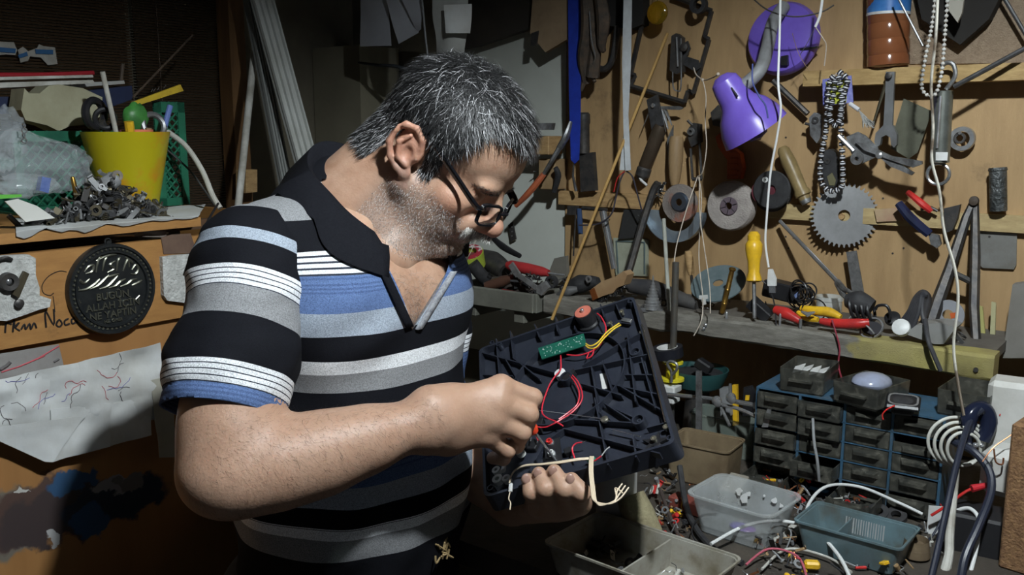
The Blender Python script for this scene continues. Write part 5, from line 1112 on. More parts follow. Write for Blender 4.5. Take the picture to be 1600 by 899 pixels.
# zigzag bar and its neighbours
t = T('zigzag_bar', 'black zigzag metal bar frame hanging in the middle of the board', 'bar', WR(1050, 80, .03))
zz = [(1005, 30), (986, 116), (993, 118), (984, 134), (1070, 160), (1075, 142), (1084, 146), (1108, 62), (1101, 58), (1112, 17), (1104, 14), (1050, -6)]
for a, b in zip(zz, zz[1:]): RT('bar_segment', [(*a, .03), (*b, .03)], .0052, iron, par=t, n=4, smooth=0)
ag = RL('amber_glass', (1027, 20, .07), [(.0001, .009), (.010, .0085), (.019, .006), (.025, .001), (.025, -.002), (.018, -.006), (.0001, -.008)], M('amber', (.75, .48, .04), (.5, .35, .03), 30, .08, trans=.8, ior=1.5), 'round amber glass hanging at the top of the board', 'glass', n=24)
RT('hanging_cord', [(1027, 4, .07), (1027, -30, .06)], .001, iron, par=ag)
RL('rubber_ring', (1094, 8, .05), [(.010, 0), (.010, .014), (.019, .014), (.019, 0)], rubber, 'black rubber ring at the top right of the zigzag bar', 'ring', ring=True)
rod('bamboo_stick', WR(862, 500, .27), WR(1043, 52, .035), .0036, M('bamboo_tan', (.50, .31, .10), (.38, .22, .07), 20, .5), 'long bamboo stick leaning from the shelf against the tool board', 'stick', 10)
t = T('door_lock', 'dark door lock with spring loop hung inside the zigzag bar', 'lock', WR(1060, 100, .04)); RP('lock_body', [(1049, 56), (1056, 52), (1064, 58), (1065, 112), (1056, 116), (1046, 110)], .05, .02, iron, par=t); RP('lock_lever', [(1064, 70), (1074, 64), (1078, 76), (1072, 88), (1090, 94), (1094, 106), (1086, 112), (1066, 100)], .04, .006, steel2, par=t); RT('spring_loop', [(1051, 112, .05), (1052, 136, .05), (1058, 142, .05), (1064, 134, .05), (1064, 60, .05)], .0016, steel, par=t, sm=5); RL('lock_pin', (1070, 74, .05), [(.008, 0), (.009, .006), (.004, .008)], iron, par=t); RT('lock_pin', [(1057, 58, .055), (1059, 104, .055)], .002, steel3, par=t)
t = T('key_bunch', 'bunch of steel keys and a lock plate hung above the dark handle', 'keys', WR(1028, 180, .05)); RP('lock_plate', [(1010, 156), (1026, 148), (1036, 196), (1018, 204)], .06, .008, steel2, par=t); RL('plate_pin', (1021, 165, .061), [(.005, 0), (.005, .004), (.002, .005)], chrome, par=t); RP('flat_bar', [(1032, 166), (1062, 166), (1068, 169), (1062, 172), (1033, 171)], .055, .003, steel, par=t)
for a, b in (((1036, 172), (1044, 202)), ((1040, 172), (1050, 196)), ((1034, 174), (1040, 206)), ((1014, 176), (1005, 198))): RT('key', [(*a, .05), (*b, .06)], [.005, .0022, .002], steel3, par=t, flat=.35)
t = T('drill_chuck_handle', 'brown cylindrical metal handle leaning under the key bunch', 'handle', WR(1010, 285, .04)); seg('grip', (1007, 262, .05), (1033, 196, .05), [(.012, 0), (.0155, .05), (.016, .9), (.014, 1)], M('brown_metal', (.09, .065, .045), (.06, .045, .03), 30, .4, .3), par=t); seg('collar', (1002, 280, .05), (1008, 260, .05), [(.010, 0), (.017, .3), (.017, .8), (.012, 1)], iron, par=t); RT('white_tip', [(998, 274, .06), (1002, 282, .06), (1011, 290, .06)], .003, whitep, par=t)
RP('trowel_blade', [(1042, 218), (1052, 196), (1050, 262), (1044, 262)], .03, .003, steel, 'thin steel trowel blade behind the wooden handle', 'blade')
t = T('grinding_disc', 'worn grinding disc with red paint ring and a wooden file handle behind it', 'disc', WR(1060, 340, .06)); seg('wood_handle', (1054, 290, .045), (1057, 213, .04), [(.009, 0), (.013, .15), (.0165, .5), (.0165, .92), (.013, 1)], wood_h, par=t); RL('disc', (1062, 318, .07), [(.012, 0), (.012, .006), (.018, .008), (.024, .004), (.041, .004), (.043, .0), (.043, -.004), (.012, -.004)], M('abrasive', (.22, .19, .17), (.30, .13, .09), 20, .9, 0, .5, 300, lo=.5, hi=.62), par=t, ring=True, n=40); RL('flange', (1062, 316, .078), [(.008, 0), (.008, .005), (.018, .005), (.022, 0)], M('blue_steel', (.12, .15, .2), None, rough=.35, metal=.8), par=t, ring=True)
t = T('blade_guard', 'pale blue half-round blade guard hung below the grinding disc', 'guard', WR(1060, 365, .05)); c = WR(1058, 330, .05); R_ = (WR(1105, 330, .05) - c).length; pts = [c + UR * R_ * math.cos(a) + UPZ * R_ * math.sin(a) * .95 for a in np.linspace(math.pi, 2 * math.pi, 24)] + [c + UR * R_ * .62 * math.cos(a) + UPZ * R_ * .62 * math.sin(a) for a in np.linspace(2 * math.pi, math.pi, 24)]; g = G(); g.prism(pts, NR * .004); g.build('guard_face', M('guard_blue', (.32, .38, .43), (.2, .24, .28), 20, .35, .5), t); g = G(); [g.prism([p, q, q + NR * .02, p + NR * .02], (c - p).normalized() * .002) for p, q in zip(pts[:24], pts[1:24])]; g.build('guard_wall', MC['guard_blue'], t)
t = T('jaw_clamp', 'narrow black two-legged clamp hung between the handles and lamp', 'clamp', WR(1086, 240, .04)); RT('leg', [(1079, 232, .05), (1082, 280, .05)], .003, iron, par=t); RT('leg', [(1093, 218, .05), (1096, 280, .05)], .003, iron, par=t); RP('clamp_head', [(1076, 200), (1082, 192), (1093, 194), (1094, 222), (1080, 230), (1075, 216)], .055, .014, iron, par=t); RT('clamp_screw', [(1074, 188, .06), (1082, 196, .055)], .003, iron, par=t); RL('clamp_boss', (1080, 206, .057), [(.004, 0), (.004, .005), (.008, .005), (.009, 0)], steel, par=t, ring=True, n=14); RT('cross_pin', [(1082, 280, .05), (1096, 280, .05)], .004, iron, par=t)
# orange handle, grinding wheel, spool, wooden handle
t = T('hand_saw', 'orange plastic saw handle hung under the purple lamp', 'handle', WR(1140, 275, .03)); og = M('orange_plastic', (.55, .10, .02), (.40, .07, .02), 20, .45); RP('grip', [(1118, 214), (1128, 205), (1136, 210), (1134, 226), (1146, 232), (1156, 240), (1160, 262), (1156, 280), (1136, 280), (1136, 250), (1122, 230)], .045, .02, og, par=t); RL('grip_eye', (1127, 215, .046), [(.003, 0), (.003, .003), (.008, .003), (.008, 0)], og, par=t, ring=True)
for k in range(5): RP('grip_rib', [(1140, 238 + k * 9), (1152, 239 + k * 9), (1152, 241 + k * 9), (1140, 240 + k * 9)], .05, .006, og, par=t)
RP('lamp_clip', [(1110, 176), (1122, 164), (1140, 168), (1142, 190), (1130, 200), (1114, 196)], .04, .03, iron, 'black clip block behind the purple lampshade', 'clip')
t = T('grindstone', 'large pale grinding wheel with grey-purple hub', 'wheel', WR(1142, 362, .05)); st_m = M('grind_stone', (.42, .38, .35), (.30, .27, .25), 30, .95, 0, .6, 300); RL('wheel', (1142, 322, .06), [(.019, -.012), (.019, .012), (.024, .014), (.050, .010), (.054, .004), (.054, -.012)], st_m, par=t, ring=True, n=44); RL('hub', (1139, 322, .074), [(.008, -.006), (.008, .003), (.019, .003), (.020, -.006)], M('hub_purple', (.13, .10, .12), None, rough=.5), par=t, ring=True)
for k in range(6): a = k * math.pi / 3 + .3; c = WR(1139, 322, .078); g = G(); g.tube([c + UR * .008 * math.cos(a) + UPZ * .008 * math.sin(a), c + UR * .0185 * math.cos(a) + UPZ * .0185 * math.sin(a)], .0007, 4); g.build('hub_groove', blackp, t)
t = T('wire_spool', 'black wire spool with white rivet hung right of the grinding wheel', 'spool', WR(1208, 330, .05)); RL('front_flange', (1205, 297, .085), [(.010, -.004), (.010, 0), (.038, 0), (.040, -.002), (.040, -.005)], rubber, par=t, ring=True, n=36); RL('drum', (1207, 298, .03), [(.026, 0), (.026, .05)], M('maroon_drum', (.10, .02, .03), None), par=t); RL('back_flange', (1209, 300, .02), [(.042, 0), (.042, .012)], iron, par=t, n=36); RL('rivet', (1196, 281, .0855), [(.002, 0), (.002, .002), (.006, .002), (.006, 0)], whitep, par=t, ring=True, n=14)
t = T('file_handle', 'varnished wooden file handle leaning by the spool', 'handle', WR(1260, 315, .03)); seg('handle', (1222, 230, .05), (1258, 312, .05), [(.008, 0), (.0125, .06), (.0155, .3), (.0145, .6), (.0135, .8), (.0165, .86), (.0165, .92), (.012, .94), (.012, 1)], M('varnished_wood', (.30, .22, .10), (.17, .12, .05), 18, .4), par=t); seg('ferrule', (1256, 308, .05), (1261, 318, .05), [(.011, 0), (.012, .4), (.010, 1)], steel, par=t)
# purple lamp
def lamp2():
    t = T('desk_lamp', 'purple plastic desk lamp with round base hung on the tool board, unlit', 'lamp', WR(1225, 65, .02))
    c = WR(1226, 62, .02); Rb = (WR(1282, 62, .02) - c).length; g = G(); g.lathe([(Rb, 0), (Rb, .012), (Rb * .93, .022), (Rb * .5, .030), (.0001, .032)], c, (NR + UPZ * .15).normalized(), 48); b = g.build('base', purple, t); RP('base_groove', [(1236, 78), (1276, 72), (1277, 75), (1237, 82)], .05, .012, blackp, par=b); RP('switch', [(1220, 88), (1230, 86), (1230, 102), (1220, 102)], .062, .014, blackp, par=b)
    RT('gooseneck', [(1225, 10, .05), (1208, 35, .09), (1200, 70, .13), (1190, 105, .17), (1172, 126, .19), (1150, 140, .20)], .013, greyp, par=t, sm=6, n=14)
    RT('rim_guard', [(1168, -10, .16), (1200, 16, .17), (1240, 26, .17), (1280, 20, .16), (1303, 8, .15)], .0014, iron, par=t, sm=6)
    tip = WR(1126, 118, .215); mo = WR(1181, 206, .175); ax = (mo - tip).normalized(); L = (mo - tip).length
    g = G(); g.ring([(.001, 0), (.014, .002), (.0265, .012), (.030, .028), (.032, .052), (.036, .064), (.050, .080), (.062, .105), (.067, L), (.0655, L), (.060, .106), (.046, .080), (.030, .060), (.026, .03), (.012, .008), (.001, .006)], tip, ax, 40); g.build('lamp_shade', purple, t)
    g = G(); g.lathe([(.012, -.03), (.013, 0), (.020, .012), (.027, .030), (.027, .042), (.019, .056), (.0001, .063)], tip + ax * (L - .045), ax, 24); g.build('bulb', M('bulb_glass', (.75, .72, .68), None, rough=.08, trans=.9, ior=1.3), t)
    g = G(); g.lathe([(.013, 0), (.013, .03)], tip + ax * .04, ax, 16); g.build('bulb_socket', steel, t)
    for s_ in (-1, 1): g = G(); u, w2 = basis(ax); g.tube([tip + ax * .03 + u * s_ * .03, tip + ax * .05 + u * s_ * .04], .002, 5); g.build('shade_rivet', blackp, t)
    RT('shade_cord', [(1176, 100, .25), (1176, 128, .26), (1186, 150, .27), (1196, 165, .265), (1200, 185, .262)], .0016, M('cord_blue', (.06, .08, .25), None), par=t, sm=5)
lamp2()
RT('tie_string', [(1123, 116, .21), (1112, 122, .17), (1100, 125, .13), (1088, 117, .10), (1084, 106, .08)], .0014, twine, 'knotted string tied to the top of the purple lamp', 'string', sm=5)
t = T('hanging_string', 'thin pale string hanging from the lamp knot down to a white clip', 'string', WR(1095, 275, .12)); RT('string', [(1098, 125, .13), (1103, 150, .14), (1102, 190, .14), (1104, 230, .14), (1098, 268, .13), (1090, 276, .12)], .0012, twine, par=t, sm=6); RT('string', [(1090, 276, .12), (1072, 330, .16), (1058, 380, .20), (1053, 412, .23)], .0012, twine, par=t, sm=6); RT('string', [(1091, 276, .12), (1096, 310, .15), (1092, 400, .2), (1098, 464, .25), (1096, 500, .28), (1084, 525, .29)], .0011, twine, par=t, sm=6); RT('string', [(1093, 276, .12), (1094, 340, .18), (1108, 440, .25), (1110, 490, .28)], .0011, twine, par=t, sm=6)
g = G(); g.ball(WR(1098, 125, .13), .0035); g.build('knot', twine, t); g = G(); g.ball(WR(1122, 116, .21), .0035); g.build('knot', twine, t); RP('clip', [(1092, 462), (1105, 461), (1106, 467), (1102, 468), (1103, 476), (1097, 477), (1096, 468), (1092, 468)], .252, .002, whitep, par=t)
for k in range(2): g = G(); m_ = frame(WR(1099 + k * 3, 514 - k * 5, .29)) @ rotm('Y', 25); g.ball((0, 0, 0), (.0045, .004, .0055), m_, 8, 6); g.build('bead_clip', chrome, t)
# cables from above
t = T('usb_cable', 'white charging cable hanging from above to its plug near the shelf', 'cable', WR(1206, 470, .2)); cw_ = M('cable_white', (.80, .82, .82), None, rough=.4)
RT('cord', [(1220, -30, .22), (1218, 60, .22), (1216, 130, .23), (1220, 170, .23), (1214, 215, .22), (1204, 270, .21), (1198, 340, .21), (1196, 380, .21), (1201, 418, .21)], .0022, cw_, par=t, sm=7); RP('plug_boot', [(1200, 421), (1206, 421), (1212, 436), (1212, 447), (1199, 447), (1199, 436)], .214, .006, whitep, par=t); RP('plug_shell', [(1201, 447), (1211, 447), (1211, 458), (1202, 458)], .213, .0045, chrome, par=t)
t = T('thin_cable', 'short white cable end with two split wires beside the purple base', 'cable', WR(1280, 40, .15)); RT('cord', [(1288, -30, .16), (1282, 20, .16), (1274, 42, .16)], .0026, cw_, par=t, sm=4); RT('split_wire', [(1274, 42, .16), (1286, 60, .15), (1291, 72, .14), (1288, 103, .13)], .0011, twine, par=t, sm=5); RT('split_wire', [(1274, 42, .16), (1262, 66, .14), (1250, 86, .12)], .0006, steel3, par=t, sm=4); RT('split_wire', [(1238, 52, .1), (1248, 84, .1), (1265, 112, .1)], .0006, wood_h, par=t, sm=4)
RT('two_core_cable', [(1466, -30, .34), (1462, 60, .34), (1455, 130, .33), (1458, 200, .33), (1456, 250, .33), (1468, 300, .34), (1475, 360, .34), (1492, 420, .36), (1497, 470, .37), (1490, 540, .38), (1497, 600, .40), (1506, 650, .42)], [.0036, .0036], M('cable_cream', (.62, .60, .52), (.16, .125, .09), 7, .45, lo=.47, hi=.56), 'flat cream two-core cable hanging down the right side', 'cable', sm=8, flat=.55, n=10)
# white bead strand
def beads(name, label, path, r, mat, band=None, step=None):
    P = spline([WR(*p) for p in path], 24); t = T(name, label, 'beads', P[len(P) // 2]); g = G(); g.tube(P, r * .25, 4); g.build('bead_thread', twine, t); acc = 0; step = step or r * 1.95; last = P[0]; k = 0
    me0 = None
    for a, b in zip(P, P[1:]):
        acc += (b - a).length
        if acc >= step:
            acc = 0; g = G(); m_ = frame(b, *[v for v in (basis(b - a)[0], basis(b - a)[1], (b - a).normalized())]); g.ball((0, 0, 0), (r, r, r * .85), m_, 10, 7); o = g.build('bead', mat, t); k += 1
            if band:
                for h in (-.45, .45): g = G(); g.torus((0, 0, h * r), (0, 0, 1), r * .86, r * .24, 12, 5, m_); g.build('bead_band', band, o)
    return t
wb = M('bead_white', (.60, .60, .57), (.48, .47, .44), 60, .45)
beads('bead_strand', 'strand of white beads hanging in front of the upper ledge', [(1463, -20, .16), (1456, 40, .16), (1446, 90, .16), (1440, 130, .16), (1444, 145, .16), (1455, 150, .16), (1464, 143, .16), (1472, 110, .16), (1476, 60, .16), (1482, -20, .16)], .0036, wb)
bb = M('bead_pale', (.62, .63, .66), None, rough=.25); bk_ = M('bead_black', (.02, .02, .025), None, rough=.3)
t = beads('prayer_beads', 'black and white banded prayer beads hanging from the ledge', [(1308, 114, .10), (1297, 128, .10), (1293, 160, .10), (1291, 200, .09), (1283, 245, .08), (1282, 280, .08), (1292, 296, .08), (1306, 298, .08), (1316, 288, .08), (1316, 240, .09), (1314, 190, .09), (1318, 150, .10), (1324, 125, .10), (1312, 113, .10)], .0056, bb, bk_)
for P in ([(1306, 118, .105), (1302, 150, .105), (1296, 180, .105), (1304, 196, .1), (1312, 186, .1), (1315, 150, .105), (1310, 120, .105)],):
    Q = spline([WR(*p) for p in P], 16); acc = 0
    for a, b in zip(Q, Q[1:]):
        acc += (b - a).length
        if acc >= .011: acc = 0; g = G(); m_ = frame(b, basis(b - a)[0], basis(b - a)[1], (b - a).normalized()); g.ball((0, 0, 0), (.0056, .0056, .0048), m_, 10, 7); o = g.build('bead', bb, t); [G().torus((0, 0, h * .0047), (0, 0, 1), .0048, .0013, 12, 5, m_).build('bead_band', bk_, o) for h in (-.42, .42)]
RT('tassel_head', [(1328, 162, .105), (1342, 172, .11)], .004, bb, par=t, n=10); g = G(); rr = random.Random(3)
for k in range(60): g.tube([WR(1342, 172, .11), WR(1350 + rr.uniform(-3, 4), 184 + rr.uniform(-2, 2), .11), WR(1356 + rr.uniform(-9, 11), 198 + rr.uniform(-8, 3), .11 + rr.uniform(-.006, .006))], .0006, 3)
g.build('tassel', M('tassel_grey', (.45, .45, .43), (.3, .3, .28), 60, .8), t, kind='stuff')
t = T('seed_packet', 'blue-edged yellow packet hung behind the prayer beads', 'packet', WR(1308, 140, .085)); RP('packet_back', [(1285, 124), (1330, 118), (1333, 160), (1286, 166)], .085, .003, M('packet_blue', (.12, .14, .45), (.3, .3, .6), 90, .5), par=t); RP('packet_window', [(1290, 128), (1325, 124), (1322, 160), (1294, 164)], .0865, .001, M('packet_yellow', (.55, .58, .06), (.35, .4, .05), 40, .5), par=t)
# black gap below the ledge, bottle
seg('water_bottle', (1388, 106, .05), (1388, -60, .05), [(.030, 0), (.0385, .02), (.0385, .10), (.0372, .12), (.0385, .14), (.0385, .25), (.0372, .27), (.0385, .29), (.0385, .40), (.0372, .42), (.0385, .44), (.0385, .9), (.02, 1)], M('tea_bottle', (.34, .13, .055), (.25, .085, .035), 8, .15, trans=.3), 'plastic bottle of brown liquid with blue label on the ledge', 'bottle', n=32)
bt = [o for o in bpy.data.objects if o.name == 'water_bottle'][0]; RL('bottle_label', (1388, 22, .05), [(.0392, 0), (.0392, .07), (.0388, .07), (.0388, 0)], M('label_cobalt', (.02, .12, .42), (.08, .25, .55), 20, .35), par=bt, ax=UPZ, ring=True, n=36); RL('label_border', (1388, 22, .05), [(.0396, -.003), (.0396, .002), (.0388, .002), (.0388, -.003)], whitep, par=bt, ax=UPZ, ring=True, n=36)
RT('steel_rod', [(1400, -10, .13), (1442, 72, .13)], .0022, steel, 'thin steel rod slanting past the bottle', 'rod'); RT('steel_rod', [(1490, 136, .12), (1612, 70, .10)], .0045, steel2, 'dark steel rod slanting up across the upper ledge', 'rod'); RT('steel_rod', [(1565, -10, .05), (1612, 70, .05)], .0035, steel2, 'dark rod at the top right corner', 'rod')
RP('felt_panel', [(1420, -40), (1700, -40), (1700, 98), (1420, 100)], .016, .004, M('felt_brown', (.30, .23, .16), (.22, .16, .11), 120, .95, 0, .6, 400), 'speckled brown felt panel above the upper ledge', 'panel'); RP('cloth_rag', [(1480, -30), (1510, -30), (1503, 20), (1496, 35), (1482, 16)], .10, .008, M('rag', (.35, .33, .28), None), 'pale rag hanging at the top behind the white beads', 'rag')
RP('black_scrap', [(1425, -40), (1580, -40), (1545, 30), (1500, 70), (1440, 30)], .05, .03, M('jet', (.02, .018, .016), None, rough=.9), 'soot-black scrap hanging above the upper ledge', 'scrap')  # flat near-black cut-out hung above the ledge
# left of beads: lever lock, rubber handle, diagonal bar
RT('iron_bar', [(1208, 126, .04), (1262, 178, .04)], .006, iron, 'black iron bar slanting down from the purple base', 'bar'); t = T('latch_block', 'worn latch block hung at the end of the iron bar', 'latch', WR(1274, 200, .04)); RP('latch_body', [(1264, 184), (1272, 176), (1284, 180), (1284, 212), (1276, 224), (1266, 212)], .055, .022, steel, par=t); RL('latch_hole', (1274, 188, .056), [(.003, 0), (.003, .002), (.007, .002), (.007, 0)], iron, par=t, ring=True, n=14); RT('latch_pin', [(1258, 193, .05), (1266, 195, .05)], .003, iron, par=t)
t = T('rubber_grip', 'oval black rubber grip behind the prayer beads', 'grip', WR(1296, 265, .05)); RP('grip', [(1281, 246), (1286, 236), (1296, 233), (1306, 238), (1311, 252), (1311, 280), (1304, 292), (1294, 294), (1288, 284)], .06, .025, rubber, par=t); RP('grip_inlay', [(1292, 276), (1300, 270), (1306, 282), (1304, 290), (1296, 290)], .062, .003, M('inlay', (.14, .13, .07), None), par=t); RL('grip_eye', (1293, 252, .06), [(.002, 0), (.002, .002), (.006, .002), (.006, 0)], iron, par=t, ring=True, n=14)
# circular saw blade
def saw():
    c = WR(1319, 337, .04); R_ = .066; n = 40; t = T('circular_saw_disc', 'round steel saw blade hung below the prayer beads', 'saw blade', c - UPZ * R_); pts = []
    u2 = (UR * .957 - NR * .281).normalized(); nn = u2.cross(UPZ)
    for k in range(n):
        a = 2 * math.pi * k / n
        for da, r in ((0, R_ * .90), (.02, R_ * .885), (.06, R_ * .90), (.085, R_), (.125, R_ * .985), (.135, R_ * .91)): pts.append(c + u2 * r * math.cos(-a - da) + UPZ * r * math.sin(-a - da))
    hole = [c + u2 * .0115 * math.cos(-2 * math.pi * k / len(pts)) + UPZ * .0115 * math.sin(-2 * math.pi * k / len(pts)) for k in range(len(pts))]
    N = len(pts); d = nn * .0018 if nn.dot(NR) < 0 else nn * -.0018; vs = pts + hole + [p + d for p in pts] + [p + d for p in hole]; fs = []
    for k in range(N): j = (k + 1) % N; fs += [(k, j, N + j, N + k), (2 * N + k, 3 * N + k, 3 * N + j, 2 * N + j), (k, 2 * N + k, 2 * N + j, j), (N + k, N + j, 3 * N + j, 3 * N + k)]
    g = G(); g.add(vs, fs); g.build('blade', M('saw_steel', (.50, .51, .52), (.32, .32, .32), 12, .36, .55), t, smooth=20); RL('hole_plug', (1322, 337, .005), [(.006, 0), (.006, .03)], rail_w, par=t)
saw()
# vise grip wrench group
t = T('open_wrench', 'grey open-ended wrench hanging from the upper ledge', 'wrench', WR(1385, 230, .08)); RP('shank', [(1384, 112), (1398, 112), (1396, 150), (1394, 198), (1380, 200), (1383, 150)], .085, .008, M('wrench_steel', (.26, .27, .28), (.18, .18, .18), 20, .45, .7), par=t); RP('jaw', [(1380, 196), (1395, 196), (1401, 210), (1401, 226), (1397, 231), (1392, 226), (1391, 215), (1384, 211), (1377, 215), (1375, 226), (1370, 231), (1366, 222), (1368, 208)], .088, .012, MC['wrench_steel'], par=t)
t = T('divider_caliper', 'narrow iron divider legs hung left of the wrench', 'divider', WR(1380, 140, .07)); RT('leg', [(1390, 114, .075), (1378, 150, .075), (1364, 195, .07)], [.007, .005, .003], M('olive_iron', (.12, .11, .075), None, rough=.5, metal=.5), par=t, flat=.5); RL('pivot', (1389, 118, .09), [(.006, 0), (.006, .004), (.003, .005)], iron, par=t)
RP('sheet_metal', [(1412, 154), (1456, 174), (1434, 238), (1420, 248), (1392, 232), (1398, 200)], .05, .003, M('plate_olive', (.17, .175, .13), (.11, .11, .08), 16, .45, .5), 'tilted olive sheet metal plate behind the wrench', 'plate')
t = T('spring_clamp', 'long flat-jawed steel clamp lying across the wrench', 'clamp', WR(1380, 255, .10))
RP('jaw', [(1336, 222), (1352, 225), (1392, 244), (1440, 252), (1440, 257), (1426, 262), (1390, 250), (1350, 235)], .105, .010, steel, par=t); RP('jaw', [(1372, 244), (1400, 252), (1428, 270), (1424, 274), (1390, 260)], .10, .008, steel, par=t); RP('clamp_plate', [(1322, 214), (1340, 206), (1352, 212), (1372, 232), (1368, 246), (1346, 256), (1330, 240)], .095, .006, steel, par=t); RL('clamp_eye', (1340, 248, .10), [(.004, 0), (.004, .006), (.012, .006), (.012, 0)], steel, par=t, ring=True, n=18); RT('clamp_bolt', [(1310, 212, .1), (1334, 236, .1)], .0045, chrome, par=t); RL('clamp_rivet', (1374, 243, .108), [(.007, 0), (.006, .004), (.002, .006)], steel3, par=t)
# spring scale
t = T('spring_scale', 'steel tube spring scale with ring hanging at the right', 'scale', WR(1472, 285, .10)); seg('tube', (1474, 142, .10), (1468, 255, .10), [(.0155, 0), (.017, .01), (.017, .99), (.014, 1)], M('scale_steel', (.26, .28, .26), (.17, .18, .16), 30, .35, .7), par=t); RT('slot', [(1470, 150, .118), (1464, 232, .118)], .0025, steel3, par=t); RP('scale_label', [(1462, 238), (1481, 238), (1480, 251), (1462, 251)], .119, .002, whitep, par=t); c = WR(1466, 272, .10); g = G(); g.torus(c, NR, .019, .0032, 26, 8); g.build('pull_ring', chrome, t); RT('top_hook', [(1478, 140, .10), (1492, 120, .10), (1490, 102, .10), (1480, 98, .10), (1470, 104, .10)], .004, steel, par=t, sm=5)
t = T('ball_bearing', 'small steel bearing ring hung right of the spring scale', 'bearing', WR(1504, 217, .03)); RL('outer_ring', (1504, 217, .03), [(.014, 0), (.014, .010), (.022, .010), (.023, 0)], steel3, par=t, ring=True); RL('inner_ring', (1501, 216, .03), [(.006, 0), (.006, .009), (.010, .009), (.010, 0)], iron, par=t, ring=True); RL('set_screw', (1500, 208, .041), [(.003, 0), (.003, .002)], chrome, par=t, n=10)
t = T('knurled_grip', 'dark knurled metal grip standing on the right rail', 'grip', WR(1559, 330, .04)); seg('grip', (1560, 330, .04), (1559, 262, .04), [(.0145, 0), (.015, .03), (.015, .92), (.0165, .94), (.015, 1)], M('knurl', (.05, .055, .055), (.16, .17, .17), 50, .45, .6, 1, 160), par=t)
# pliers, tongs and plates at the lower right
t = T('combination_pliers', 'dark blue handled pliers tucked behind the right rail', 'pliers', WR(1430, 345, .05)); RT('grip', [(1404, 318, .06), (1424, 342, .065), (1452, 366, .06)], [.008, .010, .009], M('grip_navy', (.015, .02, .06), None, rough=.3), par=t, sm=4); RP('jaw', [(1450, 364), (1466, 368), (1470, 382), (1464, 388), (1454, 382)], .06, .012, steel, par=t); RT('grip', [(1418, 300, .05), (1440, 318, .055), (1455, 330, .05)], [.005, .007, .006], redp, par=t, sm=4)
t = T('iron_hook_bracket', 'black iron hook bracket hanging on the right rail', 'bracket', WR(1490, 340, .04)); RP('bracket_plate', [(1474, 326), (1500, 320), (1496, 340), (1488, 360), (1478, 364), (1476, 345)], .05, .014, iron, par=t); RT('bracket_wire', [(1440, 328, .04), (1452, 324, .05), (1465, 330, .05)], .003, iron, par=t, sm=4); RP('wood_scrap', [(1366, 328), (1402, 325), (1412, 345), (1370, 347)], .036, .008, M('scrap_pink', (.38, .22, .15), (.45, .33, .2), 20, .7), par=t)
t = T('blacksmith_tongs', 'long black iron tongs standing open against the tool board', 'tongs', WR(1500, 540, .10)); RT('leg', [(1522, 312, .04), (1510, 340, .05), (1484, 420, .08), (1466, 470, .10), (1452, 512, .12)], [.006, .008, .010, .012, .012], iron, par=t, n=6); RT('leg', [(1524, 312, .04), (1524, 400, .06), (1522, 480, .09), (1526, 545, .12)], [.006, .009, .009, .008], iron, par=t, n=6); RT('cross_bar', [(1492, 428, .08), (1520, 442, .07)], .006, iron, par=t); RL('pivot', (1522, 314, .05), [(.009, 0), (.008, .006), (.003, .008)], rust, par=t)
t = RP('tin_plate', [(1530, 361), (1589, 366), (1588, 414), (1584, 421), (1536, 419), (1530, 414)], .02, .003, M('tin', (.38, .38, .37), (.24, .23, .19), 12, .4, .6), 'rectangular tin plate nailed under the right rail', 'plate', smooth=0); RL('tin_hole', (1546, 370, .0205), [(.0022, 0), (.0022, .0005)], iron, par=t, n=10)
RP('grey_upright', [(1582, 445), (1620, 440), (1620, 560), (1566, 560)], .10, .03, M('cement_board', (.22, .21, .19), (.16, .15, .13), 10, .8), 'grey board standing at the right end of the shelf', 'board')
# below the left rail
t = T('t_wrench', 'chrome T-handle wrench hanging from the left rail', 'wrench', WR(950, 400, .06)); RT('shaft', [(942, 330, .07), (950, 370, .07), (960, 420, .07)], [.009, .0085, .0075, .0075], chrome, par=t, n=14); RT('cross_handle', [(910, 325, .06), (948, 328, .07)], .004, iron, par=t); g = G(); g.torus(WR(946, 345, .07), (WR(942, 330, .07) - WR(960, 420, .07)).normalized(), .010, .0016, 18, 6); g.build('collar', chrome, t)
t = T('blue_file', 'blue-handled file hanging at the left end of the rail', 'file', WR(905, 360, .05)); RT('handle', [(905, 326, .06), (906, 345, .06), (907, 366, .06)], [.006, .007, .006], M('handle_blue', (.03, .06, .14), None), par=t); RT('blade', [(900, 326, .055), (896, 400, .05)], .002, iron, par=t); RP('bolt_head', [(886, 322), (900, 322), (900, 336), (886, 336)], .055, .014, iron, par=t)
RP('dark_slab', [(975, 328), (1008, 328), (1000, 350), (990, 372), (966, 374)], .03, .012, M('slab_speck', (.025, .025, .025), (.12, .12, .12), 90, .7, lo=.62, hi=.7), 'speckled black slab behind the crowbar', 'slab')
RT('crowbar', [(1028, 286, .10), (1020, 300, .10), (1004, 350, .11), (984, 420, .13), (974, 450, .15)], [.008, .0085, .0085, .0085, .008], iron, 'black flat crowbar leaning across the left rail', 'crowbar', n=6, sm=3)
t = T('wire_brush_tuft', 'small tuft of metal shavings on the left rail', 'shavings', WR(1030, 300, .05)); g = G(); rr = random.Random(9); [g.tube([WR(1030, 300, .05), WR(1030 + rr.uniform(-12, 12), 298 + rr.uniform(-14, 12), .06 + rr.uniform(0, .02))], .0012, 4) for k in range(40)]; g.build('tuft', steel, t, kind='stuff')
t = RP('framed_tile', [(958, 372), (1008, 374), (1012, 376), (1012, 432), (962, 430)], .02, .006, M('tile_cream', (.40, .42, .33), (.26, .27, .2), 16, .5), 'cream tile with a dotted dark border behind the crowbar', 'tile')
for a, b in (((962, 377), (1007, 379)), ((1007, 379), (1007, 428)), ((963, 377), (966, 427))): RT('tile_border', [(*a, .021), (*b, .021)], .002, M('border_teal', (.12, .16, .16), None), par=t, n=4)
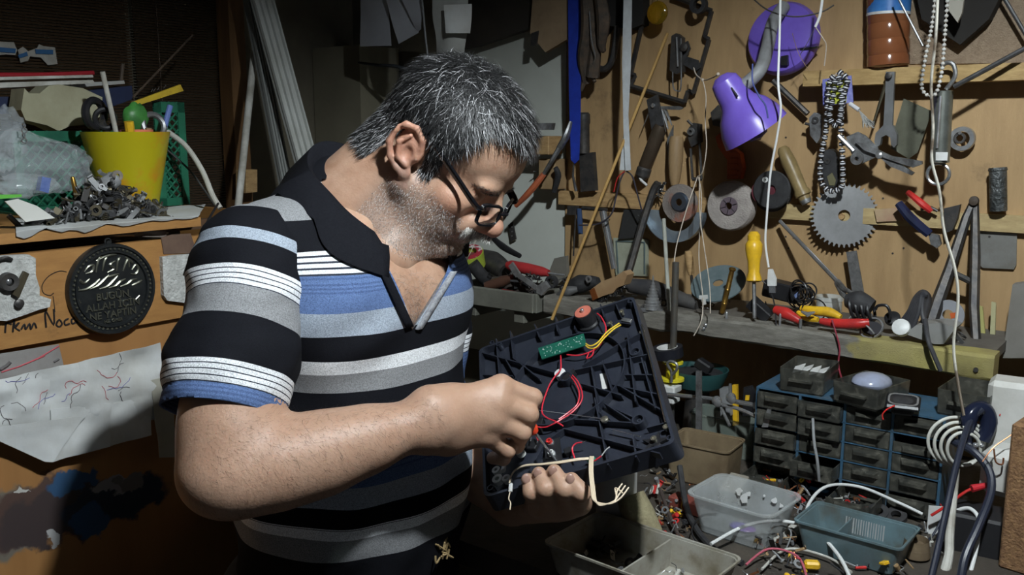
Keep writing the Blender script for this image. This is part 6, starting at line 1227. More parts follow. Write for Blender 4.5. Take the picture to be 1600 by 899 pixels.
for i, (px, py) in enumerate([(1228, 215), (1228, 370), (1240, 372), (1232, 388), (1395, 396), (1412, 388), (1380, 310)]): RL('nail_head', (px, py, .012), [(.002, 0), (.002, .001)], iron, par=tb, n=8)
# papers hung at the corner
def hang(name, q, off, label, curl=.0, mat=None, amp=.004):
    def fn(u, v):
        a = [q[0][i] + (q[1][i] - q[0][i]) * u for i in (0, 1)]; b = [q[3][i] + (q[2][i] - q[3][i]) * u for i in (0, 1)]
        p = WR(a[0] + (b[0] - a[0]) * v, a[1] + (b[1] - a[1]) * v, off); return p + NR * (noise.noise(p * 14) * amp + curl * v * v * (u - .5)) 
    g = G(); g.grid(fn, 12, 12, IR * .0006); return g.build(name, mat or paper, None, label=label, cat='paper', smooth=25)
pp = M('paper_blue_grey', (.50, .52, .57), (.40, .41, .46), 8, .7)
hang('hanging_paper', [(566, -30), (598, -30), (618, 72), (556, 72)], .30, 'curled grey sheet hanging leftmost above the man\'s head', .03, pp)
hang('hanging_paper', [(596, -30), (660, -30), (658, 52), (618, 68)], .32, 'bluish sheet with pen marks in the middle of the hung papers', .02, pp); hang('hanging_paper', [(608, -40), (662, -40), (660, 46), (650, 50)], .33, 'narrow white sheet overlapping the middle hung paper', .01, pp)
hang('hanging_paper', [(672, -30), (735, -30), (727, 88), (680, 90)], .31, 'crumpled receipt sheets hanging right above the hair', .01, M('receipt', (.44, .45, .43), (.34, .34, .32), 10, .8), .012); hang('hanging_paper', [(694, 8), (737, 6), (735, 52), (697, 52)], .33, 'small printed receipt on the crumpled sheets', .005, paper, .006)
RT('hook_rod', [(657, -30, .34), (664, 50, .34), (668, 92, .34), (660, 96, .34), (650, 94, .34)], .0022, chrome, 'thin steel hook rod hanging between the papers', 'hook', sm=5)
RT('leather_strap', [(562, 98, .22), (590, 102, .23), (620, 104, .23), (650, 114, .22)], [.006, .008, .010, .009], M('leather_black', (.02, .024, .03), (.04, .045, .05), 30, .6), 'black curved leather strip hanging behind the man\'s hair', 'strap', sm=4, flat=.5)
a = WR(556, 300, 0) + UR * .012; a.z = 0; g = G(); g.prism([a + NR * .16, a + NR * .16 + UR * .19, a + NR * .16 + UR * .19 + UPZ * 1.73, a + NR * .16 + UPZ * 1.73], IR * .15); g.build('plaster_pier', M('pier', (.27, .25, .18), (.21, .19, .14), 5, .8, 0, .3, 40), None, label='low plastered pier in the corner behind the man', cat='pier', smooth=0)
# ============================================================ shelf along the wall
ZS = 1.131; ZB = .87
def SF(px, d, dz=0): p = WR(px, 300, d); return V((p.x, p.y, ZS + dz))
def split_mat(name, ca, cb, cut, o0):       # weathered wood, old yellow paint beyond a ragged edge
    m = M(name, *ca, sc=7, rough=.75, bump=.4, bsc=60, stretch=(4, 4, 22)); nt = m.node_tree; b = nt.nodes['Principled BSDF']; src = b.inputs['Base Color'].links[0].from_socket
    tc = nt.nodes.new('ShaderNodeTexCoord'); d = nt.nodes.new('ShaderNodeVectorMath'); d.operation = 'DOT_PRODUCT'; d.inputs[1].default_value = tuple(UR); nt.links.new(tc.outputs['Object'], d.inputs[0])
    n = nt.nodes.new('ShaderNodeTexNoise'); n.inputs['Scale'].default_value = 30; nt.links.new(tc.outputs['Object'], n.inputs['Vector']); ad = nt.nodes.new('ShaderNodeMath'); ad.operation = 'MULTIPLY_ADD'; ad.inputs[1].default_value = .09; nt.links.new(n.outputs['Fac'], ad.inputs[0]); nt.links.new(d.outputs['Value'], ad.inputs[2])
    mr = nt.nodes.new('ShaderNodeMapRange'); c = (cut - V(o0)).dot(UR) + .045; mr.inputs['From Min'].default_value = c; mr.inputs['From Max'].default_value = c + .012; mr.inputs['To Max'].default_value = .9; nt.links.new(ad.outputs[0], mr.inputs[0])
    n2 = nt.nodes.new('ShaderNodeTexNoise'); n2.inputs['Scale'].default_value = 14; n2.inputs['Detail'].default_value = 8; nt.links.new(tc.outputs['Object'], n2.inputs['Vector']); r = nt.nodes.new('ShaderNodeValToRGB'); r.color_ramp.elements[0].position = .35; r.color_ramp.elements[1].position = .7; r.color_ramp.elements[0].color = (*cb[0], 1); r.color_ramp.elements[1].color = (*cb[1], 1); nt.links.new(n2.outputs['Fac'], r.inputs[0])
    x = nt.nodes.new('ShaderNodeMix'); x.data_type = 'RGBA'; nt.links.new(mr.outputs[0], x.inputs[0]); nt.links.new(src, x.inputs[6]); nt.links.new(r.outputs[0], x.inputs[7]); nt.links.new(x.outputs[2], b.inputs['Base Color']); return m
a0, a1 = SF(850, .25), SF(1578, .25); so = SF(1200, .12)
t = T('wall_shelf', 'weathered grey wooden shelf with yellow-painted right end under the tool board', 'shelf', so)
sm_ = split_mat('shelf_wood', ((.24, .23, .20), (.13, .12, .10)), ((.38, .33, .10), (.24, .20, .09)), SF(1345, .25), so)
g = G(); L = (a1 - a0).length; NN = 40
def bf(i, k):
    q = i / NN; p = a0 + UR * (L * q); w_ = .0025 * noise.noise(V((q * 14, k * 2, 0))); top, bot = .0 + w_, -.040 + w_ * 2 - .008 * max(0, q - .6)
    return [p + UPZ * top + IR * .004, p + UPZ * (top - .005), p + UPZ * (bot + .004), p + UPZ * bot + IR * .004, p + UPZ * bot + IR * .045, p + UPZ * top + IR * .045][k]
g.add([bf(i, k) for i in range(NN + 1) for k in range(6)], [(i * 6 + k, i * 6 + (k + 1) % 6, (i + 1) * 6 + (k + 1) % 6, (i + 1) * 6 + k) for i in range(NN) for k in range(6)] + [tuple(range(6)), tuple(NN * 6 + k for k in range(5, -1, -1))]); g.build('front_beam', sm_, t)
g = G(); b0_, b1_ = SF(850, .206), SF(1578, .206); g.prism([b0_ - UPZ * .002, b1_ - UPZ * .002, b1_ + IR * .19 - UPZ * .002, b0_ + IR * .19 - UPZ * .002], UPZ * -.018); g.build('shelf_plank', M('plank_grey', (.15, .14, .12), (.09, .08, .07), 8, .8, 0, .2), t, smooth=0)
g = G(); g.lathe([(.004, 0), (.004, .003)], WR(1525, 578, .251), NR, 10); g.build('beam_bolt', iron, t)
# bolts along the front edge
for px, h, r in ((1143, .012, .003), (1229, .022, .0022)):
    g = G(); g.lathe([(r, 0), (r, h), (r * .6, h + .002)], SF(px, .235), UPZ, 10); g.build('threaded_bolt', steel3, None, label='short threaded bolt upright on the shelf edge%s' % (' beside the brass pin' if px == 1143 else ' beside the red handle'), cat='bolt')
# ---- left end of the shelf
c = SF(782, .235, -.040); m_ = frame(c)
t = T('wooden_tray', 'low grey wooden tray full of tools at the left end of the shelf', 'tray', c); gw = M('tray_wood', (.20, .20, .165), (.12, .12, .10), 8, .75, 0, .2)
LW = (SF(845, .235) - SF(718, .235)).length
for nm, cc, sz in (('front_board', (0, -.03, .022), (LW, .012, .045)), ('back_board', (0, .10, .022), (LW, .012, .045)), ('end_board', (LW / 2, .035, .022), (.012, .13, .045)), ('end_board', (-LW / 2, .035, .022), (.012, .13, .045)), ('tray_floor', (0, .035, .004), (LW, .13, .006)), ('support_arm', (-LW * .3, .10, -.015), (.03, .25, .03)), ('support_arm', (LW * .3, .10, -.015), (.03, .25, .03))): g = G(); g.box(cc, sz, m_, .002); g.build(nm, gw, t)
def shlathe(name, px, d, dz, prof, mat, label=None, cat=None, par=None, ax=UPZ, n=24, ring=False):
    g = G(); (g.ring if ring else g.lathe)(prof, SF(px, d, dz), ax, n); return g.build(name, mat, par, label=label, cat=cat)
tx = (UPZ * .9 + NR * .4 + UR * .15).normalized(); c = WR(734, 403, .22); t = T('tape_roll', 'lime green tape roll with red and white printed core', 'tape roll', c)
g = G(); g.ring([(.026, -.022), (.026, .016), (.036, .016), (.036, -.022)], c, tx, 36); g.build('tape', M('lime_tape', (.42, .52, .06), (.34, .42, .05), 20, .45), t); g = G(); g.ring([(.020, .0165), (.020, .018), (.034, .018), (.034, .0165)], c, tx, 36); g.build('core_label', M('core_print', (.62, .60, .58), (.38, .03, .05), 26, .5, lo=.48, hi=.52), t); g = G(); g.lathe([(.0258, -.02), (.0258, .0)], c, tx, 30); g.build('core_fill', M('core_dark', (.2, .05, .05), None), t)
t = T('screwdriver', 'red-handled screwdriver lying on the tool heap by the pale panel', 'screwdriver', WR(830, 420, .2)); seg('handle', (792, 414, .20), (857, 427, .19), [(.008, 0), (.013, .1), (.014, .5), (.012, .85), (.008, 1)], M('handle_red', (.45, .035, .04), (.35, .03, .03), 30, .4), par=t); RT('shaft', [(857, 427, .19), (882, 430, .18)], .0026, steel3, par=t)
t = T('clip_bracket', 'silver folded clip bracket on the tool heap', 'bracket', WR(825, 430, .25)); RP('clip_arm', [(794, 416), (800, 410), (812, 428), (806, 434)], .255, .006, steel3, par=t); RP('clip_arm', [(806, 432), (812, 428), (846, 452), (840, 456)], .255, .004, steel3, par=t); RP('clip_head', [(838, 448), (850, 440), (857, 450), (846, 462), (838, 458)], .26, .010, steel3, par=t)
for nm, lab, P, r, m_ in (('gear_motor', 'black gear motor lump leaning on the pale panel', [(745, 400, .16), (770, 410, .16), (790, 425, .17)], [.018, .028, .022], iron), ('black_hose', 'black hose end poking out beside the lime tape', [(738, 412, .25), (752, 430, .23), (765, 445, .2)], [.016, .016, .016], rubber), ('rag_bundle', 'dark oily rag bundle in the wooden tray', [(770, 440, .21), (800, 446, .21), (830, 452, .21)], [.012, .02, .012], M('oily', (.06, .05, .045), (.10, .08, .07), 30, .7)), ('black_pliers', 'black-handled pliers leaning over the tool heap', [(758, 360, .12), (785, 385, .13), (812, 400, .15)], [.004, .009, .006], blackp), ('brown_bottle', 'dark brown bottle lying in the wooden tray', [(760, 448, .24), (785, 440, .23), (800, 434, .23)], [.012, .014, .008], M('brown_glass', (.10, .05, .035), None, rough=.2)), ('red_cap_tube', 'small dark red tube in the wooden tray', [(785, 456, .25), (812, 462, .25)], [.007, .008], M('dkred', (.22, .02, .02), None)), ('leather_pouch', 'black leather pouch with metal eyelet on the shelf', [(888, 452, .18), (908, 444, .18), (935, 440, .18)], [.014, .022, .010], rubber), ('leather_scrap', 'grey leather scrap folded by the bamboo stick', [(872, 462, .22), (888, 455, .22), (902, 452, .21)], [.006, .012, .006], M('lgrey', (.10, .10, .10), None)), ('hand_drill', 'black cylindrical drill body lying on the shelf', [(984, 446, .15), (1020, 452, .15), (1050, 462, .16), (1090, 478, .17)], [.016, .020, .017, .013], M('drill_black', (.045, .045, .05), (.09, .085, .08), 20, .5))):
    RT(nm, P, r, m_, lab, nm.split('_')[-1], n=14, sm=5)
RL('rubber_ring', (862, 441, .235), [(.009, -.006), (.009, .006), (.015, .006), (.015, -.006)], rubber, 'black rubber ring on the shelf beside the bamboo stick', 'ring', ring=True); RP('slate_piece', [(858, 424), (866, 404), (884, 400), (886, 432), (870, 446)], .06, .012, M('slate', (.20, .19, .16), (.14, .13, .11), 14, .8), 'grey slate piece leaning at the foot of the pale panel', 'slate'); RL('eyelet', (920, 436, .205), [(.004, 0), (.004, .002), (.008, .002), (.008, 0)], steel3, par=[o for o in bpy.data.objects if o.name == 'leather_pouch'][0], ring=True)
RT('loose_wire', [(745, 372, .25), (735, 395, .27), (722, 420, .27), (720, 445, .27), (730, 485, .27)], .0009, twine, 'thin loose wire hanging past the lime tape', 'wire', sm=6)
t = T('bench_brush', 'broken tan wooden brush with black bristles on the shelf', 'brush', WR(950, 450, .24)); RP('brush_back', [(924, 452), (940, 440), (962, 432), (974, 424), (980, 430), (974, 446), (964, 450), (958, 458), (944, 462), (930, 468)], .245, .03, M('brush_wood', (.42, .28, .15), (.30, .18, .09), 14, .6), par=t, smooth=30); g = G(); rr = random.Random(6)
for k in range(120): x = rr.uniform(932, 975); y = 466 - (x - 930) * .55 + rr.uniform(-2, 2); g.tube([WR(x, y, .235), WR(x + rr.uniform(-2, 5), y + rr.uniform(5, 14), .235 + rr.uniform(-.01, .01))], .0008, 3)
g.build('bristles', blackp, t, kind='stuff'); RP('varnished_end', [(921, 454), (928, 450), (934, 466), (926, 470)], .247, .026, M('varnish', (.16, .05, .015), None, rough=.2), par=t)
scatter(46, lambda rr: (WR(rr.uniform(742, 846), rr.uniform(428, 458), rr.uniform(.17, .25)), .8), ['bent_plate', 'tube_scrap', 'pin', 'lock_case', 'washer', 'wire_scrap'], 'tool bits in the wooden tray', '%s in the wooden tray by the lime tape', None, [iron, steel2, blackp, rubber, steel, rust], (.008, .018), 61)
scatter(40, lambda rr: (SF(rr.uniform(860, 1560), rr.uniform(.05, .2), .008), .5), ['bent_plate', 'tube_scrap', 'pin', 'washer', 'wire_scrap', 'screw'], 'metal bits along the wall shelf', '%s among the bits lying along the wall shelf', None, [iron, steel2, blackp, rubber, steel, rust], (.008, .018), 62, ZS)
# ---- tools standing on the middle of the shelf
prof = [(.0185, 0)]; h = .004
for k in range(9): r = .0175 - k * .0019; prof += [(r, h), (r, h + .0058)]; h += .0066
t = T('step_drill', 'conical steel step drill bit standing on the shelf edge', 'drill bit', SF(1024, .235)); shlathe('drill_cone', 1024, .235, .0, prof + [(.001, h + .008)], steel3, par=t); g = G(); g.box((0, 0, -.004), (.05, .05, .008), frame(SF(1024, .225, .002)) @ rotm('Z', 20), .001); g.build('drill_plate', steel, t)
RT('pale_rod', [(1037, 342, .18), (1046, 490, .23)], .0042, M('rod_pale', (.42, .43, .38), (.3, .3, .26), 20, .6), 'pale plastic rod standing left of the steel pole', 'rod', n=10)
t = T('hand_file', 'small file with wooden handle standing behind the pole', 'file', WR(1080, 480, .12)); seg('handle', (1080, 430, .12), (1075, 392, .12), [(.006, 0), (.008, .2), (.009, .8), (.007, 1)], rail_w, par=t); RT('blade', [(1080, 428, .12), (1086, 486, .13)], .0035, iron, par=t)
ax = (NR * .55 + UPZ * .83).normalized(); RL('cutting_disc', (1122, 443, .14), [(.011, -.0015), (.011, .0015), (.058, .0015), (.058, -.0015)], M('disc_blue', (.10, .14, .15), (.16, .2, .21), 30, .55), 'blue-grey cutting disc propped on the shelf', 'disc', ax=ax, ring=True, n=48)
t = T('brass_pin', 'ribbed brass pin leaning on the cutting disc', 'pin', WR(1128, 490, .2)); seg('pin', (1128, 490, .21), (1145, 418, .20), [(.003, 0), (.0055, .04), (.0052, .2), (.006, .22), (.0052, .24), (.0052, .5), (.006, .52), (.0052, .54), (.005, .92), (.007, .94), (.007, .98), (.004, 1)], brass, par=t)
t = T('screwdriver', 'yellow-handled screwdriver standing upright on the shelf', 'screwdriver', SF(1178, .23)); seg('handle', (1178, 441, .22), (1178, 362, .21), [(.010, 0), (.0155, .03), (.0145, .08), (.011, .2), (.012, .4), (.0165, .62), (.0165, .75), (.012, .82), (.0125, .92), (.007, 1)], yelp, par=t); RT('shaft', [(1178, 441, .22), (1179, 498, .235)], .0038, steel, par=t, n=10)
g = G(); g.box((0, 0, 0), (.050, .03, .022), frame(SF(1196, .20, .02)) @ rotm('Y', 40) @ rotm('Z', 10), .002); t = g.build('adapter_box', blackp, None, label='tilted black adapter with white marks below the white plug', cat='adapter')
t = T('power_adapter', 'black power adapter with a coil of thin cable on the shelf', 'adapter', SF(1235, .14)); g = G(); g.box((0, 0, 0), (.075, .04, .035), frame(SF(1232, .13, .05)) @ rotm('Y', 8), .003); g.build('adapter_body', blackp, t); RP('blue_sticker', [(1241, 461), (1247, 456), (1249, 464), (1243, 470)], .17, .003, M('sticker_blue', (.16, .22, .42), None), par=t); rr = random.Random(8)
for k in range(9): g = G(); c = WR(1258 + rr.uniform(-12, 8), 458 + rr.uniform(-8, 8), .16 + rr.uniform(-.02, .02)); g.torus(c, V((NR.x + rr.uniform(-.6, .6), NR.y + rr.uniform(-.6, .6), rr.uniform(-.5, .5))), rr.uniform(.014, .024), .0016, 24, 5); g.build('cable_loop', blackp, t)
g = G(); g.torus(WR(1272, 485, .2), (NR + UR * .3).normalized(), .022, .0014, 26, 5); g.build('cable_loop', blackp, t); RT('adapter_cable', [(1188, 437, .2), (1200, 448, .2), (1210, 475, .22), (1213, 515, .24)], .0014, blackp, par=t, sm=5)
RT('red_gripped_tool', [(1211, 484, .22), (1228, 490, .225), (1250, 502, .23)], [.008, .012, .006], redp, 'red tool handle lying behind the shelf edge bolt', 'handle', n=12, sm=4)
t = T('yellow_pliers', 'yellow-gripped pliers lying on the shelf', 'pliers', WR(1280, 490, .2)); RT('grip', [(1252, 482, .2), (1275, 486, .205), (1295, 488, .205), (1314, 496, .21)], [.006, .009, .010, .005], yelp, par=t, sm=4, n=12); RT('grip', [(1246, 488, .21), (1260, 496, .215), (1278, 500, .22)], [.004, .008, .005], yelp, par=t, sm=4)
t = T('wing_bolt', 'small steel wing bolt standing on the shelf edge', 'bolt', SF(1262, .235)); shlathe('bolt_stem', 1262, .235, 0, [(.003, 0), (.003, .018)], steel, par=t); RT('bolt_wings', [(1252, 487, .235), (1262, 492, .235), (1273, 488, .235)], [.002, .005, .002], steel3, par=t)
shlathe('glass_jar', 1306, .10, 0, [(.024, 0), (.025, .002), (.025, .035), (.027, .036), (.027, .044), (.0255, .044), (.0235, .034), (.0235, .004)], M('jar_glass', (.75, .78, .76), (.5, .52, .5), 20, .2, alpha=.5), 'small clear glass jar at the back of the shelf', 'jar', ring=True)
t = T('steel_tube_tool', 'long polished steel tube with forked end leaning on the shelf', 'tube', WR(1330, 470, .2)); RT('tube', [(1219, 346, .04), (1310, 442, .16)], .0042, M('polished', (.40, .40, .41), (.25, .25, .25), 20, .25, .6), par=t, n=12); RT('fork', [(1308, 440, .16), (1318, 452, .175), (1332, 458, .19)], [.006, .006, .003], steel, par=t); RT('fork', [(1308, 442, .16), (1316, 458, .175), (1326, 470, .19)], [.006, .006, .003], steel, par=t)
RP('steel_rule', [(1322, 394), (1338, 392), (1352, 470), (1334, 474)], .05, .003, M('rule_grey', (.24, .24, .24), (.12, .12, .12), 90, .5, .5), 'grey notched steel rule standing below the saw blade', 'ruler')
t = T('taped_plug', 'lump of black plug wound with its cable on the shelf', 'plug', SF(1346, .18)); RT('plug_body', [(1322, 470, .2), (1340, 472, .2), (1362, 482, .2)], [.012, .022, .016], rubber, par=t, sm=4, n=14)
for k in range(4): g = G(); g.torus(WR(1334 + k * 9, 480 + k * 2, .2), (UR + UPZ * .3).normalized(), .022 - k * .001, .003, 24, 6); g.build('cable_turn', blackp, t)
RT('cable_tail', [(1368, 484, .2), (1372, 478, .2), (1385, 478, .2), (1391, 490, .2), (1390, 500, .2)], .0028, blackp, par=t, sm=5)
t = T('red_pliers', 'red-gripped pliers lying at the front of the shelf', 'pliers', WR(1320, 508, .235)); RT('grip', [(1282, 502, .24), (1310, 506, .24), (1340, 506, .24), (1358, 504, .235)], [.006, .0095, .0095, .007], redp, par=t, sm=4, n=12); RT('jaw', [(1338, 514, .24), (1352, 508, .242), (1366, 522, .243)], .0018, steel3, par=t, sm=4)
t = T('oval_mirror', 'small oval mirror with grey rim leaning on the shelf', 'mirror', SF(1377, .22)); ax = (NR * .75 + UPZ * .6 - UR * .2).normalized(); g = G(); g.lathe([(.0195, 0), (.0195, .002)], SF(1377, .22, .014), ax, 28, sq=.7); g.build('glass', M('mirror_dark', (.05, .05, .055), None, rough=.15), t); g = G(); g.ring([(.019, 0), (.019, .003), (.022, .003), (.022, 0)], SF(1377, .22, .014), ax, 28); g.build('rim', steel3, t)
RL('white_rosette', (1408, 512, .235), [(.015, -.008), (.016, 0), (.015, .004), (.010, .006), (.0001, .007)], whitep, 'scalloped white plastic cap on the shelf', 'cap', ax=(NR + UPZ * .5).normalized(), n=16); RL('black_stopper', (1395, 500, .18), [(.014, 0), (.014, .008), (.010, .010)], blackp, 'small black knob behind the white cap', 'knob', ax=(NR + UPZ).normalized())
t = T('cable_bundle', 'folded bundle of grey flat cable on the shelf', 'cable', SF(1432, .18)); cg = M('cable_charcoal', (.035, .036, .042), (.06, .06, .065), 30, .5)
for k in range(6): RT('cable_fold', [(1404 + k * 4, 508 + k * 2, .2 + k * .004), (1420 + k * 3, 488, .2 + k * .004), (1430 + k * 2, 466 - k, .19 + k * .005), (1442 + k, 456 + k, .19 + k * .005), (1452 - k * 2, 466, .19 + k * .005), (1446 - k, 490, .2 + k * .004), (1438 + k * 2, 512, .21 + k * .003)], .0042, cg, par=t, sm=5)
RT('cable_end', [(1446, 500, .24), (1450, 530, .27), (1458, 552, .275), (1470, 580, .275)], .004, cg, par=t, sm=5)
RP('metal_wedge', [(1414, 522), (1432, 508), (1470, 505), (1494, 512), (1474, 538), (1460, 538)], .235, .05, M('wedge_grey', (.28, .28, .27), (.2, .2, .19), 10, .5), 'grey wedge-shaped metal cover on the shelf edge', 'cover'); t = RL('sanding_disc', (1482, 492, .10), [(.010, 0), (.010, .004), (.028, .004), (.028, 0)], M('disc_grey', (.3, .31, .34), None, rough=.5), 'grey ring disc with an orange mark behind the tongs', 'disc', ring=True); RP('orange_mark', [(1484, 490), (1496, 488), (1496, 496), (1486, 498)], .105, .001, M('mark_orange', (.6, .12, .03), None), par=t)
RP('plastic_strip', [(1529, 478), (1535, 480), (1541, 540), (1532, 542)], .06, .006, M('strip_y', (.42, .40, .15), None), 'short yellowish plastic strip standing by the tongs', 'strip'); RP('plastic_strip', [(1549, 472), (1556, 474), (1554, 545), (1546, 545)], .06, .006, M('strip_c', (.45, .43, .25), None), 'taller cream plastic strip standing right of the tongs', 'strip'); RT('twin_wire', [(1300, 500, .255), (1306, 520, .258), (1312, 545, .258), (1310, 570, .262), (1316, 595, .30), (1322, 606, .34)], .0016, M('wire_maroon', (.25, .03, .05), None), 'red and black twin wire hanging over the shelf beam', 'wire', sm=6)
# ============================================================ bench
bw = M('bench_wood', (.07, .058, .045), (.03, .026, .022), 7, .75, 0, .3)
c0_ = V((WR0.x, WR0.y, 0)); be0, be1 = c0_ - UR * .72, c0_ + UR * 1.5
t = T('workbench', 'cluttered dark wooden workbench along the right wall', 'workbench', c0_ + NR * .45)
g = G(); g.prism([be0 + NR * .90 + UPZ * ZB, be1 + NR * .90 + UPZ * ZB, be1 + NR * .01 + UPZ * ZB, be0 + NR * .01 + UPZ * ZB], UPZ * -.04); g.build('bench_top', bw, t, smooth=0)
for u_ in (-.66, 1.4):
    for d_ in (.08, .88): g = G(); g.box((0, 0, (ZB - .04) / 2), (.07, .07, ZB - .04), frame(c0_ + UR * u_ + NR * d_)); g.build('leg', bw, t, smooth=0)
def BZ(px, py, dz=0): p = PZ(px, py, ZB); return p + UPZ * dz
def rrect(w, d, r, n=4):
    pts = []
    for cx, cy, a0 in ((w / 2 - r, d / 2 - r, 0), (-w / 2 + r, d / 2 - r, 90), (-w / 2 + r, -d / 2 + r, 180), (w / 2 - r, -d / 2 + r, 270)):
        for k in range(n + 1): a = math.radians(a0 + 90 * k / n); pts.append((cx + r * math.cos(a), cy + r * math.sin(a)))
    return pts
def obox(name, c, w, d, h, mat, label, cat, rz=0, taper=.85, wall=.002, rim=.004, r=.012, par=None, extra=None, nm='shell'):
    m_ = frame(c) @ rotm('Z', rz); t = par or T(name, label, cat, c)
    def lp(s, z, o): return [m_ @ V((x * s + math.copysign(o, x), y * s + math.copysign(o, y), z)) for x, y in rrect(w, d, r)]
    L = [lp(taper, 0, 0), lp(1, h, 0), lp(1, h, rim), lp(1, h + .003, rim), lp(1, h + .003, -wall), lp(taper, .003, -wall)]; n = len(L[0]); g = G()
    g.add([p for q in L for p in q], [(k * n + i, k * n + (i + 1) % n, (k + 1) * n + (i + 1) % n, (k + 1) * n + i) for k in range(5) for i in range(n)] + [tuple(range(n - 1, -1, -1)), tuple(5 * n + i for i in range(n))]); g.build(nm, mat, t, smooth=40)
    return t, m_
clear = M('clear_plastic', (.62, .67, .68), (.45, .47, .46), 14, .22, alpha=.42); smoke = M('smoky_plastic', (.038, .04, .036), (.10, .098, .08), 30, .24, alpha=.74)
# drawer unit
def drawers():
    off = .38; ZT = WR(1350, 640, off).z + .004; u0 = (WR(1183, 620, off) - WR0).dot(UR); W_ = .0782; Hh = (ZT - ZB - .004) / 5; D_ = .125; base = V((WR0.x, WR0.y, 0)) + NR * off + UR * u0; blue = M('drawer_blue', (.045, .115, .19), (.03, .07, .11), 14, .45)
    t = T('drawer_unit', 'blue small-parts drawer unit with smoky plastic drawers on the bench', 'drawer unit', base + UPZ * ZB + UR * .16 + IR * .06)
    def bx(nm, x0, x1, y0, y1, z0, z1, mat, par=t, bev=0): g = G(); g.box(((x0 + x1) / 2, (y0 + y1) / 2, (z0 + z1) / 2), (x1 - x0, y1 - y0, z1 - z0), frame(base), bev); return g.build(nm, mat, par, smooth=0 if not bev else 35)
    bx('top_panel', -.002, 4 * W_ + .002, 0, D_, ZT, ZT + .003, blue); bx('back_panel', 0, 4 * W_, D_ - .003, D_, ZB, ZT, blue); bx('bottom_panel', 0, 4 * W_, 0, D_, ZB, ZB + .003, blue)
    for k in range(5): bx('upright', k * W_ - .0022, k * W_ + .0022, 0, D_, ZB, ZT, blue)
    for k in range(4):
        for j in range(1, 5): bx('divider', k * W_, k * W_ + W_, 0, D_, ZT - j * Hh - .001, ZT - j * Hh + .001, blue)
    pull = {(1, 0): .016, (1, 1): .012, (1, 3): .04, (0, 4): .075, (2, 4): .085, (0, 0): .006, (0, 1): .004, (3, 4): .01, (3, 3): .004, (0, 2): .01, (0, 3): .012}
    for k in range(4):
        for j in range(5):
            if (k, j) in ((1, 4),): continue
            p = pull.get((k, j), 0); x0, x1, z0, z1 = k * W_ + .003, k * W_ + W_ - .003, ZT - (j + 1) * Hh + .0018, ZT - j * Hh - .003; dp = .11; m_ = frame(base)
            if (k, j) == (3, 1): z1 -= .012
            g = G()
            for (a, b, c, d, e, f) in ((x0, x1, -p, -p + .0018, z0, z1), (x0, x0 + .0015, -p, -p + dp, z0, z1 - .004), (x1 - .0015, x1, -p, -p + dp, z0, z1 - .004), (x0, x1, -p, -p + dp, z0, z0 + .0015), (x0, x1, -p + dp - .0015, -p + dp, z0, z1 - .004)): g.box(((a + b) / 2, (c + d) / 2, (e + f) / 2), (b - a, d - c, f - e), m_)
            dr = g.build('drawer', smoke, t, smooth=0)
            w2 = (x1 - x0) / 2; xc = (x0 + x1) / 2; zc = z1 - .010
            g = G(); g.add([m_ @ V(q) for q in ((xc - w2 * .62, -p, zc + .006), (xc + w2 * .62, -p, zc + .006), (xc + w2 * .5, -p - .010, zc + .003), (xc - w2 * .5, -p - .010, zc + .003), (xc - w2 * .62, -p, zc - .006), (xc + w2 * .62, -p, zc - .006), (xc + w2 * .5, -p - .010, zc - .002), (xc - w2 * .5, -p - .010, zc - .002))], [(0, 1, 2, 3), (4, 7, 6, 5), (3, 2, 6, 7), (0, 3, 7, 4), (1, 5, 6, 2), (0, 4, 5, 1)]); g.build('handle', smoke, dr, smooth=0)
    return base, u0, W_, ZT
DB, DU, DW, DZT = drawers()
def dfill(k0, k1, y0, y1, z): return lambda rr: (frame(DB) @ V((rr.uniform(k0, k1) * DW, rr.uniform(y0, y1), z + rr.uniform(0, .012))), .7)
mixm = [steel, steel3, blackp, copper, redp, dirtyw, greyp, steel3]
scatter(16, dfill(2.1, 2.9, -.075, -.01, ZB + .012), ['washer', 'wire_scrap', 'capacitor', 'chip', 'screw'], 'parts in the pulled-out lower drawer', '%s in the pulled-out drawer of the blue unit', None, mixm, (.006, .012), 31); scatter(18, dfill(.1, .9, -.065, -.01, ZB + .012), ['screw', 'pin', 'wire_scrap', 'capacitor'], 'parts in the lower left open drawer', '%s in the lower left drawer of the blue unit', None, [steel3, redp, chrome, steel3], (.005, .010), 32)
def loose_drawer(px, pd, w, h, d, rz, label, z=None):
    c = WR(px, 600, pd); c.z = z or DZT + .0035; t, m_ = obox('parts_bin', c, w, d, h, smoke, label, 'drawer', rz, .96, .0018, .0005, .003, nm='drawer_shell'); g = G(); g.box((0, -d / 2 - .005, h * .6), (w * .55, .010, .006), m_, .001); g.build('handle', smoke, t); return c, m_
c1, m1 = loose_drawer(1264, .33, .074, .040, .10, 4, 'loose smoky drawer with white scraps on top of the unit, left'); c2, m2 = loose_drawer(1362, .35, .080, .034, .10, -14, 'loose smoky drawer holding clear wrapped parts on top of the unit')
for k in range(4): g = G(); x = -.022 + k * .014; g.prism([(x, -.03, .030), (x + .016, -.028, .036 + .004 * (k % 2)), (x + .014, .0, .04), (x - .004, -.002, .032)], (0, .002, .003), m1); g.build('paper_scrap', whitep, None, label='white paper scrap in the loose drawer above the blue unit', cat='scrap', group='white scraps in the loose drawer')
blob = G(); blob.ball((0, 0, .034), (.032, .036, .016), m2, 16, 10); blob.build('wrapped_part', M('wrap_blue', (.34, .38, .52), (.25, .27, .33), 22, .2), None, label='plastic wrapped bluish part in the loose drawer', cat='parcel')
loose_drawer(1520, .31, .075, .040, .10, -4, 'loose smoky drawer of small parts right of the blue unit', DZT + .0035)
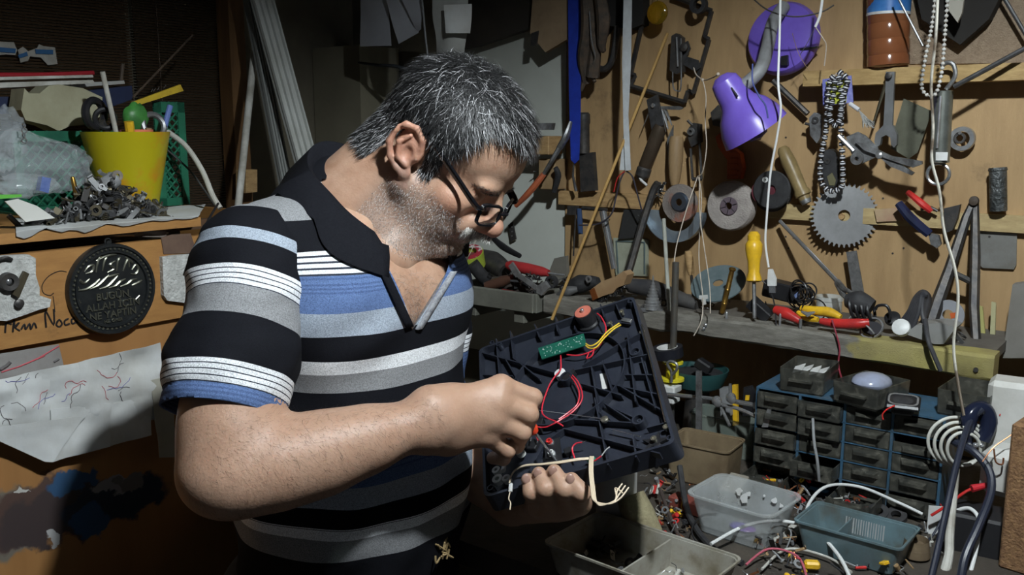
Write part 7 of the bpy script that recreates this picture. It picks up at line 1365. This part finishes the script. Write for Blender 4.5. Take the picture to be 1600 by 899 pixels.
t = T('small_speaker', 'square black speaker with grey rim on top of the blue drawer unit', 'speaker', V((*WR(1412, 620, .40).xy, DZT + .003))); m_ = frame(V((*WR(1412, 620, .39).xy, DZT + .004))) @ rotm('Z', 12); g = G(); g.box((0, 0, .008), (.034, .034, .016), m_, .004); g.build('magnet', blackp, t); g = G(); g.box((0, 0, .020), (.052, .046, .008), m_ @ rotm('X', 12), .003); g.build('speaker_frame', blackp, t); q = m_ @ rotm('X', 12); g = G(); pts = [V((x, y, .0245)) for x, y in rrect(.046, .040, .012)]; pin = [V((x, y, .0245)) for x, y in rrect(.040, .034, .010)]; n = len(pts); g.add(pts + pin + [p + V((0, 0, .0012)) for p in pts] + [p + V((0, 0, .0012)) for p in pin], [f for k in range(n) for f in ((k, (k + 1) % n, 2 * n + (k + 1) % n, 2 * n + k), (2 * n + k, 2 * n + (k + 1) % n, 3 * n + (k + 1) % n, 3 * n + k), (3 * n + k, 3 * n + (k + 1) % n, n + (k + 1) % n, n + k))], q); g.build('speaker_rim', steel3, t); g = G(); g.ball((0, 0, .022), (.018, .015, .004), q); g.build('cone', rubber, t)
RT('red_lead', [(1398, 634, .42), (1386, 640, .43), (1379, 648, .43), (1380, 656, .43)], .0012, redp, par=t, sm=4)
RT('flat_ribbon', [(1270, 655, .40), (1272, 690, .44), (1277, 720, .45), (1280, 752, .45)], .0025, greyp, 'grey flat wire hanging down the drawer fronts', 'wire', sm=4)
# soldering stand pole with tape and spool
t = T('steel_pole', 'upright steel rod of the helping-hand stand on the bench', 'rod', BZ(1050, 800)); pt = WR(1056, 410, .30); pb = V((pt.x, pt.y, ZB)); g = G(); g.tube([pt, pb], .0068, 14); g.build('rod', M('pole_steel', (.18, .19, .20), (.26, .24, .2), 20, .4, .8), t); g = G(); g.lathe([(.035, 0), (.035, .012), (.012, .016)], pb, UPZ, 24); g.build('foot', iron, t)
def onpole(py): z = WR(1056, py, .30).z; return V((pt.x, pt.y, z))
c = onpole(552); t = T('electrical_tape', 'roll of black electrical tape on the steel rod', 'tape roll', c); g = G(); g.ring([(.021, -.010), (.021, .010), (.031, .010), (.031, -.010)], c - UR * .012, (UPZ + NR * .12 - UR * .1).normalized(), 40); g.build('tape', M('tape_black', (.015, .016, .022), None, rough=.35), t); g = G(); g.ring([(.0185, -.0095), (.0185, .0098), (.021, .0102), (.021, -.0102)], c - UR * .012, (UPZ + NR * .12 - UR * .1).normalized(), 40); g.build('core', whitep, t)
c = onpole(580); t = T('solder_spool', 'yellow plastic spool under the black tape roll', 'spool', c); g = G(); g.lathe([(.024, -.020), (.024, -.015), (.013, -.014), (.013, .014), (.021, .015), (.021, .019)], c, UPZ, 28); g.build('spool', M('spool_yellow', (.72, .62, .03), None, rough=.4), t)
c = onpole(612); t = T('clamp_block', 'white plastic clamp block with steel loop on the rod', 'clamp', c); g = G(); g.box((-.002, -.012, .009), (.044, .034, .016), frame(c), .003); g.box((-.002, -.012, -.014), (.040, .030, .014), frame(c), .003); g.build('block', whitep, t); RT('loop', [(1049, 598, .33), (1049, 582, .33), (1043, 570, .33), (1047, 565, .33), (1056, 568, .33), (1058, 576, .33), (1051, 586, .33)], .0028, steel, par=t, sm=5)
t = T('helping_hand', 'steel helping-hand arms with joints and clips beside the drawers', 'stand', WR(1130, 630, .34)); RT('cross_rod', [(1040, 616, .33), (1118, 624, .33)], .0042, chrome, par=t, n=12); RT('cross_rod', [(1140, 626, .34), (1182, 634, .35)], .0045, chrome, par=t, n=12)
for px, py, r in ((1120, 627, .010), (1142, 622, .010), (1190, 636, .009)): g = G(); g.ball(WR(px, py, .34), r, None, 14, 9); g.build('ball_joint', chrome, t); RL('joint_disc', (px + 3, py + 2, .347), [(.007, 0), (.008, .006), (.004, .008)], steel3, par=t)
RT('thumb_screw', [(1141, 600, .34), (1141, 624, .34)], .003, chrome, par=t); RT('thumb_screw', [(1190, 624, .37), (1204, 622, .37)], .0045, chrome, par=t); RT('clip_arm', [(1118, 632, .34), (1150, 638, .345), (1178, 650, .36), (1190, 658, .37)], .0038, steel3, par=t, sm=4); RT('clip_arm', [(1180, 634, .35), (1200, 636, .37), (1205, 640, .37)], [.007, .009, .004], steel3, par=t); RP('clip_jaw', [(1202, 630), (1207, 628), (1200, 668), (1190, 668)], .385, .004, steel3, par=t); RT('clip_arm', [(1128, 640, .34), (1140, 665, .37)], .003, steel3, par=t)
g = G(); c = V((*WR(1092, 560, .22).xy, .985)); t = T('enamel_bowl', 'dark teal enamel bowl with black plugs behind the helping hand', 'bowl', c); g.ring([(.02, -.02), (.05, -.004), (.06, .02), (.062, .03), (.059, .03), (.05, .004), (.02, -.01)], c, UPZ, 36); g.build('bowl', M('teal_enamel', (.02, .07, .07), (.03, .09, .09), 10, .3), t); g = G(); g.lathe([(.05, 0), (.05, .002)], c + UPZ * .02, UPZ, 30); g.build('bowl_fill', rubber, t); g = G(); g.lathe([(.03, ZB - c.z), (.024, -.012)], c, UPZ, 20); g.build('bowl_foot', iron, t)
g = G(); g.box((0, 0, 0), (.034, .022, .02), frame(WR(1100, 572, .26)) @ rotm('Y', 25), .003); g.build('black_plug', blackp, None, label='black mains plug lying in the teal bowl', cat='plug'); RP('steel_strip', [(1087, 580), (1096, 580), (1096, 672), (1087, 674)], .36, .003, steel, 'flat steel strip standing left of the yellow cutter', 'strip'); RP('cutter_knife', [(1144, 602), (1151, 602), (1152, 665), (1145, 666)], .28, .008, yelp, 'upright yellow cutter knife behind the helping hand', 'knife'); t = RP('spirit_level', [(1162, 606), (1172, 604), (1178, 616), (1174, 650), (1160, 650)], .29, .012, blackp, 'small black level with yellow vial beside the drawers', 'level'); RP('vial', [(1165, 618), (1171, 618), (1170, 626), (1164, 626)], .292, .002, yelp, par=t)
RP('zinc_block', [(1124, 608), (1140, 606), (1142, 650), (1126, 652)], .29, .02, greyp, 'grey block standing behind the ball joints', 'block')
# containers
t, m_ = obox('storage_box', BZ(1100, 748), .115, .085, .072, M('brown_box', (.26, .20, .12), (.13, .09, .05), 9, .6), 'grimy brown open plastic box behind the clear container', 'box', 3, .92)
obox('storage_box', BZ(1135, 705), .13, .07, .075, M('green_clear', (.20, .25, .22), (.3, .32, .27), 14, .3, alpha=.5), 'greenish clear box of tools behind the brown box', 'box', 3, .95)
t, mc_ = obox('food_container', BZ(1160, 832), .138, .108, .062, clear, 'clear plastic food container with white smears on the bench', 'container', -4, .80, .0015, .006, .02)
for cx, cz, sr in ((-.032, .044, .007), (-.022, .036, .009), (-.015, .046, .005), (.03, .046, .006), (.042, .042, .004), (.012, .05, .003)):
    q_ = mc_ @ Matrix.Translation((cx, .0432 + (cz - .03) * .17, cz)) @ rotm('X', -10); g = G(); g.prism([(sr * RN.uniform(.35, 1.2) * math.cos(k * .7), 0, sr * RN.uniform(.35, 1.2) * math.sin(k * .7)) for k in range(9)], (0, .0005, 0), q_); g.build('paint_smear', whitep, t, smooth=0)
g = G(); g.ball((0, -.0, .008), (.022, .014, .005), mc_, 14, 8); g.build('blue_part', M('bluepart', (.10, .10, .55), (.3, .1, .4), 30, .3), None, label='small violet blue part inside the clear container', cat='part')
teal = M('teal_plastic', (.15, .235, .265), (.10, .135, .14), 12, .32, trans=.1); t, mt_ = obox('parts_tray', BZ(1335, 866), .150, .088, .046, teal, 'dirty teal plastic tray with a white striped label', 'tray', -2, .86, .002, .005, .01); g = G(); g.box((0, .0395, .030), (.066, .0012, .030), mt_ @ rotm('X', -6)); lb = g.build('barcode_label', whitep, t); [G().box((-.029 + k * .0038, .0385, .030), (.0014 if k % 3 else .0022, .001, .024), mt_ @ rotm('X', -6)).build('label_stripe', M('stripe_grey', (.35, .36, .36), None), lb) for k in range(16)]; g = G(); g.box((-.02, 0, .02), (.002, .08, .036), mt_); g.build('tray_divider', teal, t)
gt = M('tray_grey', (.36, .35, .31), (.20, .18, .13), 16, .5, lo=.35, hi=.7); t, mg_ = obox('parts_tray', BZ(1000, 908), .235, .135, .045, gt, 'stained grey divided tray of parts at the bench front', 'tray', -3, .9, .002, .005, .014); g = G(); g.box((.01, 0, .022), (.003, .128, .042), mg_); g.build('tray_divider', gt, t)
scatter(26, lambda rr: (mg_ @ V((rr.uniform(.02, .10), rr.uniform(-.05, .05), .010 + rr.uniform(0, .01))), .6), ['screw', 'pin', 'washer', 'wire_scrap', 'tube_scrap', 'capacitor'], 'parts in the grey tray, right half', '%s in the right half of the grey tray', None, [steel3, steel, blackp, rubber, steel3, dirtyw], (.007, .013), 41); scatter(30, lambda rr: (mg_ @ V((rr.uniform(-.10, 0), rr.uniform(-.05, .05), .010 + rr.uniform(0, .014))), .6), ['screw', 'bent_plate', 'washer', 'chip', 'lock_case'], 'parts in the grey tray, left half', '%s in the shaded left half of the grey tray', None, [iron, steel2, blackp, steel], (.008, .015), 42); scatter(14, lambda rr: (mt_ @ V((rr.uniform(-.06, .06), rr.uniform(-.03, .03), .008)), .5), ['screw', 'pin', 'washer'], 'parts in the teal tray', '%s lying in the teal tray', None, [steel2, rust], (.004, .007), 43)
# loose clutter over the bench
BX = [((1225, 760), (1265, 800)), ((1020, 760), (1085, 850)), ((1180, 850), (1255, 899)), ((1030, 800), (1060, 870)), ((1240, 790), (1300, 830)), ((1430, 800), (1480, 880)), ((1160, 890), (1420, 930)), ((1185, 720), (1240, 760)), ((1000, 735), (1060, 790))]
BN = ['right behind the clear container', 'beside the steel rod', 'before the teal tray', 'left of the clear container', 'between clear container and teal tray', 'right of the teal tray', 'along the bottom edge', 'below the drawer unit', 'behind the left hand']
def clut(rr): i = rr.randrange(len(BX)); (x0, y0), (x1, y1) = BX[i]; return BZ(rr.uniform(x0, x1), rr.uniform(y0, y1), .006 + rr.uniform(0, .018)), .5, BN[i]
scatter(200, clut, ['screw', 'chip', 'capacitor', 'wire_scrap', 'washer', 'pin', 'tube_scrap', 'bent_plate'], 'small electronic scraps strewn over the bench', '%s among the scraps', None, [steel, steel3, blackp, blackp, dirtyw, copper, redp, greyp, yelp, wood_h, steel2], (.006, .014), 51, ZB)
def BT(name, pts, r, mat, label, cat='cable', n=8, par=None): g = G(); g.tube([BZ(x, y, h) for x, y, h in pts], r, n, sm=6); return g.build(name, mat, par, label=label, cat=cat)
cwh = M('cable_white2', (.72, .74, .73), None, rough=.4)
BT('white_cable', [(1110, 870, .02), (1165, 850, .03), (1220, 848, .035), (1270, 858, .03), (1310, 890, .02), (1332, 925, .01)], .0028, cwh, 'thick white cable arching in front of the clear container'); BT('white_cable', [(1256, 838, .01), (1262, 815, .03), (1290, 800, .045), (1340, 796, .04), (1400, 812, .03), (1440, 822, .02)], .0026, cwh, 'white cable arching behind the teal tray')
for i, (P, r, m_, lab) in enumerate([([(1165, 893, .01), (1200, 878, .02), (1245, 890, .02), (1262, 920, .01)], .0018, M('cable_pink', (.45, .10, .14), None), 'thin dark pink cable at the bench front'), ([(1100, 870, .004), (1080, 850, .02), (1095, 825, .02), (1120, 812, .01)], .0012, blackp, 'thin black wire left of the clear container'), ([(1030, 790, .03), (1050, 830, .015), (1070, 862, .005), (1090, 900, .004)], .0032, M('cable_brown', (.06, .045, .04), None), 'brown cable trailing past the steel rod'), ([(1060, 790, .07), (1075, 820, .02), (1110, 860, .006), (1160, 885, .004)], .005, rubber, 'thick black cable along the clear container'), ([(1180, 860, .004), (1210, 842, .02), (1235, 850, .02), (1225, 872, .006)], .0013, greyp, 'small grey wire loop at the bench front'), ([(1240, 765, .02), (1260, 785, .02), (1275, 805, .01)], .002, greyp, 'grey wire below the pulled-out drawers'), ([(1190, 900, .01), (1230, 868, .01), (1290, 880, .01), (1330, 905, .01)], .002, dirtyw, 'thin off-white cable among the front scraps')]): BT('bench_wire', P, r, m_, lab, 'wire')
t = T('foam_roll', 'crumbling yellowish foam roll beside the left hand', 'foam', BZ(1000, 835)); g = G(); a_, b_ = PD(985, 776, 1.42), PD(1012, 838, 1.40); g.tube([a_, a_.lerp(b_, .5), b_], [.023, .026, .025], 18); g.build('roll', M('foam_yellow', (.30, .27, .16), (.20, .17, .10), 40, .95, 0, .8, 150), t)
c = BZ(962, 830); g = G(); g.lathe([(.030, 0), (.032, .01), (.032, .10), (.030, .104)], c, UPZ, 28); g.build('white_canister', M('canister', (.55, .56, .55), (.42, .43, .42), 9, .5), None, label='pale grey canister standing behind the left hand', cat='canister')
c = BZ(1078, 800); g = G(); g.box((0, 0, .012), (.07, .03, .022), frame(c) @ rotm('Z', -6), .002); g.build('red_block', M('brick_red', (.22, .05, .035), (.14, .04, .03), 20, .7), None, label='brick red wooden block under the brown box', cat='block'); c = BZ(1150, 775); g = G(); g.box((0, 0, .015), (.035, .05, .03), frame(c) @ rotm('X', 20), .002); g.build('wood_scrap', M('slatgrey', (.26, .24, .20), None), None, label='grey wooden slat leaning beside the brown box', cat='slat'); c = BZ(1238, 842, .01); g = G(); g.ring([(.009, -.012), (.009, .012), (.011, .012), (.011, -.012)], c, NR, 20); g.build('plastic_tube', dirtyw, None, label='short pale plastic tube right of the clear container', cat='tube'); c = BZ(1268, 895, .012); g = G(); g.box((0, 0, 0), (.022, .014, .012), frame(c) @ rotm('Z', 30), .003); g.build('yellow_switch', yelp, None, label='small yellow plastic switch among the front scraps', cat='switch')
for px, lab in ((1372, 'left'), (1400, 'right')): c = BZ(px, 806 + (px - 1372) * .2, .004); g = G(); g.ring([(.008, -.004), (.008, .006), (.017, .006), (.017, -.004)], c, (UPZ + NR * .5).normalized(), 24); g.build('rubber_washer', rubber, None, label='thick black rubber washer under the drawer unit, %s of the pair' % lab, cat='washer')
# ============================================================ right end of the bench
t = T('wood_awl', 'dirty wooden awl handle standing in the foreground', 'awl', BZ(1428, 935)); g = G(); c = BZ(1428, 925); tp = PD(1432, 850, 1.36); c = V((tp.x, tp.y, ZB)); g.lathe([(.014, 0), (.017, .03), (.0205, tp.z - ZB - .018), (.019, tp.z - ZB - .006), (.012, tp.z - ZB), (.001, tp.z - ZB + .001)], c, UPZ, 20); g.build('handle', M('awl_wood', (.10, .07, .045), (.2, .15, .09), 14, .5), t)
def PT(name, pts, r, mat, label=None, cat='cable', par=None, sm=6, n=10, flat=1): g = G(); g.tube([PD(*p) for p in pts], r, n, sm=sm, flat=flat); return g.build(name, mat, par, label=label, cat=cat)
navy = M('cable_navy', (.02, .024, .04), None, rough=.4)
PT('black_cable', [(1536, 640, 1.42), (1515, 660, 1.42), (1496, 720, 1.38), (1478, 800, 1.34), (1465, 860, 1.32), (1452, 915, 1.30)], .0048, navy, 'straight navy cable running down past the cable coil'); PT('black_cable', [(1470, 668, 1.45), (1490, 690, 1.43), (1520, 705, 1.40), (1545, 735, 1.38), (1548, 770, 1.36), (1530, 820, 1.33), (1508, 870, 1.31), (1500, 915, 1.30)], .0062, navy, 'thick navy cable curving down at the right')
t = T('taped_cable', 'cables wrapped in white tape running down to the corner', 'cable', PD(1480, 890, 1.33)); PT('tape_wrap', [(1494, 732, 1.40), (1490, 770, 1.39), (1484, 830, 1.36), (1482, 870, 1.34), (1470, 915, 1.32)], [.0052, .006, .0065, .0065, .008], dirtyw, par=t, cat=None)
t = T('cable_coil', 'coil of white cable tied up beside the drawer unit', 'cable', PD(1495, 720, 1.46))
for k in range(4): PT('coil_turn', [(1494 + k * 4 + (44 - k * 6) * math.cos(q), 690 + k * 4 + (38 - k * 4) * math.sin(q), 1.445 - k * .006 + .01 * math.sin(q)) for q in np.linspace(-1.1, 4.9, 16)], .0026, M('coil_white', (.66, .66, .60), None, rough=.4), par=t, cat=None, sm=3)
t = T('telephone_socket', 'glossy dark plastic cord clamp above the white boxes', 'clamp', PD(1525, 670, 1.44)); PT('clamp_body', [(1508, 700, 1.44), (1512, 660, 1.43), (1522, 642, 1.43), (1538, 640, 1.43), (1545, 660, 1.43), (1536, 690, 1.43)], [.010, .013, .012, .012, .013, .010], M('gloss_navy', (.012, .016, .035), None, rough=.15), par=t, cat=None, n=14)
for px in (1514, 1524, 1533): g = G(); g.ball(PD(px, 696, 1.425), .0045, None, 10, 7); g.build('contact', chrome, t)
def pbox(name, px, py, d, sz, rz, mat, label, cat, bev=.003): g = G(); m_ = frame(PD(px, py, d)) @ rotm('Z', rz); g.box((0, 0, 0), sz, m_, bev); return g.build(name, mat, None, label=label, cat=cat)
wt = M('white_grimy', (.66, .66, .63), (.45, .44, .40), 9, .45)
t = pbox('junction_box', 1580, 655, 1.45, (.07, .06, .13), 5, wt, 'upper white plastic junction box at the right edge', 'box', .008); pbox('junction_box', 1572, 735, 1.40, (.062, .06, .075), -6, wt, 'lower rounded white junction box at the right edge', 'box', .012)
PT('red_wires', [(1455, 806, 1.42), (1480, 790, 1.41), (1510, 768, 1.40), (1535, 760, 1.40)], .0022, redp, 'red wire lying across the white taped cable', 'wire'); PT('red_connector', [(1518, 764, 1.395), (1545, 758, 1.395)], [.006, .008, .004], M('red_rag', (.5, .02, .03), None), 'crumpled red connector near the junction boxes', 'connector'); PT('copper_wire', [(1535, 722, 1.36), (1552, 700, 1.36), (1580, 680, 1.36), (1612, 655, 1.36)], .0009, copper, 'thin copper wire crossing the junction boxes', 'wire'); PT('copper_wire', [(1553, 702, 1.36), (1556, 722, 1.36), (1566, 726, 1.36), (1568, 716, 1.36)], .0013, copper, 'small copper wire hook below the crossing wire', 'wire')
for k, m_ in enumerate((redp, yw_ := M('wire_lime', (.45, .5, .1), None), M('wire_orange', (.6, .25, .05), None))): PT('signal_wire', [(1620, 590 + k * 6, 1.5), (1590, 600 + k * 4, 1.46), (1572, 620 + k * 4, 1.44), (1562 + k * 6, 650 - k * 6, 1.43)], .0010, m_, ['thin red', 'thin lime', 'thin orange'][k] + ' signal wire fraying above the upper junction box', 'wire')
pbox('black_transformer', 1525, 838, 1.40, (.075, .07, .085), 4, M('matte_black', (.012, .012, .014), None, rough=.6), 'boxy black power supply among the cables', 'power supply', .004); pbox('white_tray', 1500, 900, 1.36, (.13, .09, .028), 2, wt, 'white plastic base plate at the bottom right', 'plate', .005); pbox('white_clip', 1558, 845, 1.38, (.02, .02, .035), 20, wt, 'small white clip right of the black power supply', 'clip'); pbox('white_card_slip', 1470, 815, 1.44, (.04, .002, .05), 30, whitep, 'white card slip left of the white taped cable', 'card', 0)
PT('looping_cable', [(1490, 800, 1.40), (1515, 795, 1.38), (1530, 815, 1.36), (1525, 860, 1.34), (1512, 910, 1.32)], .003, cwh, 'white cord looping over the black power supply'); rr = random.Random(14)
for k in range(6): PT('black_loop', [(1460 + k * 5, 880, 1.40), (1478 + k * 6, 845 - k * 3, 1.40 + k * .005), (1500 + k * 3, 850 + k * 3, 1.40), (1495, 880, 1.39)], .0024, blackp, 'tangled black lead in front of the power supply', 'cable', None).__setitem__('group', 'tangled leads by the power supply')
PT('earphone_lead', [(1415, 850, 1.40), (1385, 870, 1.38), (1380, 882, 1.38), (1395, 886, 1.38), (1430, 858, 1.39), (1455, 840, 1.40), (1475, 805, 1.41)], .0018, navy, 'thin navy lead looping over the teal tray edge')
g = G(); a_ = PD(1604, 660, 1.30); g.box((0, 0, 0), (.05, .06, .22), frame(V((a_.x + .016, a_.y, ZB + .11))) @ rotm('Z', -8), .003); g.build('chipboard_post', M('chipboard', (.30, .17, .08), (.14, .07, .035), 120, .9, 0, .7, 260), None, label='rough brown chipboard edge at the bottom right corner', cat='board')

stain(MC['smoky_plastic'], 60, .5, .75, (.26, .25, .21), .6); stain(MC['tray_grey'], 30, .52, .7, (.13, .10, .06), .7); stain(MC['teal_plastic'], 25, .55, .72, (.10, .09, .07), .7); stain(MC['brown_box'], 20, .5, .7, (.10, .07, .04), .6); stain(MC['drawer_blue'], 30, .5, .7, (.12, .13, .13), .6)
for o in bpy.data.objects:
    if '_o' in o: del o['_o']
